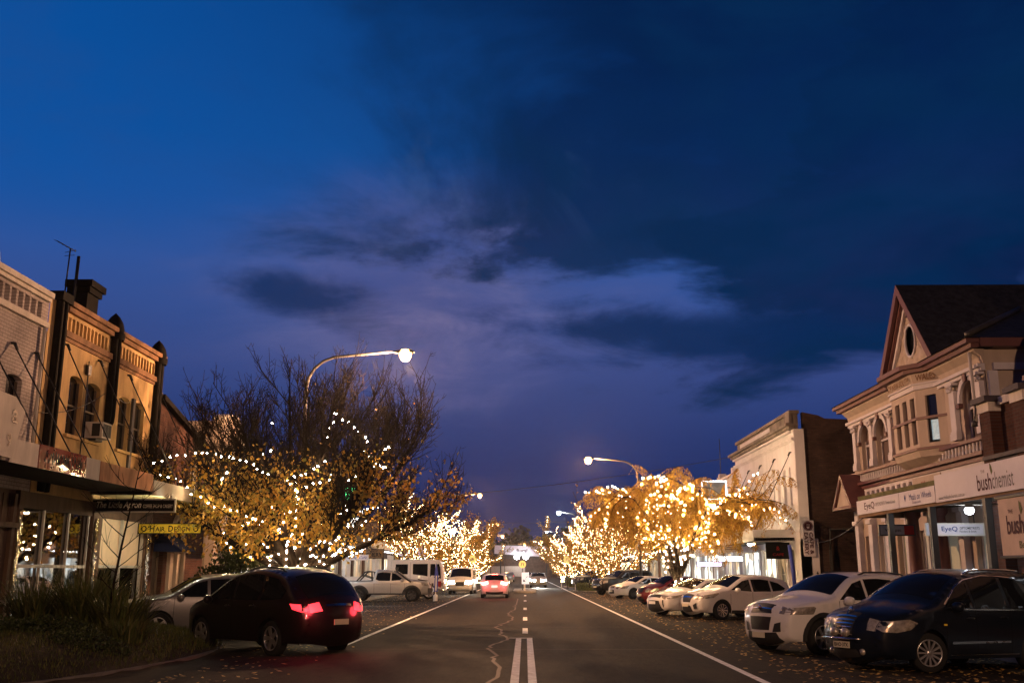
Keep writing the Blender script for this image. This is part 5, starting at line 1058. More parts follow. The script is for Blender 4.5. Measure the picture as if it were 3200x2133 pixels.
m = MB(); [fb(m, FRm, y, y + .08, .4, 2.9, -.12, -.02) for y in (15, 17.6, 20.2, 22.8, 25.3)]; f = m.build('shop_window', 'framew', t); m = MB(); fb(m, FRm, 15.08, 25.3, .4, 2.9, -.1, -.09); m.build('pane', 'mirrorglass', f)
m = MB(); fb(m, FRm, 15, 25.4, .4, 2.9, -1.5, -1.45); m.build('display_back', mk_emit('chemist_display', (1, .7, .35), .12, .9, 2.), t)
t = thing('security_light', 'small wall lamp hanging from the brick pier beside the old bank', 'lamp', FRm(26.6, 5.4, .3)); m = MB(); m.tube([FRm(26.7, 5.95, .34), FRm(26.72, 5.55, .42)], .02, 5); m.build('bracket', 'galv', t); m = MB(); m.lathe([(.02, .1), (.07, .06), (.09, -.06), (.001, -.08)], FRm(26.72, 5.5, .42), n=10); m.build('shade', 'galv', t)
# verandah over the footpath
t = thing('verandah', 'long post-supported verandah in front of the chemist and old bank', 'verandah', (11.4, 23, 0))
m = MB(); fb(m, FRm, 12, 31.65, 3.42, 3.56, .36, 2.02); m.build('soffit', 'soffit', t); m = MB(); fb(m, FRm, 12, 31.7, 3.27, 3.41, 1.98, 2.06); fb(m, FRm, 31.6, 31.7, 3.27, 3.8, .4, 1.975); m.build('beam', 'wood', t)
m = MB(); m.box(11.2, 11.32, 14.5, 21.4, 3.33, 3.39); m.build('strip_light', 'tube', t)
m = MB(); fb(m, FRm, 25.6, 31.7, 3.80, 3.92, .4, 2.05); m.build('gutter', mk('mossy_gutter', (.14, .14, .06), .8, var=.5), t)
for y in (17, 20, 22.95, 26.1, 29.1): m = MB(); m.box(10.4, 10.55, y - .08, y + .08, -.08, 3.27); m.box(10.36, 10.59, y - .12, y + .12, -.08, .25); m.build('post', 'darkmetal', t)
def ch(t):
    m = MB(); y0 = 22.32; text(m, 'bush', FRm(22.82, 3.62, 2.103), (0, -1, 0), UP, .72, .37, .016); text(m, 'THE', FRm(22.85, 3.86, 2.103), (0, -1, 0), UP, .2, .07); m.build('lettering', 'plum', t)
    m = MB(); text(m, 'chemist', FRm(21.93, 3.62, 2.103), (0, -1, 0), UP, 1.0, .37, 0); m.build('lettering', 'grey', t); m = MB(); text(m, 'www.thebushchemist.com.au', FRm(24.65, 3.44, 2.103), (0, -1, 0), UP, 1.5, .09, 0); m.build('lettering', 'grey', t)
    m = MB(); m.prism([(22.43, 3.75), (22.36, 3.82), (22.4, 3.95), (22.47, 4.02), (22.48, 3.9)], FRm, 2.102, 2.105); m.build('leaf_mark', 'olive', t)
panel('fascia_sign', 'long pale verandah sign of the chemist with a leaf mark and web address', FRm, 12, 25.58, 3.34, 4.02, 2.07, 'signw', deco=ch)
def mo(t):
    m = MB(); text(m, 'Meals on Wheels', FRm(26.6, 3.6, 2.103), (0, -1, 0), UP, 1.5, .17, 0); m.build('lettering', 'blue', t); m = MB(); text(m, 'Cootamundra', FRm(26.85, 3.45, 2.103), (0, -1, 0), UP, .6, .07, 0); m.build('lettering', 'blue', t)
    m = MB(); m.prism([(27.6, 3.6), (27.65, 3.5), (27.7, 3.6), (27.68, 3.7), (27.66, 3.62), (27.64, 3.62), (27.62, 3.7)], FRm, 2.102, 2.105); m.build('emblem', 'blue', t)
panel('fascia_sign', 'pale verandah sign with blue lettering, middle one of three', FRm, 25.62, 28.1, 3.36, 3.78, 2.07, 'signw', deco=mo)
def eq(t):
    m = MB(); text(m, 'EyeQ', FRm(30.55, 3.56, 2.103), (0, -1, 0), UP, .9, .26, .01); m.build('lettering', 'plum', t); m = MB(); text(m, 'OPTOMETRISTS  Flanders & Smith', FRm(29.2, 3.58, 2.103), (0, -1, 0), UP, 1.6, .1, 0); m.build('lettering', 'grey', t)
panel('fascia_sign', 'pale optometrist verandah sign at the far end of the verandah', FRm, 28.13, 31.7, 3.36, 3.78, 2.07, 'signw', deco=eq)
def wp(t): m = MB(); text(m, 'W', FRm(30.2, 4.18, .563), (0, -1, 0), UP, .3, .2, .03); m.build('lettering', 'red', t); m = MB(); text(m, 'estpac', FRm(29.72, 4.17, .563), (0, -1, 0), UP, .6, .17, .02); m.build('lettering', 'black', t)
panel('wall_sign', 'small cream wall sign with a red initial letter under the oriel window', FRm, 28.9, 31.0, 3.9, 4.42, .53, 'cream', deco=wp)
hang_sign('white hanging sign reading OPTOMETRISTS with large blue letters', 10.62, 12.1, 26.9, 2.6, 2.86, 'signw', 'framew', [('EyeQ', 11.22, 2.73, .42, .16, 'blue', .012, 0), ('OPTOMETRISTS', 11.75, 2.765, .52, .065, 'black', .012, 0), ('Flanders & Smith', 11.7, 2.68, .44, .05, 'black', .006, 0)], 3.42)
hang_sign('grey hanging sign with a red end panel under the verandah', 10.62, 11.62, 30.4, 2.72, 2.98, mk('grey_sign', (.25, .23, .27), .5), 'darkmetal', [('Westpac', 11.0, 2.84, .48, .11, 'black', .012, 0)], 3.42, extra=lambda t, y: MB().box(11.33, 11.62, y - .008, y - .002, 2.72, 2.98).build('panel', 'red', t))
t = thing('canvas_blind', 'drop-down canvas blind with large plum lettering under the verandah', 'blind', (10.33, 19, 1.95)); m = MB(); vs = []
for j in range(13):
    for i in range(25): vs.append((10.36 + .005 * math.sin(i * .9 + j * .25) * (1 - j / 14), 14 + i * 8.2 / 24, 1.97 + j * 1.23 / 12))
m.add(vs, [(j * 25 + i, j * 25 + i + 1, (j + 1) * 25 + i + 1, (j + 1) * 25 + i) for j in range(12) for i in range(24)], True); m.build('cloth', 'banner', t); m = MB(); m.tube([(10.36, 13.9, 1.95), (10.36, 22.3, 1.95)], .035, 6); m.tube([(10.38, 13.9, 3.22), (10.38, 22.3, 3.22)], .05, 6); m.build('roller', 'galv', t)
m = MB(); text(m, 'bush', (10.352, 21.5, 2.62), (0, -1, 0), UP, .74, .4, .016); text(m, 'THE', (10.352, 21.65, 2.9), (0, -1, 0), UP, .22, .08); m.build('lettering', 'plum', t); m = MB(); text(m, 'chemist', (10.352, 20.55, 2.62), (0, -1, 0), UP, 1.1, .4, 0); m.build('lettering', 'plum', t); m = MB(); text(m, 'Beddies P', (10.352, 20.95, 2.2), (0, -1, 0), UP, .9, .15, 0); m.build('lettering', 'olive', t); m = MB(); m.prism([(21.2, 2.82), (21.12, 2.92), (21.17, 3.05), (21.24, 3.1), (21.25, 2.95)], lambda a, b, d: (10.353 - d, a, b), 0, .004); m.build('leaf_mark', 'olive', t)
t = thing('awning_lamp', 'white bulkhead lamp lit under the verandah beside the optometrist sign', 'lamp', (11.35, 25.9, 3.1)); m = MB(); m.lathe([(.001, -.1), (.09, -.06), (.12, .02), (.1, .08)], (11.35, 25.9, 3.15), n=14); m.build('bulb', mk_emit('verandah_bulb', (.9, .95, 1), 18), t); m = MB(); m.lathe([(.08, .2), (.1, .08)], (11.35, 25.9, 3.15), n=12); m.tube([(10.6, 25.9, 3.32), (12.1, 25.9, 3.32)], .025, 6); m.build('fitting', 'framew', t)
la = bpy.data.lights.new('lamp_light', 'POINT'); la.energy = 26; la.color = (.9, .95, 1); la.shadow_soft_size = .1; lo = bpy.data.objects.new('lamp_light', la); C.objects.link(lo); lo.location = (0, -.05, -.12); lo.parent = t
# ---- right: white café building
t = thing('cafe_building', 'white two-storey building with tall slender windows and sooty parapet', 'building', (12.5, 53, 0))
ws = []; y = 47.15
for g_ in range(3):
    for w_, gap in ((.32, .6), (.55, .55), (.55, .6), (.32, .62)): ws.append((y, y + w_)); y += w_ + gap
gh = [rect(47.4, 48.6, .3, 2.7), rect(49.0, 50.6, .3, 2.7), rect(51, 54, .4, 2.7), rect(54.4, 58.8, .4, 2.7)]
m = MB(); sheet(m, FRm, [(46.3, 0), (59.45, 0), (59.45, 8.1), (46.3, 8.1)], [arch(a, b, 4.72, 6.45, .1) for a, b in ws] + gh, .2); m.build('wall', 'cafe', t)
for a, b in ws: window(t, FRm, a, b, 4.72, 6.45, .1, dep=.17, fr='cafe', pane='blind', fw=.03, mid=False, sill='cafe' if b - a < .4 else None)
for i, a in enumerate(gh): window(t, FRm, a[0][0], a[1][0], a[0][1], a[2][1], dep=.18, fr='framew', pane=['mirrorglass', 'shopdim', 'shoplit', 'shopcool'][i], mid=i < 2, mull=1)
m = MB(); fb(m, FRm, 47.4, 50.6, .3, 2.7, -1.6, -1.55); m.build('shop_back_wall', 'shopdim', t)
m = MB(); fb(m, FRm, 46.25, 59.5, 7.62, 7.72, .004, .12); fb(m, FRm, 46.25, 59.5, 7.55, 7.615, .004, .07); fb(m, FRm, 46.6, 59.5, 7.98, 8.08, .004, .14); m.build('string_course', 'cafe', t)
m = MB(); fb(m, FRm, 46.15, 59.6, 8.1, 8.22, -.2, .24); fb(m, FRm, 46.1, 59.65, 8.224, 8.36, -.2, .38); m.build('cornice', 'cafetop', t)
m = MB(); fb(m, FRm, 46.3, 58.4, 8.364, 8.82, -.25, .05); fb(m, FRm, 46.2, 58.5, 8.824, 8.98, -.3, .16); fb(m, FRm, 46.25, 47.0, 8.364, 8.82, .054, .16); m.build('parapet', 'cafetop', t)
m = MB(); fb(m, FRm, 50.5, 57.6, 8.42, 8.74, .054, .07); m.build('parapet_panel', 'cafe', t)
m = MB(); m.box(12.502, 12.96, 46.2, 46.298, 0, 8.1); m.box(12.502, 13.3, 46.2, 46.298, 0, 3.1); m.build('return_wall', 'cafe', t)
m = MB(); m.prism([(12.97, 0), (26, 0), (26, 7.9), (17.5, 8.45), (14.0, 8.6), (13.7, 8.75), (12.97, 8.9)], lambda a, b, d: (a, 46.3 + d, b), 0, .3); m.build('side_wall', 'brickY', t)
m = MB(); m.box(12.72, 26, 46.61, 59.4, 0, 7.9); m.build('roof', 'iron', t)
rods(t, FRm, (46.85, 49.85, 52.83, 55.64), 7.07, 3.5, 1.9)
m = MB(); m.box(13.75, 13.85, 46.1, 46.2, 0, 2.6); m.tube([(13.8, 46.15, 2.6), (13.85, 46.15, 3.5), (16.6, 46.15, 3.52)], .05, 6); m.build('downpipe', 'galv', t)
awning('white café awning with a deep blank fascia', FRm, 46.85, 59.3, 3.0, 3.52, 2.0, fascia='cafe')
t = thing('wall_sign', 'tall white sign reading CAFE & EATERY below a coffee cup badge', 'sign', (12.86, 46.15, 2.3)); m = MB(); m.box(12.6, 13.12, 46.12, 46.18, 2.3, 3.9); m.build('board', 'signw', t)
m = MB(); text(m, 'CAFE &', (12.97, 46.112, 2.88), (0, 0, -1), (1, 0, 0), 1.0, .17, .03); text(m, 'EATERY', (12.74, 46.112, 2.87), (0, 0, -1), (1, 0, 0), 1.0, .17, .03); m.build('lettering', 'plum', t)
m = MB(); m.prism([(12.85 + .22 * math.cos(R(a)), 3.66 + .22 * math.sin(R(a))) for a in range(0, 360, 15)], lambda a, b, d: (a, 46.118 - d, b), 0, .006); bd = m.build('badge', 'plum', t)
m = MB(); m.prism([(12.78, 3.63), (12.92, 3.63), (12.89, 3.54), (12.81, 3.54)], lambda a, b, d: (a, 46.11 - d, b), 0, .003); [m.prism([(x, 3.66), (x + .02, 3.7), (x, 3.75), (x + .015, 3.75), (x + .035, 3.7), (x + .015, 3.66)], lambda a, b, d: (a, 46.11 - d, b), 0, .003) for x in (12.79, 12.84, 12.89)]; m.tube([(12.85 + .19 * math.cos(R(a)), 46.108, 3.66 + .19 * math.sin(R(a))) for a in range(0, 361, 20)], .006, 4); m.build('cup_mark', 'signw', bd)
t = thing('iron_fence', 'black spear-topped iron fence across the alley beside the café', 'fence', (15, 44.5, 0)); m = MB(); m.box(12.7, 17.2, 44.49, 44.51, .25, .3); m.box(12.7, 17.2, 44.49, 44.51, 1.25, 1.3); m.build('rail', 'darkmetal', t)
m = MB()
for i in range(38): x = 12.75 + i * .118; m.box(x - .01, x + .01, 44.475, 44.489, 0, 1.42); m.lathe([(.012, 0), (.03, .03), (.001, .11)], (x, 44.482, 1.42), n=5)
m.build('pickets', 'darkmetal', t)
for i, x in enumerate((12.7, 14.2, 15.7, 17.2)): m = MB(); m.box(x - .04, x + .04, 44.52, 44.6, 0, 1.5); m.lathe([(.05, 1.5), (.06, 1.56), (.001, 1.66)], (x, 44.56, 0), n=8); m.build('post', 'darkmetal', t)
m = MB(); m.tube([(10.9, 41.5, -.08), (10.86, 41.5, 1.5), (10.76, 41.5, 2.7)], [.085, .08, .075], 10); own(m, 'post', 'bluepost', 'leaning dark blue verandah post in front of the café', 'post')
t = thing('hanging_sign', 'black square hanging sign with dim red letters under the café awning', 'sign', (11.7, 47.1, 2.3), 'signs hanging under the awnings'); m = MB(); m.box(11.1, 12.2, 47.0, 47.06, 2.2, 2.95); m.build('board', 'signblack', t); m = MB(); text(m, 'CAFE', (11.65, 46.99, 2.4), (1, 0, 0), UP, .5, .12, .01); text(m, '&', (11.65, 46.99, 2.68), (1, 0, 0), UP, h=.18); m.build('lettering', 'red', t)
hang_sign('white hanging sign reading ACCOUNTANTS', 10.55, 12.25, 57.5, 2.2, 2.46, 'signlit', 'darkmetal', [('ACCOUNTANTS', 11.4, 2.33, 1.5, .15, 'black', .015, 0)], 3.1)
t = thing('canvas_banner', 'peach canvas banner tilted under the café awning', 'banner', (11, 55, 2.5)); m = MB(); m.prism([(10.55, 2.55), (11.5, 2.7), (11.45, 3.3), (10.55, 3.2)], lambda a, b, d: (a, 54.5 + d + .03 * math.sin(a * 5), b), 0, .03); m.build('cloth', 'banner', t); m = MB(); [m.box(10.75, 11.3 - .1 * (k % 2), 54.44, 54.455, 2.78 + k * .1, 2.81 + k * .1) for k in range(4)]; m.build('lettering', 'maroon', t)
hang_sign('small purple-lit shop sign left of the amber tree trunk', 10.6, 12.1, 63, 1.95, 2.2, mk_emit('violet_sign', (.75, .65, 1), 2.5), 'darkmetal', [('SHOP', 11.3, 2.08, .6, .12, 'blue', .01, 0)], 3.2)
t = thing('lit_sign', 'square sign outlined in white bulbs half hidden by the amber tree', 'sign', (11, 58.5, 5.8)); m = MB(); m.box(10.3, 11.7, 58.5, 58.62, 5.72, 6.75); m.build('board', mk_emit('lit_sign_face', (.9, .92, 1), .06, .9, 3), t); m = MB()
for i in range(17):
    f = i / 16; [m.octa(q, .035) for q in ((10.3 + 1.4 * f, 58.46, 5.72), (10.3 + 1.4 * f, 58.46, 6.75), (10.3, 58.46, 5.72 + 1.03 * f), (11.7, 58.46, 5.72 + 1.03 * f))]
m.build('bulbs', 'bulbw', t)['kind'] = 'stuff'; m = MB(); text(m, 'GE', (11.42, 58.47, 5.9), (1, 0, 0), UP, .42, .22, .02); m.build('lettering', 'black', t); m = MB(); m.tube([(11.7, 58.56, 6.4), (12.5, 58.56, 6.4)], .03, 5); m.build('bracket', 'darkmetal', t)
for i, (x, y) in enumerate([(10.7, 70), (10.7, 82)]): m = MB(); m.box(x, x + .16, y, y + .16, -.08, 3.2); own(m, 'post', 'timber', ['awning post behind the red parked car', 'awning post behind the black four-wheel drive'][i], 'post')
t = thing('hanging_sign', 'dark brown blank hanging sign beside the glowing shop front', 'sign', (11.2, 76, 2.0), 'signs hanging under the awnings'); m = MB(); m.box(10.6, 12.2, 76, 76.1, 2.2, 3.0); m.build('board', 'wood', t); m = MB(); m.tube([(11.4, 76.05, 3), (11.4, 76.05, 3.25)], .02, 5); m.build('hanger', 'darkmetal', t)
t = thing('radio_mast', 'thin mast above the white pier-topped shops on the right', 'antenna', (12.9, 66, 7.5)); m = MB(); m.tube([(12.9, 66, 7.2), (12.9, 66, 10.2)], .025, 5); m.build('pole', 'galv', t)
t = thing('radio_mast', 'thin mast above the fairy-lit trees on the left', 'antenna', (-11, 92, 5)); m = MB(); m.tube([(-9.3, 92, 5), (-9.3, 92, 8.4)], .03, 5); m.build('pole', 'galv', t)
# overhead cables
def cable(a, b, sag, lab, r=.014):
    m = MB(); a, b = Vector(a), Vector(b); m.tube([a.lerp(b, i / 14) - UP * sag * 4 * (i / 14) * (1 - i / 14) for i in range(15)], r, 4); own(m, 'overhead_cable', 'darkmetal', lab, 'cable', 'overhead cables')
cable((-12.5, 76, 6.9), (12.5, 59.4, 8.3), .5, 'thin overhead cable sagging across the street to the white café building', .02)
cable((-12, 150, 9.0), (12, 150, 9.2), .5, 'far thin cable strung level across the street', .03)
cable((10.6, 31.7, 3.3), (12.6, 46.2, 3.0), .35, 'string cable drooping from the verandah end to the café', .012)
cable((-12.4, 25, 5.6), (-12.45, 29, 6.8), .2, 'thin service cable slung along the orange wall', .012); cable((-11.2, 27, 6.3), (-12.4, 30.9, 6.9), .1, 'thin service cable in front of the orange wall windows', .012)
# crossing signs and keep-left sign
def crossing(x, y, z, lab, post=True, r=.3):
    z0 = .15 if abs(x) < 1 else gz(x); t = thing('crossing_sign', lab, 'road sign', (x, y, z0), 'round yellow crossing signs'); m = MB(); m.tube([(x, y, z0), (x, y, z + .3)], .035, 7); m.build('post', 'galv', t)
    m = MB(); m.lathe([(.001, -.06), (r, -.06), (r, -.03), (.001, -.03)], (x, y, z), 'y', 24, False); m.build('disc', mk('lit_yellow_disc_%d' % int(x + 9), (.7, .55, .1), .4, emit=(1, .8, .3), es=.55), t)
    m = MB(); [m.prism([(x + s * .03, z + .12), (x + s * .085, z + .1), (x + s * .13, z - .13), (x + s * .08, z - .14), (x + s * .06, z + .02), (x + s * .03, z + .05)], lambda a, b, d: (a, y - .07 + d, b), 0, .005) for s in (-1, 1)]; m.build('legs_mark', 'black', t)
crossing(-.22, 83.5, 2.2, 'round yellow crossing sign on the traffic island'); crossing(-4.9, 95, 2.75, 'round yellow crossing sign on the left before the golden tree', r=.36); crossing(4.0, 97, 2.75, 'round yellow crossing sign on the right before the lit tree', r=.36)
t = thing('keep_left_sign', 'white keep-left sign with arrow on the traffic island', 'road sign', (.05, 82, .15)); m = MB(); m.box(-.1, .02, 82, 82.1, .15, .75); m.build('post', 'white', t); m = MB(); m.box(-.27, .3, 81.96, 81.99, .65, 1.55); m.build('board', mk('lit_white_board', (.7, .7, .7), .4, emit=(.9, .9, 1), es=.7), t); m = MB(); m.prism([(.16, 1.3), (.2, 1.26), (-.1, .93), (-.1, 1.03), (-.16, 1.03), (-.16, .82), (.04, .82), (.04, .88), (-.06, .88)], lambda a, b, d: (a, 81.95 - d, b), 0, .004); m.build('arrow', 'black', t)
for i, (x, y) in enumerate([(2.2, 96), (3.1, 88)]):
    m = MB(); m.tube([(x + 1.2, y, -.02), (x + 1.2, y, .55)], .05, 7); own(m, 'guide_post', 'white', ['short white guide post by the right crossing', 'short white guide post at the right edge line'][i], 'post')
t = thing('flag_banner', 'slim blue and white banner pole in front of the silver ute', 'banner', (-5.25, 60, -.05)); m = MB(); m.lathe([(.14, 0), (.12, .35), (.03, .4), (.025, 2.2)], (-5.25, 60, -.05), n=8); m.build('pole', 'white', t); m = MB(); m.prism([(-5.33, .5), (-5.12, .5), (-5.1, 1.5), (-5.22, 2.15), (-5.3, 1.6)], lambda a, b, d: (a, 59.94 + d, b), 0, .02); m.build('cloth', 'bluepost', t); m = MB(); m.prism([(-5.27, .55), (-5.18, .55), (-5.17, 1.4), (-5.24, 1.4)], lambda a, b, d: (a, 59.93 - d, b), 0, .004); m.build('stripe', 'white', t)
m = MB(); m.box(7.02, 7.35, 46.9, 47.1, -.1, .95); own(m, 'bollard', 'wood', 'square timber bollard at the foot of the amber tree', 'bollard')
# ------------------------------------------------------------------ vehicles
def chaikin(p, n=2):
    for _ in range(n):
        q = [p[0]]
        for a, b in zip(p, p[1:]): q += [(a[0] * .75 + b[0] * .25, a[1] * .75 + b[1] * .25), (a[0] * .25 + b[0] * .75, a[1] * .25 + b[1] * .75)]
        q.append(p[-1]); p = q
    return p
def fine(poly, st):
    out = []
    for a, b in zip(poly, poly[1:] + poly[:1]):
        k = max(1, int(math.hypot(b[0] - a[0], b[1] - a[1]) / st)); out += [(a[0] + (b[0] - a[0]) * i / k, a[1] + (b[1] - a[1]) * i / k) for i in range(k)]
    return out
class Shape:
    """car skin: a side profile in (x, z), forward +x, wrapped over a plan that narrows to the ends and above the belt"""
    def __init__(s, prof, hw, belt, tum, xf, xr, r, arch_r, sill=.25, plan=(.24, .18), rnd=.1, bulge=(.045, .16)):
        s.p = [Vector(q) for q in chaikin(prof, 2)]; s.hw, s.belt, s.tum, s.xf, s.xr, s.r, s.ar, s.sill, s.plan, s.rnd, s.bl = hw, belt, tum, xf, xr, r, arch_r, sill, plan, rnd, bulge
        s.L = [0]
        for a, b in zip(s.p, s.p[1:]): s.L.append(s.L[-1] + (b - a).length)
        s.x1 = max(q.x for q in s.p); s.x0 = min(q.x for q in s.p)
    def P(s, t):
        t = max(0, min(s.L[-1], t))
        for i in range(len(s.L) - 1):
            if t <= s.L[i + 1]: break
        f = (t - s.L[i]) / max(1e-9, s.L[i + 1] - s.L[i]); return s.p[i].lerp(s.p[i + 1], f)
    def N(s, t): d = s.P(t + .03) - s.P(t - .03); d.normalize(); return Vector((-d.y, d.x)) * -1
    def fz(s, z):
        for i in range(len(s.p) - 1):
            if s.p[i].y <= z <= s.p[i + 1].y: return s.L[i] + (z - s.p[i].y) / max(1e-9, s.p[i + 1].y - s.p[i].y) * (s.L[i + 1] - s.L[i])
        return 0
    def rz(s, z):
        for i in range(len(s.p) - 1, 0, -1):
            if s.p[i].y <= z <= s.p[i - 1].y: return s.L[i - 1] + (s.p[i - 1].y - z) / max(1e-9, s.p[i - 1].y - s.p[i].y) * (s.L[i] - s.L[i - 1])
        return s.L[-1]
    def tx(s, x):
        for i in range(len(s.p) - 1):
            a, b = s.p[i], s.p[i + 1]
            if b.x < a.x and b.x <= x <= a.x and a.y > .55: return s.L[i] + (a.x - x) / (a.x - b.x) * (s.L[i + 1] - s.L[i])
        return s.L[-1]
    def w(s, x, z):
        h = s.hw
        if z > s.belt: h -= (z - s.belt) * s.tum
        else: h -= .05 * max(0, (s.belt - .25 - z) / .6) ** 2 + .015 * max(0, (z - s.belt + .2) / .2)
        a = max(0, (x - (s.x1 - .85)) / .85); b = max(0, ((s.x0 + .7) - x) / .7); return h - s.plan[0] * a ** 2.2 - s.plan[1] * b ** 2.2
    def dist(s, q):
        m = 9
        for a, b in zip(s.p, s.p[1:]):
            ab = b - a; k = ab.length_squared; f = max(0, min(1, (q - a).dot(ab) / k)) if k else 0; d = (q - a - ab * f).length
            if d < m: m = d
        return m
    def S(s, x, z, side, off=0.):
        y = s.w(x, z); d = s.dist(Vector((x, z)))
        if d < s.rnd: k = 1 - d / s.rnd; y -= s.rnd * (1 - math.sqrt(max(0, 1 - k * k)))
        return Vector((x, side * (y + off), z))
    def K(s, t, v, off=0.):
        e = s.P(t); n = s.N(t); h = s.w(e.x, e.y) - s.rnd; b = (s.bl[0] * abs(n.y) + s.bl[1] * abs(n.x)) * (1 - v * v) + off; return Vector((e.x + n.x * b, v * h, e.y + n.y * b))
    def arcs(s, R_, z0):
        out = []
        for c in (s.xr, s.xf):
            if R_ > abs(s.r - z0): 
                h = math.sqrt(max(0, R_ * R_ - (s.r - z0) ** 2)); a0 = math.atan2(z0 - s.r, -h); a1 = math.atan2(z0 - s.r, h)
                if a0 < 0: a0 += 2 * math.pi
                out.append([(c + R_ * math.cos(a0 + (a1 - a0) * i / 14), s.r + R_ * math.sin(a0 + (a1 - a0) * i / 14)) for i in range(15)])
        return out
    def outline(s):
        pts = [(q.x, q.y) for q in s.p]; z0 = s.sill; lo = []
        for arc in s.arcs(s.ar, z0): lo += arc
        return pts + lo
    def body(s):
        bm = bmesh.new(); ol = s.outline(); ex = []
        for i, t in enumerate(s.L):
            pass
        T = s.L[-1]; k = int(T / .09)
        for d in (.012, .03, .055, .085):
            for i in range(k + 1):
                t = T * i / k; q = s.P(t) - s.N(t) * d
                if inside(q, ol) and abs(s.dist(q) - d) < .003: ex.append((q.x, q.y))
        nx = int((s.x1 - s.x0) / .14); 
        for i in range(1, nx):
            for j in range(12):
                q = (s.x0 + (s.x1 - s.x0) * i / nx, .2 + j * .14)
                if inside(q, ol) and s.dist(Vector(q)) > .11: ex.append(q)
        rv, fs = cdt(ol, (), ex)
        for side in (1, -1):
            vs = [bm.verts.new(s.S(p.x, p.y, side)) for p in rv]
            for f in fs:
                try: bm.faces.new([vs[i] for i in f])
                except ValueError: pass
        n = 12; rows = [[bm.verts.new(s.K(t, v / n * 2 - 1)) for v in range(n + 1)] for t in s.L]
        for a, b in zip(rows, rows[1:]):
            for i in range(n): bm.faces.new((a[i], a[i + 1], b[i + 1], b[i]))
        bmesh.ops.remove_doubles(bm, verts=bm.verts, dist=.004); bmesh.ops.recalc_face_normals(bm, faces=bm.faces)
        me = bpy.data.meshes.new('body'); 
        for f in bm.faces: f.smooth = True
        bm.to_mesh(me); bm.free(); return me
    def head(s, z0, z1, back, rear=False):
        a, b = (s.rz(z0), s.rz(z1)) if rear else (s.fz(z0), s.fz(z1)); f = [s.P(a + (b - a) * i / 6) for i in range(7)]; return [(q.x, q.y) for q in f] + back
    def side_patch(s, mb, poly, side, off=.006, step=.16):
        poly = fine(poly, .06)
        xs = [p[0] for p in poly]; zs = [p[1] for p in poly]; ex = []; x = min(xs) + step / 2
        while x < max(xs):
            z = min(zs) + step / 2
            while z < max(zs):
                if inside((x, z), poly): ex.append((x, z))
                z += step
            x += step
        rv, fs = cdt(poly, (), ex); mb.add([s.S(p.x, p.y, side, off) for p in rv], fs, True)
    def skin_patch(s, mb, poly, off=.006, ns=8, nv=10):
        poly = fine(poly, .09)
        ts = [p[0] for p in poly]; vs_ = [p[1] for p in poly]; ex = []
        for i in range(1, ns):
            for j in range(1, nv):
                q = (min(ts) + (max(ts) - min(ts)) * i / ns, min(vs_) + (max(vs_) - min(vs_)) * j / nv)
                if inside(q, poly): ex.append(q)
        rv, fs = cdt(poly, (), ex); mb.add([s.K(p.x, p.y, off) for p in rv], fs, True)

def wheel(par, x, y, z, r, side, spokes=5, rimmat='alloy', w_=.2, turn=0., rr_=.68, split=False, name='wheel'):
    m = MB(); h = w_ / 2; m.lathe([(r * rr_, -h), (r * .93, -h), (r, -h * .75), (r, h * .75), (r * .93, h), (r * rr_, h)], (0, 0, 0), 'y', 32)
    o = m.build(name, 'tyre', par, local=True); o.location = (x, y, z); o.rotation_euler = (0, 0, turn); R_ = r * rr_
    m = MB(); f = side * h; m.lathe([(R_, f * .98), (R_ * .97, f * 1.02), (R_ * .9, f * .9), (R_ * .88, f * .1), (.001, f * .05)], (0, 0, 0), 'y', 28)
    m.build('rim_barrel', 'darkmetal', o, local=True)
    m = MB(); n_ = spokes * (2 if split else 1)
    m.lathe([(R_ * 1.01, f * .95), (R_ * 1.0, f * 1.05), (R_ * .93, f * 1.04), (R_ * .9, f * .9)], (0, 0, 0), 'y', 28); m.lathe([(R_ * .2, f * .7), (R_ * .2, f * .9), (R_ * .15, f * .98), (.001, f * 1.0)], (0, 0, 0), 'y', 14)
    for k in range(n_):
        a = 2 * math.pi * k / n_; c, q = math.cos(a), math.sin(a); wi, wo = (R_ * .14, R_ * .19) if not split else (R_ * .05, R_ * .06); wi *= 5 / spokes if spokes > 5 else 1; wo *= 5 / spokes if spokes > 5 else 1
        pt = lambda rad, lat, d: (rad * c - lat * q, d, rad * q + lat * c)
        m.add([pt(R_ * .16, -wi, f * .92), pt(R_ * .16, wi, f * .92), pt(R_ * .95, wo, f * .99), pt(R_ * .95, -wo, f * .99), pt(R_ * .16, -wi, f * .6), pt(R_ * .16, wi, f * .6), pt(R_ * .95, wo, f * .75), pt(R_ * .95, -wo, f * .75)], [(0, 1, 2, 3), (4, 7, 6, 5), (0, 4, 5, 1), (1, 5, 6, 2), (2, 6, 7, 3), (3, 7, 4, 0)])
    m.build('rim', rimmat, o, local=True); return o

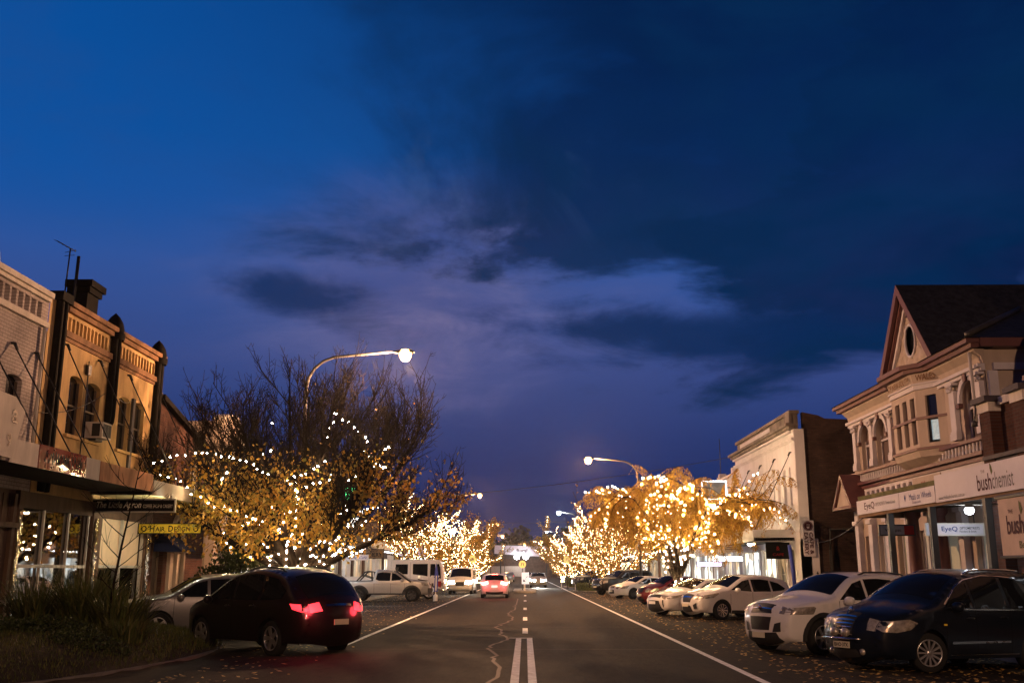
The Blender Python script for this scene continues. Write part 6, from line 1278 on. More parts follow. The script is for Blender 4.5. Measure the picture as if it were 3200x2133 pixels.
def car(name, label, cat, loc, rz, s, pnt, wins, ws, rw, track, group=None, rimmat='alloy', spokes=5, split=False, turn=0., head=None, tail=None, grille=(), lower=(), clad=None, flare=None, plate=None, ptext=None, rails=False, seams=(), handles=(), mirror=None, lit=None, trim=(), chrome=(), rplate=None, far=False, dark_pillars=True, rear_lit='redlens', head_lit='lampglass', tilt=0., extra=None, wside=(1, -1), winmat='cglass'):
    t = thing(name, label, cat, loc, group, rz)
    if tilt: t.rotation_euler = (0, tilt, rz)
    me = s.body(); me.materials.append(M[pnt]); b = bpy.data.objects.new('body', me); C.objects.link(b); b.parent = t
    B = lambda m, n, mt, p=t: m.build(n, mt, p, local=True, fix=False)
    m = MB(); m.box(s.x0 + .25, s.x1 - .3, -s.hw * .74, s.hw * .74, s.sill - .02, min(s.belt - .12, .9)); B(m, 'underbody', 'plastic')
    for side in wside:
        for poly in wins: m = MB(); s.side_patch(m, poly, side, .004); B(m, 'side_window', winmat)
    if ws:
        m = MB(); a, c = s.tx(ws[0]), s.tx(ws[1]); s.skin_patch(m, [(a, -.93), (a + .03, -.97), (c, -.94), (c, .94), (a + .03, .97), (a, .93)], .005); B(m, 'windscreen', winmat)
    if rw:
        m = MB(); a, c = rw; s.skin_patch(m, [(a, -.9), (c, -.9), (c, .9), (a, .9)], .005); B(m, 'rear_window', winmat)
    for side in (1, -1):
        for nm, spec, mt in (('headlight', head, head_lit), ('tail_light', tail, rear_lit)):
            if spec:
                m = MB(); sp_, kp = spec
                if sp_: s.side_patch(m, sp_, side, .008, .07)
                if kp: s.skin_patch(m, [(a, v * side) for a, v in kp], .008, 5, 5)
                B(m, nm, mt)
    for poly in grille: m = MB(); s.skin_patch(m, poly, .007, 4, 12); B(m, 'grille', 'plastic')
    for poly in lower: m = MB(); s.skin_patch(m, poly, .022, 6, 16); B(m, 'lower_grille', 'plastic')
    for poly in chrome: m = MB(); s.skin_patch(m, poly, .016, 2, 12); B(m, 'chrome_bar', 'chrome')
    for nm, mt, poly in trim:
        for side in (1, -1): m = MB(); s.side_patch(m, poly, side, .02, .07); B(m, nm, mt)
    if clad:
        z1 = clad; a0, a1 = s.arcs(s.ar, s.sill); mid = [p for p in (a0[-1], a1[0])]
        for side in (1, -1): m = MB(); s.side_patch(m, [(mid[0][0], s.sill), (mid[1][0], s.sill), (mid[1][0] - .03, z1), (mid[0][0] + .03, z1)], side, .012); B(m, 'sill_cladding', 'plastic')
    if flare:
        for inn, out in zip(s.arcs(s.ar - .012, s.sill), s.arcs(s.ar + flare, s.sill)):
            for side in (1, -1): m = MB(); s.side_patch(m, inn + out[::-1], side, .018, .3); B(m, 'wheel_arch', 'plastic')
    for side in (1, -1):
        if not far or side == wside[0]:
            for x, z0, z1, lean in seams:
                m = MB(); k = 7; l_ = [(x + lean * i / k, z0 + (z1 - z0) * i / k) for i in range(k + 1)]; m.add([s.S(a, c, side, .003) + Vector((dx_, 0, 0)) for a, c in l_ for dx_ in (-.006, .006)], [(2 * i, 2 * i + 1, 2 * i + 3, 2 * i + 2) for i in range(k)], True); B(m, 'door_gap', 'black')
            for x, z in handles:
                m = MB(); p = s.S(x, z, side, .03); m.tube([p + Vector((-.11, -side * .02, 0)), p + Vector((-.06, 0, .005)), p + Vector((.06, 0, .005)), p + Vector((.11, -side * .02, 0))], [.014, .017, .017, .014], 6); m.lathe([(.001, 0), (.05, .0), (.05, .006)], s.S(x, z - .005, side, -.002), 'y', 10); B(m, 'door_handle', pnt)
        if mirror:
            x, z = mirror; p = s.S(x, z, side, .0); m = MB()
            pr = [(.001, 0), (.07, .015), (.105, .07), (.11, .13), (.085, .19), (.05, .205), (.001, .205)]; q0 = len(m.v); m.lathe(pr, (0, 0, 0), 'y', 14)
            m.v = [p + Vector((v.x * .75 + .0 - .03 * (v.y > .1), side * (v.y + .02), v.z * .85 + .05)) for v in m.v]; m.tube([p + Vector((0, -side * .03, -.01)), p + Vector((0, side * .06, .03))], .03, 6); B(m, 'mirror', pnt)
    for side in (1, -1):
        for x, tn in ((s.xf, turn), (s.xr, 0)): wheel(t, x, side * (track / 2), s.r, s.r, side, spokes, rimmat, .21, tn, split=split)
    for pp, nm in ((plate, 'number_plate'), (rplate, 'number_plate')):
        if pp:
            tt, wd, ht, mt = pp; c = s.K(tt, 0, .035); n2 = s.N(tt); up = Vector((0, 0, 1)) if abs(n2.y) < .6 else Vector((0, 0, 1)); sg = 1 if c.x > 0 else -1; m = MB(); x_ = c.x; m.box(x_ - .008, x_ + .008, -wd / 2, wd / 2, c.z - ht / 2, c.z + ht / 2); o = B(m, nm, mt)
            if ptext and pp is plate: m = MB(); text(m, ptext, (x_ + sg * .011, 0, c.z), (0, sg, 0), UP, wd * .86, ht * .62, .02); m.build('lettering', 'black', o, local=True, fix=False)
    if rails:
        for side in (1, -1):
            x0, x1 = rails; m = MB(); pts = []
            for i in range(9):
                x = x0 + (x1 - x0) * i / 8; c = s.K(s.tx(x), side * .93, .0); pts.append(c + Vector((0, 0, .035 if 0 < i < 8 else -.01)))
            m.tube(pts, .022, 6); B(m, 'roof_rail', 'chrome' if rails and pnt == 'pnavy' else 'plastic')
    if extra: extra(t, s, B)
    return t

H30 = R(210)
def place(fx, fy, s, track, rz):
    """origin so that the near front tyre stands on (fx, fy)"""
    h = Vector((math.cos(rz), math.sin(rz))); lft = Vector((-h.y, h.x)); p = Vector((fx, fy)) - h * s.xf - lft * (track / 2); gf = gz(fx); re = p + h * s.xr; gr = gz(re.x); k = (gf - gr) / (s.xf - s.xr); return (p.x, p.y, gf - k * s.xf), -math.atan(k)

# 1 navy people mover, right foreground
s = Shape([(2.30, .24), (2.42, .30), (2.47, .52), (2.44, .74), (2.34, .92), (2.05, 1.02), (1.45, 1.14), (1.2, 1.2), (.55, 1.6), (.1, 1.74), (-.6, 1.81), (-1.4, 1.82), (-2.0, 1.78), (-2.3, 1.62), (-2.42, 1.2), (-2.5, .95), (-2.52, .6), (-2.42, .28)], .95, 1.06, .3, 1.42, -1.5, .345, .41, .24, (.3, .2), .12, (.05, .2))
def navy(t, s, B):
    for v in (-.3, .2):
        c = s.K(s.fz(.63), v, .07); m = MB(); m.lathe([(.001, .06), (.07, .05), (.085, .02), (.08, -.03), (.04, -.07), (.001, -.08)], (c.x - .02, c.y, c.z), 'x', 14); B(m, 'driving_lamp', 'lampglass')
    for v in (-.66, .66): c = s.K(s.fz(.38), v, .02); m = MB(); m.lathe([(.001, .03), (.05, .02), (.06, -.02)], c, 'x', 12); B(m, 'fog_lamp', 'lampglass')
    m = MB()
    for k in range(5): s.skin_patch(m, [(s.fz(.66 + k * .045), -.33 - .02 * k), (s.fz(.66 + k * .045) + .014, -.33 - .02 * k), (s.fz(.66 + k * .045) + .014, .33 + .02 * k), (s.fz(.66 + k * .045), .33 + .02 * k)], .02, 2, 8)
    B(m, 'grille_bars', 'chrome')
    c = s.K(s.fz(.92), 0, .02); m = MB(); m.lathe([(.001, .015), (.045, .012), (.055, 0)], c, 'x', 12); m.tube([s.K(s.fz(.64), 0, .03), s.K(s.fz(.9), 0, .03)], .018, 6); B(m, 'emblem', 'chrome')
    m = MB(); c = s.K(s.fz(.56), 0, .07); m.tube([Vector((c.x - .05, -.42, c.z)), Vector((c.x, -.1, c.z)), Vector((c.x, .1, c.z)), Vector((c.x - .05, .42, c.z))], .016, 6); B(m, 'lamp_bar', 'chrome')
loc, tl = place(7.2, 18.75, s, 1.6, H30)
ps = [[(.98, 1.17), (.52, 1.5), (.24, 1.6), (.22, 1.13)], [(.14, 1.13), (.16, 1.625), (-.25, 1.7), (-.72, 1.7), (-.78, 1.12)], [(-.88, 1.12), (-.82, 1.7), (-1.3, 1.68), (-1.85, 1.5), (-2.15, 1.18), (-1.9, 1.13)]]
car('people_mover', 'dark navy people mover with roof rails and twin round driving lamps', 'car', loc, H30, s, 'pnavy', ps, (1.13, .3), (s.rz(1.66), s.rz(1.2)), 1.6, 'cars parked at an angle on the right', spokes=12, turn=R(-24), head=(s.head(.7, .88, [(1.95, .92), (1.78, .86), (1.95, .74), (2.2, .69)]), [(s.fz(.7), .8), (s.fz(.7), 1), (s.fz(.88), 1), (s.fz(.87), .74)]), tail=([(-2.4, .85), (-2.3, 1.15), (-2.2, .9)], None), grille=[[(s.fz(.62), -.34), (s.fz(.62), .34), (s.fz(.9), .44), (s.fz(.9), -.44)]], lower=[[(s.fz(.33), -.6), (s.fz(.33), .6), (s.fz(.42), .5), (s.fz(.42), -.5)]], chrome=[[(s.fz(.605), -.4), (s.fz(.605), .4), (s.fz(.62), .4), (s.fz(.62), -.4)]], plate=(s.fz(.48), .37, .11, 'plate'), ptext='BHO·37X', rails=(.0, -1.9), seams=[(1.02, .32, 1.12, .02), (.18, .3, 1.12, 0), (-.82, .3, 1.12, 0)], handles=[(.36, .95), (-.62, .97)], mirror=(.85, 1.1), trim=[('side_strip', 'chrome', [(.9, .5), (.9, .54), (-.75, .55), (-.75, .51)]), ('belt_strip', 'chrome', [(.98, 1.1), (.98, 1.118), (-2.0, 1.118), (-2.0, 1.1)]), ('window_surround', 'chrome', [(1.0, 1.19), (.55, 1.515), (.25, 1.635), (-.3, 1.725), (-.8, 1.725), (-1.3, 1.70), (-1.3, 1.712), (-.8, 1.74), (-.3, 1.74), (.25, 1.652), (.56, 1.53), (1.03, 1.2)]), ('sill_strip', 'chrome', [(.95, .30), (.95, .315), (-1.0, .315), (-1.0, .30)]), ('indicator', 'yellow', [(1.12, .82), (1.12, .85), (1.03, .85), (1.03, .82)])], tilt=tl, extra=navy)
# 2 white SUV
s = Shape([(2.16, .26), (2.27, .32), (2.31, .55), (2.28, .82), (2.18, .98), (1.85, 1.06), (1.3, 1.14), (1.08, 1.19), (.45, 1.58), (.1, 1.68), (-.6, 1.73), (-1.3, 1.71), (-1.8, 1.64), (-2.02, 1.5), (-2.2, 1.1), (-2.27, .8), (-2.27, .45), (-2.2, .28)], .925, 1.06, .32, 1.47, -1.3, .365, .44, .28, (.28, .2), .1, (.05, .15))
def white1(t, s, B):
    c = s.K(s.fz(.87), 0, .03); m = MB(); m.lathe([(.001, .012), (.05, .01), (.06, 0)], c, 'x', 12); B(m, 'emblem', 'chrome')
    m = MB(); [s.skin_patch(m, [(s.fz(.56 + k * .035), -.42), (s.fz(.56 + k * .035) + .008, -.42), (s.fz(.56 + k * .035) + .008, .42), (s.fz(.56 + k * .035), .42)], .014, 2, 8) for k in range(5)]; B(m, 'grille_bars', 'darkmetal')
loc, tl = place(6.28, 22.2, s, 1.58, H30)
ws_ = [[(.93, 1.15), (.42, 1.5), (.12, 1.58), (.1, 1.14)], [(.02, 1.14), (.04, 1.6), (-.4, 1.62), (-.85, 1.6), (-.88, 1.14)], [(-.97, 1.14), (-.94, 1.58), (-1.4, 1.54), (-1.75, 1.36), (-1.8, 1.18)]]
car('suv', 'white four-wheel-drive wagon with dark wheel arches beside the navy people mover', 'car', loc, H30, s, 'pwhite', ws_, (1.03, .28), (s.rz(1.58), s.rz(1.18)), 1.58, 'cars parked at an angle on the right', spokes=6, head=(s.head(.82, .96, [(1.72, 1.0), (1.66, .97), (1.74, .84)]), [(s.fz(.82), .84), (s.fz(.82), 1), (s.fz(.95), 1), (s.fz(.95), .8)]), tail=([(-2.22, .8), (-2.15, 1.12), (-2.0, 1.1), (-2.1, .8)], None), grille=[[(s.fz(.8), -.55), (s.fz(.8), .55), (s.fz(.94), .58), (s.fz(.94), -.58)], [(s.fz(.5), -.5), (s.fz(.5), .5), (s.fz(.74), .58), (s.fz(.74), -.58)]], lower=[[(s.fz(.29), -.95), (s.fz(.29), .95), (s.fz(.46), .8), (s.fz(.46), -.8)], [(s.fz(.47), .66), (s.fz(.47), .97), (s.fz(.66), .97), (s.fz(.62), .74)], [(s.fz(.47), -.66), (s.fz(.62), -.74), (s.fz(.66), -.97), (s.fz(.47), -.97)]], chrome=[[(s.fz(.865), -.54), (s.fz(.865), .54), (s.fz(.88), .54), (s.fz(.88), -.54)]], clad=.42, flare=.08, plate=(s.fz(.42), .37, .11, 'plate'), seams=[(.98, .42, 1.12, -.02), (.06, .42, 1.12, 0), (-.92, .42, 1.12, 0)], handles=[(.22, .98), (-.74, 1.0)], mirror=(.82, 1.08), trim=[('side_vent', 'plastic', [(1.2, .90), (1.0, .87), (1.0, .91)])], rails=(.0, -1.6), tilt=tl, extra=white1)
# 3 white compact SUV
s = Shape([(2.05, .26), (2.16, .34), (2.2, .6), (2.14, .8), (1.98, .92), (1.7, 1.0), (1.2, 1.1), (1.0, 1.14), (.3, 1.52), (-.05, 1.62), (-.6, 1.655), (-1.3, 1.61), (-1.8, 1.52), (-2.0, 1.42), (-2.1, 1.05), (-2.2, .8), (-2.2, .45), (-2.1, .28)], .91, 1.02, .34, 1.32, -1.32, .35, .41, .26, (.3, .24), .1, (.05, .15))
ixw = [[(.9, 1.1), (.3, 1.43), (-.02, 1.5), (-.05, 1.05)], [(-.13, 1.05), (-.1, 1.505), (-.6, 1.52), (-.95, 1.49), (-.98, 1.07)], [(-1.06, 1.08), (-1.02, 1.475), (-1.4, 1.39), (-1.72, 1.2), (-1.6, 1.13)]]
loc, tl = place(7.3, 38.6, s, 1.56, R(206))
car('suv', 'white compact SUV whose windscreen glitters, at the foot of the amber tree', 'car', loc, R(206), s, 'pwhite', ixw, (.95, .2), (s.rz(1.46), s.rz(1.1)), 1.56, 'cars parked at an angle on the right', spokes=5, split=True, rimmat='chrome', head=(s.head(.74, .87, [(1.5, .98), (1.46, .95), (1.7, .8)]), [(s.fz(.72), .78), (s.fz(.72), 1), (s.fz(.86), 1), (s.fz(.86), .7)]), tail=([(-2.15, .85), (-2.06, 1.12), (-1.7, 1.08), (-1.9, .95)], None), grille=[[(s.fz(.6), -.45), (s.fz(.6), .45), (s.fz(.82), .62), (s.fz(.82), -.62)]], lower=[[(s.fz(.34), -.6), (s.fz(.34), .6), (s.fz(.5), .5), (s.fz(.5), -.5)], [(s.fz(.4), .74), (s.fz(.4), .98), (s.fz(.6), .98), (s.fz(.52), .72)], [(s.fz(.4), -.74), (s.fz(.52), -.72), (s.fz(.6), -.98), (s.fz(.4), -.98)]], chrome=[[(s.fz(.73), -.5), (s.fz(.73), .5), (s.fz(.76), .5), (s.fz(.76), -.5)]], clad=.36, plate=(s.fz(.52), .37, .11, 'plate'), seams=[(.95, .36, 1.06, -.02), (-.09, .36, 1.04, 0), (-1.02, .4, 1.06, 0)], handles=[(.1, .94), (-.84, .98)], mirror=(.72, 1.04), tilt=tl)
# 4 white sedan
sed = [(2.3, .24), (2.38, .32), (2.4, .55), (2.32, .72), (2.1, .82), (1.5, .95), (1.2, 1.0), (.4, 1.38), (.05, 1.44), (-.6, 1.45), (-1.1, 1.37), (-1.75, 1.12), (-2.1, 1.07), (-2.35, .98), (-2.42, .7), (-2.42, .45), (-2.3, .28)]
s = Shape(sed, .91, .93, .36, 1.42, -1.4, .34, .4, .24, (.32, .24), .1, (.04, .17))
sw = [[(1.05, .99), (.42, 1.29), (.02, 1.35), (0, .96)], [(-.07, .96), (-.05, 1.355), (-.55, 1.355), (-.95, 1.29), (-.98, .98)], [(-1.05, .99), (-1.0, 1.27), (-1.4, 1.1)]]
loc, tl = place(6.4, 40.6, s, 1.56, R(213))
car('sedan', 'low white sedan with a black wedge grille between the red car and the compact SUV', 'car', loc, R(213), s, 'pwhite', sw, (1.15, .32), (s.tx(-1.05), s.tx(-1.65)), 1.56, 'cars parked at an angle on the right', spokes=5, split=True, head=(s.head(.65, .76, [(1.7, .86), (1.66, .83), (2.0, .72)]), [(s.fz(.64), .8), (s.fz(.64), 1), (s.fz(.76), 1), (s.fz(.73), .5)]), tail=([(-2.35, .75), (-2.3, .98), (-2.0, 1.0), (-2.1, .8)], None), grille=[[(s.fz(.64), -.6), (s.fz(.64), .6), (s.fz(.72), .6), (s.fz(.72), -.6)]], lower=[[(s.fz(.27), -.9), (s.fz(.27), .9), (s.fz(.56), .62), (s.fz(.56), -.62)], [(s.fz(.34), .95), (s.fz(.4), 1), (s.fz(.6), .92), (s.fz(.6), .84)], [(s.fz(.34), -.95), (s.fz(.6), -.84), (s.fz(.6), -.92), (s.fz(.4), -1)]], plate=(s.fz(.5), .37, .11, 'platew'), seams=[(1.0, .3, .95, -.02), (-.04, .3, .95, 0)], handles=[(.1, .84), (-.9, .87)], mirror=(.85, .95), tilt=tl)
# 5 dark red small car
s = Shape([(1.9, .24), (2.0, .32), (2.03, .55), (1.95, .76), (1.75, .9), (1.35, 1.0), (1.15, 1.04), (.4, 1.42), (.1, 1.5), (-.5, 1.54), (-1.1, 1.5), (-1.6, 1.35), (-1.85, 1.08), (-1.98, .8), (-1.98, .45), (-1.9, .28)], .85, .98, .36, 1.25, -1.25, .31, .37, .24, (.3, .22), .1, (.045, .17))
rwn = [[(1.0, 1.03), (.4, 1.33), (.05, 1.41), (.02, 1.0)], [(-.06, 1.0), (-.03, 1.42), (-.6, 1.43), (-.95, 1.38), (-.98, 1.02)]]
loc, tl = place(7.3, 55.0, s, 1.45, H30)
car('hatchback', 'dark red small car with round pale headlights behind the amber tree trunk', 'car', loc, H30, s, 'pred', rwn, (1.1, .3), (s.rz(1.45), s.rz(1.1)), 1.45, 'cars parked at an angle on the right', far=True, head=(s.head(.65, .84, [(1.55, .9), (1.5, .8), (1.7, .66)]), [(s.fz(.64), .7), (s.fz(.64), 1), (s.fz(.84), 1), (s.fz(.82), .66)]), tail=([(-1.93, .75), (-1.86, 1.0), (-1.7, .98), (-1.75, .75)], None), grille=[[(s.fz(.6), -.4), (s.fz(.6), .4), (s.fz(.78), .46), (s.fz(.78), -.46)]], lower=[[(s.fz(.3), -.6), (s.fz(.3), .6), (s.fz(.42), .55), (s.fz(.42), -.55)]], plate=(s.fz(.5), .37, .11, 'plate'), seams=[(.98, .3, 1, 0), (-.02, .3, 1, 0)], handles=[(.12, .88)], mirror=(.8, 1.0), tilt=tl)
# 6 white hatch-nosed sedan
s = Shape(sed, .9, .95, .35, 1.4, -1.35, .34, .4, .24, (.32, .24), .1, (.04, .17))
loc, tl = place(6.95, 66.5, s, 1.55, H30)
car('sedan', 'white sedan with a split grille between the red car and the black four-wheel drive', 'car', loc, H30, s, 'pwhite', sw, (1.15, .32), (s.tx(-1.05), s.tx(-1.65)), 1.55, 'cars parked at an angle on the right', far=True, head=([(2.3, .62), (2.15, .78), (1.75, .84), (1.9, .66)], [(s.fz(.6), .75), (s.fz(.6), 1), (s.fz(.76), 1), (s.fz(.74), .62)]), tail=None, grille=[[(s.fz(.62), -.45), (s.fz(.62), .45), (s.fz(.72), .5), (s.fz(.72), -.5)]], lower=[[(s.fz(.36), -.6), (s.fz(.36), .6), (s.fz(.54), .55), (s.fz(.54), -.55)]], plate=(s.fz(.48), .37, .11, 'plate'), seams=[(1.0, .3, .95, -.02), (-.04, .3, .95, 0)], handles=[(.1, .84)], mirror=(.85, .95), tilt=tl, rimmat='darkmetal')
# 7 black four-wheel drive
s4 = Shape([(2.2, .4), (2.35, .45), (2.38, .75), (2.3, 1.05), (2.1, 1.15), (1.3, 1.24), (1.1, 1.27), (.5, 1.72), (.1, 1.84), (-.8, 1.88), (-1.8, 1.86), (-2.2, 1.76), (-2.32, 1.2), (-2.38, .8), (-2.3, .4)], .94, 1.2, .24, 1.4, -1.4, .39, .46, .38, (.22, .16), .1, (.05, .12))
bw = [[(1.0, 1.27), (.5, 1.62), (.12, 1.7), (.1, 1.25)], [(.02, 1.25), (.04, 1.7), (-.8, 1.74), (-.84, 1.25)], [(-.92, 1.25), (-.9, 1.74), (-1.8, 1.7), (-1.95, 1.28)]]
loc, tl = place(6.5, 75.5, s4, 1.6, H30)
def bar(t, s, B): m = MB(); x = 2.5; m.tube([(x, -.75, .5), (x, -.75, 1.0), (x, -.45, 1.15), (x, .45, 1.15), (x, .75, 1.0), (x, .75, .5)], .035, 7); m.tube([(x, -.75, .75), (x, .75, .75)], .03, 6); B(m, 'bull_bar', 'chrome')
car('suv', 'black four-wheel drive with a bull bar parked beside the clipped hedge', 'car', loc, H30, s4, 'pblack', bw, (1.08, .32), (s4.rz(1.74), s4.rz(1.3)), 1.6, 'cars parked at an angle on the right', far=True, head=([(2.32, .85), (2.25, 1.05), (1.95, 1.08), (2.0, .9)], [(s4.fz(.85), .65), (s4.fz(.85), 1), (s4.fz(1.05), 1), (s4.fz(1.05), .6)]), grille=[[(s4.fz(.8), -.5), (s4.fz(.8), .5), (s4.fz(1.02), .5), (s4.fz(1.02), -.5)]], plate=(s4.fz(.6), .37, .11, 'plate'), mirror=(.85, 1.2), tilt=tl, extra=bar)
loc, tl = place(6.0, 98, s4, 1.6, H30)
car('suv', 'dark parked car half hidden behind the bright clipped hedge', 'car', loc, H30, s4, 'pblack', bw, (1.08, .32), None, 1.6, 'cars parked at an angle on the right', far=True, head=([(2.32, .85), (2.25, 1.05), (1.95, 1.08), (2.0, .9)], [(s4.fz(.85), .65), (s4.fz(.85), 1), (s4.fz(1.05), 1), (s4.fz(1.05), .6)]), plate=(s4.fz(.6), .37, .11, 'plate'), tilt=tl)
# 8 braking white hatchback in the lane
s = Shape([(1.98, .24), (2.08, .32), (2.1, .55), (2.02, .74), (1.8, .86), (1.3, .98), (1.05, 1.03), (.3, 1.4), (0, 1.46), (-.6, 1.48), (-1.3, 1.43), (-1.72, 1.3), (-1.95, 1.0), (-2.08, .86), (-2.12, .6), (-2.08, .4), (-2.0, .28)], .9, .96, .42, 1.3, -1.32, .32, .38, .24, (.3, .2), .1, (.045, .13))
hw_ = [[(.95, 1.02), (.3, 1.32), (-.02, 1.38), (-.05, 1.0)], [(-.13, 1.0), (-.1, 1.385), (-.6, 1.39), (-1.0, 1.34), (-1.1, 1.04)]]
def brake(t, s, B):
    m = MB(); a = s.rz(1.37); s.skin_patch(m, [(a, -.32), (a + .05, -.32), (a + .05, .32), (a, .32)], .02, 2, 6); B(m, 'brake_light', 'redbrake')
    m = MB(); s.skin_patch(m, [(s.rz(.42), -.9), (s.rz(.3), -.85), (s.rz(.3), .85), (s.rz(.42), .9)], .01, 3, 8); B(m, 'rear_bumper_trim', 'plastic')
    for y in (-.3, .3):
        la = bpy.data.lights.new('lamp_light', 'POINT'); la.energy = 30; la.color = (1, .05, .06); la.shadow_soft_size = .15; lo = bpy.data.objects.new('lamp_light', la); C.objects.link(lo); lo.parent = t; lo.location = (-2.45, y * 2.4, .9)
car('hatchback', 'white hatchback braking in the left lane with red lights on', 'car', (-1.93, 66.5, 0), R(90), s, 'pwhite', hw_, (1.0, .2), (s.rz(1.36), s.rz(1.03)), 1.55, 'cars on the carriageway', tail=([(-2.1, .78), (-1.98, .98), (-1.75, 1.0), (-1.85, .84)], [(s.rz(.98), .62), (s.rz(.98), 1), (s.rz(.8), 1), (s.rz(.84), .62)]), rplate=(s.rz(.7), .37, .11, mk('lit_plate', (.7, .7, .65), .5, emit=(1, .8, .7), es=1.2)), rear_lit='redbrake', mirror=(.75, 1.0), extra=brake, far=True)
# 9 white van facing us, headlights on, left of the braking car
s = Shape([(2.1, .3), (2.3, .38), (2.34, .7), (2.2, 1.0), (1.75, 1.15), (1.0, 1.8), (.6, 1.92), (-2.0, 1.95), (-2.35, 1.85), (-2.42, 1.2), (-2.42, .4), (-2.3, .3)], .93, 1.15, .16, 1.5, -1.5, .34, .41, .28, (.2, .1), .1, (.04, .12))
vw = [[(1.35, 1.18), (.9, 1.68), (.3, 1.74), (.3, 1.18)], [(.15, 1.18), (.15, 1.74), (-.9, 1.76), (-.9, 1.18)]]
car('van', 'white van with bright headlights facing the camera beside the braking car', 'van', (-4.75, 78, gz(-4.75)), R(-92), s, 'pwhite', vw, (1.7, .95), None, 1.6, 'cars on the carriageway', head=([(2.28, .75), (2.2, .98), (1.95, 1.0), (2.0, .8)], [(s.fz(.75), .62), (s.fz(.75), 1), (s.fz(.95), 1), (s.fz(.95), .66)]), head_lit='headon', grille=[[(s.fz(.6), -.5), (s.fz(.6), .5), (s.fz(.85), .5), (s.fz(.85), -.5)]], plate=(s.fz(.48), .37, .11, 'plate'), mirror=(1.2, 1.15), far=True)
# distant oncoming cars and one driving away
s = Shape(sed, .9, .95, .35, 1.4, -1.35, .34, .4, .24, (.32, .24), .1, (.04, .17))
for i, (x, y, lab, grp) in enumerate([(1.35, 108, 'oncoming car with glaring headlights just past the traffic island', 'cars on the carriageway'), (.75, 142, 'second oncoming car behind the glare of the first', 'cars on the carriageway')]):
    car('sedan', lab, 'car', (x, y, 0), R(-90), s, 'psilver', sw, (1.15, .32), None, 1.55, grp, head=([(2.3, .62), (2.15, .78), (1.95, .8), (2.0, .66)], [(s.fz(.58), .55), (s.fz(.58), 1), (s.fz(.76), 1), (s.fz(.76), .55)]), head_lit='headon', plate=(s.fz(.48), .37, .11, 'plate'), far=True)
    t = bpy.context.scene.objects
for x, y in ((1.35, 105.4),):
    la = bpy.data.lights.new('lamp_light', 'SPOT'); la.energy = 5000; la.color = (1, .9, .75); la.spot_size = R(70); la.spot_blend = .8; la.shadow_soft_size = .2; lo = bpy.data.objects.new('lamp_light', la); C.objects.link(lo); lo.parent = [o for o in C.objects if o.get('label', '').startswith('oncoming car with')][0]; lo.location = (2.55, 0, .68); lo.rotation_euler = (R(90), R(-6), R(-90))
car('hatchback', 'small silver car far ahead driving away past the island', 'car', (-2.6, 165, 0), R(90), Shape([(1.98, .24), (2.08, .32), (2.1, .55), (2.02, .74), (1.8, .86), (1.05, 1.03), (.3, 1.4), (-.6, 1.48), (-1.6, 1.4), (-1.95, 1.0), (-2.12, .6), (-2.0, .28)], .9, .96, .36, 1.3, -1.32, .32, .38, .24), 'psilver', hw_, (1.0, .2), None, 1.55, 'cars on the carriageway', tail=([(-2.1, .78), (-1.98, .98), (-1.85, 1.0), (-1.95, .84)], None), rear_lit='redglow', far=True)
# 10 silver crew-cab ute with dark flares
s = Shape([(2.52, .42), (2.62, .5), (2.64, .85), (2.55, 1.08), (2.3, 1.16), (1.45, 1.24), (1.2, 1.29), (.62, 1.7), (.3, 1.8), (-.3, 1.83), (-.62, 1.78), (-.72, 1.25), (-.8, 1.17), (-2.5, 1.17), (-2.62, 1.12), (-2.65, .7), (-2.55, .5)], .93, 1.17, .27, 1.55, -1.55, .39, .48, .44, (.24, .04), .07, (.045, .1))
uw = [[(1.08, 1.27), (.58, 1.62), (.36, 1.68), (.34, 1.22)], [(.26, 1.22), (.28, 1.69), (-.2, 1.72), (-.5, 1.66), (-.6, 1.3), (-.4, 1.22)]]
def ute(t, s, B):
    m = MB()
    for sd in (-.72, .72): m.tube([(-1.75, sd, 1.18), (-1.25, sd, 1.72), (-1.05, sd, 1.75), (-.85, sd, 1.72), (-.82, sd, 1.2)], .045, 7)
    m.tube([(-1.05, -.72, 1.75), (-1.05, .72, 1.75)], .045, 7); m.tube([(-1.4, -.72, 1.55), (-.85, -.72, 1.35)], .03, 6); m.tube([(-1.4, .72, 1.55), (-.85, .72, 1.35)], .03, 6); B(m, 'sports_bar', 'plastic')
    m = MB(); s.skin_patch(m, [(s.tx(-.85), -.95), (s.tx(-2.45), -.95), (s.tx(-2.45), .95), (s.tx(-.85), .95)], .012); B(m, 'tonneau_cover', 'plastic')
    m = MB(); m.tube([(1.5, -.93, 1.15), (1.25, -.93, 1.32), (.7, -.86, 1.72), (.62, -.84, 1.9)], .05, 7); m.box(.55, .72, -.9, -.78, 1.88, 2.0); B(m, 'snorkel', 'plastic')
    m = MB(); m.box(2.5, 2.78, -.85, .85, .55, .8); m.tube([(2.72, -.55, .8), (2.72, -.55, 1.05), (2.72, .55, 1.05), (2.72, .55, .8)], .035, 6); B(m, 'bull_bar', 'plastic')
    m = MB(); m.tube([(1.9, -.7, 1.3), (2.35, -.7, 1.22), (2.4, .7, 1.22)], .03, 6); B(m, 'bonnet_guard', 'plastic')
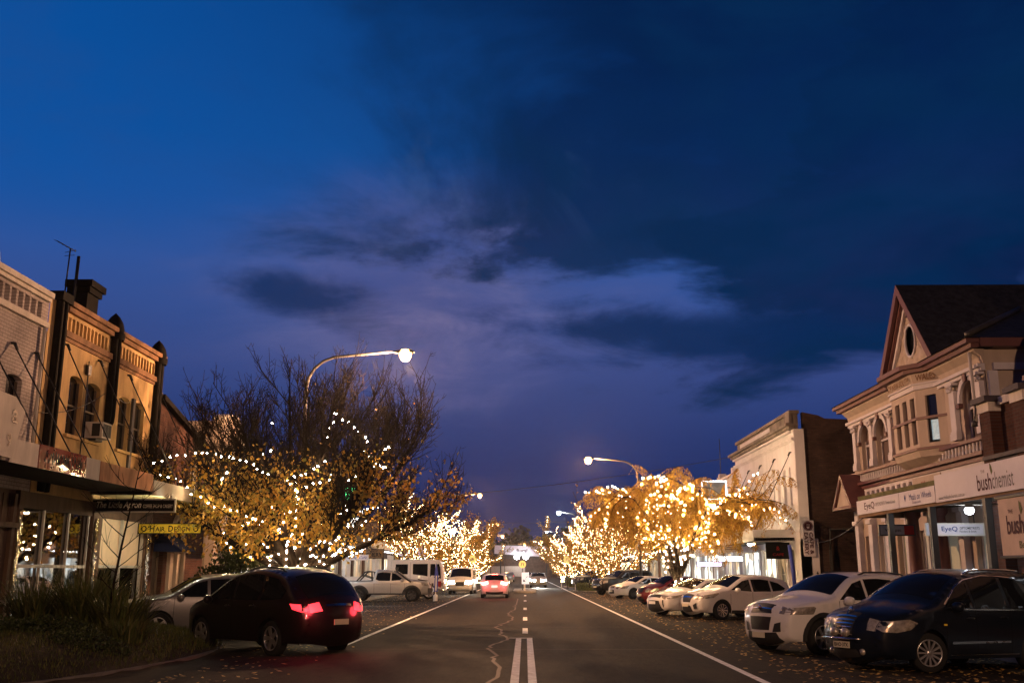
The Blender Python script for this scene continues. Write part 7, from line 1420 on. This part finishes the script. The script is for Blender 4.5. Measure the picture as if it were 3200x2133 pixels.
car('ute', 'silver crew-cab ute with black flares and sports bar parked on the left', 'ute', (-8.3, 61.5, gz(-7.4)), R(2), s, 'psilver', uw, (1.15, .45), None, 1.62, 'vehicles parked on the left', rimmat='darkmetal', spokes=6, head=([(2.56, .9), (2.48, 1.06), (2.1, 1.12), (2.15, .95)], [(s.fz(.9), .7), (s.fz(.9), 1), (s.fz(1.06), 1), (s.fz(1.06), .66)]), tail=([(-2.63, .75), (-2.6, 1.1), (-2.5, 1.1), (-2.52, .75)], None), flare=.1, clad=.5, seams=[(1.12, .5, 1.2, 0), (.3, .5, 1.2, 0), (-.68, .5, 1.2, 0)], handles=[(.46, 1.06), (-.42, 1.06)], mirror=(1.0, 1.2), wside=(-1, 1), extra=ute)
# 11 white crew-cab truck behind the ute
s = Shape([(1.75, .62), (1.86, .68), (1.9, 1.1), (1.86, 1.5), (1.78, 1.95), (1.68, 2.36), (1.5, 2.45), (.5, 2.48), (-1.4, 2.46), (-1.5, 2.4), (-1.52, 1.5), (-1.5, .75)], 1.0, 1.4, .06, .95, -3.3, .42, .52, .7, (.08, .0), .06, (.03, .06))
s.arcs_all = s.arcs
def _one(R_, z0, s=s): return s.arcs_all(R_, z0)[1:] if s.arcs_all(R_, z0) else []
s.arcs = _one
tw_ = [[(1.72, 1.28), (1.66, 1.95), (1.58, 2.2), (1.02, 2.2), (1.02, 1.38), (1.4, 1.34)], [(.86, 1.42), (.86, 2.2), (-.1, 2.2), (-.1, 1.55), (.4, 1.5)], [(-.42, 1.55), (-.42, 2.18), (-1.2, 2.18), (-1.2, 1.55)]]
def truck(t, s, B):
    m = MB(); m.box(-4.6, -1.62, -1.1, 1.1, 1.0, 1.12); m.box(-4.6, -1.55, -.4, .4, .6, .99); B(m, 'tray', 'plastic')
    for y in (-1.03, 1.03):
        m = MB(); [m.box(x - .1, x + .1, y - .07, y + .07, 1.123, 2.75 - .25 * (x < -2)) for x in (-1.65, -2.6, -4.5)]; m.box(-4.6, -1.6, y - .05, y + .05, 1.126, 1.4); B(m, 'tray_side', 'white')
    for y in (-.85, .85): wheel(t, -3.3, y, s.r, s.r, 1 if y > 0 else -1, 6, 'white', .3)
    m = MB(); m.box(1.9, 2.02, -.95, .95, .55, .85); B(m, 'bumper', 'white'); m = MB(); s.side_patch(m, [(1.72, .72), (1.74, 1.12), (1.44, 1.12), (1.44, .95), (1.5, .8)], -1, .01); B(m, 'red_panel', 'red')
    m = MB(); s.side_patch(m, [(1.62, 1.2), (1.5, 1.42), (1.46, 1.62), (1.4, 1.5), (1.34, 1.52), (1.42, 1.36), (1.34, 1.22), (1.46, 1.28)], -1, .01); B(m, 'horse_mark', 'black')
    m = MB(); m.tube([(1.8, -1.05, 2.2), (2.05, -1.2, 2.1)], .02, 5); m.box(2.0, 2.1, -1.32, -1.12, 1.55, 2.1); B(m, 'mirror', 'plastic')
    m = MB(); m.box(-.6, -.35, -.7, .7, 2.485, 2.52); m.tube([(-.5, -.8, 2.56), (1.2, -.8, 2.56)], .025, 5); B(m, 'roof_rack', 'plastic')
me_wheels = None
t = car('truck', 'white crew-cab tray truck with a dark animal mark parked behind the silver ute', 'truck', (-7.15, 66.5, gz(-6.6)), R(2), s, 'pwhite', tw_, (1.86, 1.7) if False else None, None, 1.62, 'vehicles parked on the left', rimmat='white', spokes=6, head=([(1.84, .8), (1.86, 1.02), (1.7, 1.02), (1.7, .8)], None), seams=[(.94, .75, 2.3, 0), (-.26, .75, 2.3, 0)], wside=(-1, 1), extra=truck)
# 12 dark maroon wagon with lit tail lamps, left foreground
s = Shape([(2.15, .26), (2.27, .34), (2.3, .6), (2.24, .8), (2.05, .95), (1.5, 1.08), (1.2, 1.14), (.5, 1.58), (.15, 1.7), (-.5, 1.77), (-1.2, 1.74), (-1.75, 1.6), (-2.05, 1.28), (-2.28, 1.1), (-2.36, .85), (-2.36, .5), (-2.25, .3)], .95, 1.06, .34, 1.36, -1.38, .36, .43, .28, (.28, .22), .1, (.05, .17))
mw = [[(1.05, 1.13), (.48, 1.5), (.15, 1.6), (.12, 1.12)], [(.04, 1.12), (.06, 1.61), (-.5, 1.66), (-.85, 1.64), (-.88, 1.12)], [(-.97, 1.12), (-.94, 1.62), (-1.4, 1.56), (-1.8, 1.32), (-1.7, 1.16)]]
def mar(t, s, B):
    for y in (-.75, .75):
        la = bpy.data.lights.new('lamp_light', 'POINT'); la.energy = 22; la.color = (1, .04, .06); la.shadow_soft_size = .15; lo = bpy.data.objects.new('lamp_light', la); C.objects.link(lo); lo.parent = t; lo.location = (-2.55, y, .95)
    m = MB(); s.skin_patch(m, [(s.rz(1.0), -.5), (s.rz(.97), -.5), (s.rz(.97), .5), (s.rz(1.0), .5)], .015, 2, 6); B(m, 'chrome_bar', 'chrome')
car('wagon', 'dark maroon wagon with glowing red tail lamps turning into the left parking bays', 'car', (-5.7, 23.0, gz(-5.7)), R(138), s, 'pmar', mw, (1.1, .35), (s.rz(1.58), s.rz(1.14)), 1.6, 'vehicles parked on the left', spokes=5, tail=(s.head(.88, 1.05, [(-2.0, 1.07), (-2.06, .96)], True), [(s.rz(1.05), .68), (s.rz(1.05), 1), (s.rz(.88), 1), (s.rz(.9), .62)]), rear_lit='redglow', rplate=(s.rz(.7), .37, .11, 'plate'), seams=[(1.05, .36, 1.1, 0), (.08, .36, 1.1, 0), (-.92, .4, 1.1, 0)], handles=[(.25, .98), (-.72, 1.0)], mirror=(.9, 1.06), rails=(0, -1.4), extra=mar)
# 13 pale parked car behind the garden bed
s = Shape([(2.16, .26), (2.27, .32), (2.31, .55), (2.28, .82), (2.18, .98), (1.85, 1.06), (1.3, 1.14), (1.08, 1.19), (.45, 1.58), (.1, 1.68), (-.6, 1.73), (-1.3, 1.71), (-1.8, 1.64), (-2.02, 1.5), (-2.2, 1.1), (-2.27, .8), (-2.27, .45), (-2.2, .28)], .925, 1.06, .32, 1.36, -1.35, .365, .44, .28, (.28, .2), .1, (.05, .15))
car('suv', 'pale silver parked car between the strappy plants and the maroon wagon', 'car', (-9.0, 29.2, gz(-9)), R(200), s, 'pdim', ws_, (1.03, .28), (s.rz(1.58), s.rz(1.18)), 1.58, 'vehicles parked on the left', spokes=5, seams=[(.98, .42, 1.12, -.02), (.06, .42, 1.12, 0), (-.92, .42, 1.12, 0)], handles=[(.22, .98), (-.74, 1.0)], mirror=(.82, 1.08), tail=([(-2.22, .8), (-2.15, 1.12), (-2.0, 1.1), (-2.1, .8)], None), head=([(2.27, .82), (2.2, .93), (1.72, 1.0), (1.74, .84)], None))

# ------------------------------------------------------------------ haze added to give the street lamps a bloom-like halo
m = MB(); m.box(-480, 480, -150, 1050, -1.45, 24); o = m.build('haze', None); tag(o, 'thin haze added to give the street lamps a halo', 'haze', kind='stuff')
hm = bpy.data.materials.new('halo_haze'); n_, l_ = nodes_of(hm); n_.remove(n_['Principled BSDF']); pv = n_.new('ShaderNodeVolumePrincipled'); pv.inputs['Color'].default_value = (.9, .9, .92, 1); pv.inputs['Density'].default_value = .00012; pv.inputs['Anisotropy'].default_value = .82; l_.new(pv.outputs[0], n_['Material Output'].inputs['Volume']); o.data.materials.clear(); o.data.materials.append(hm)
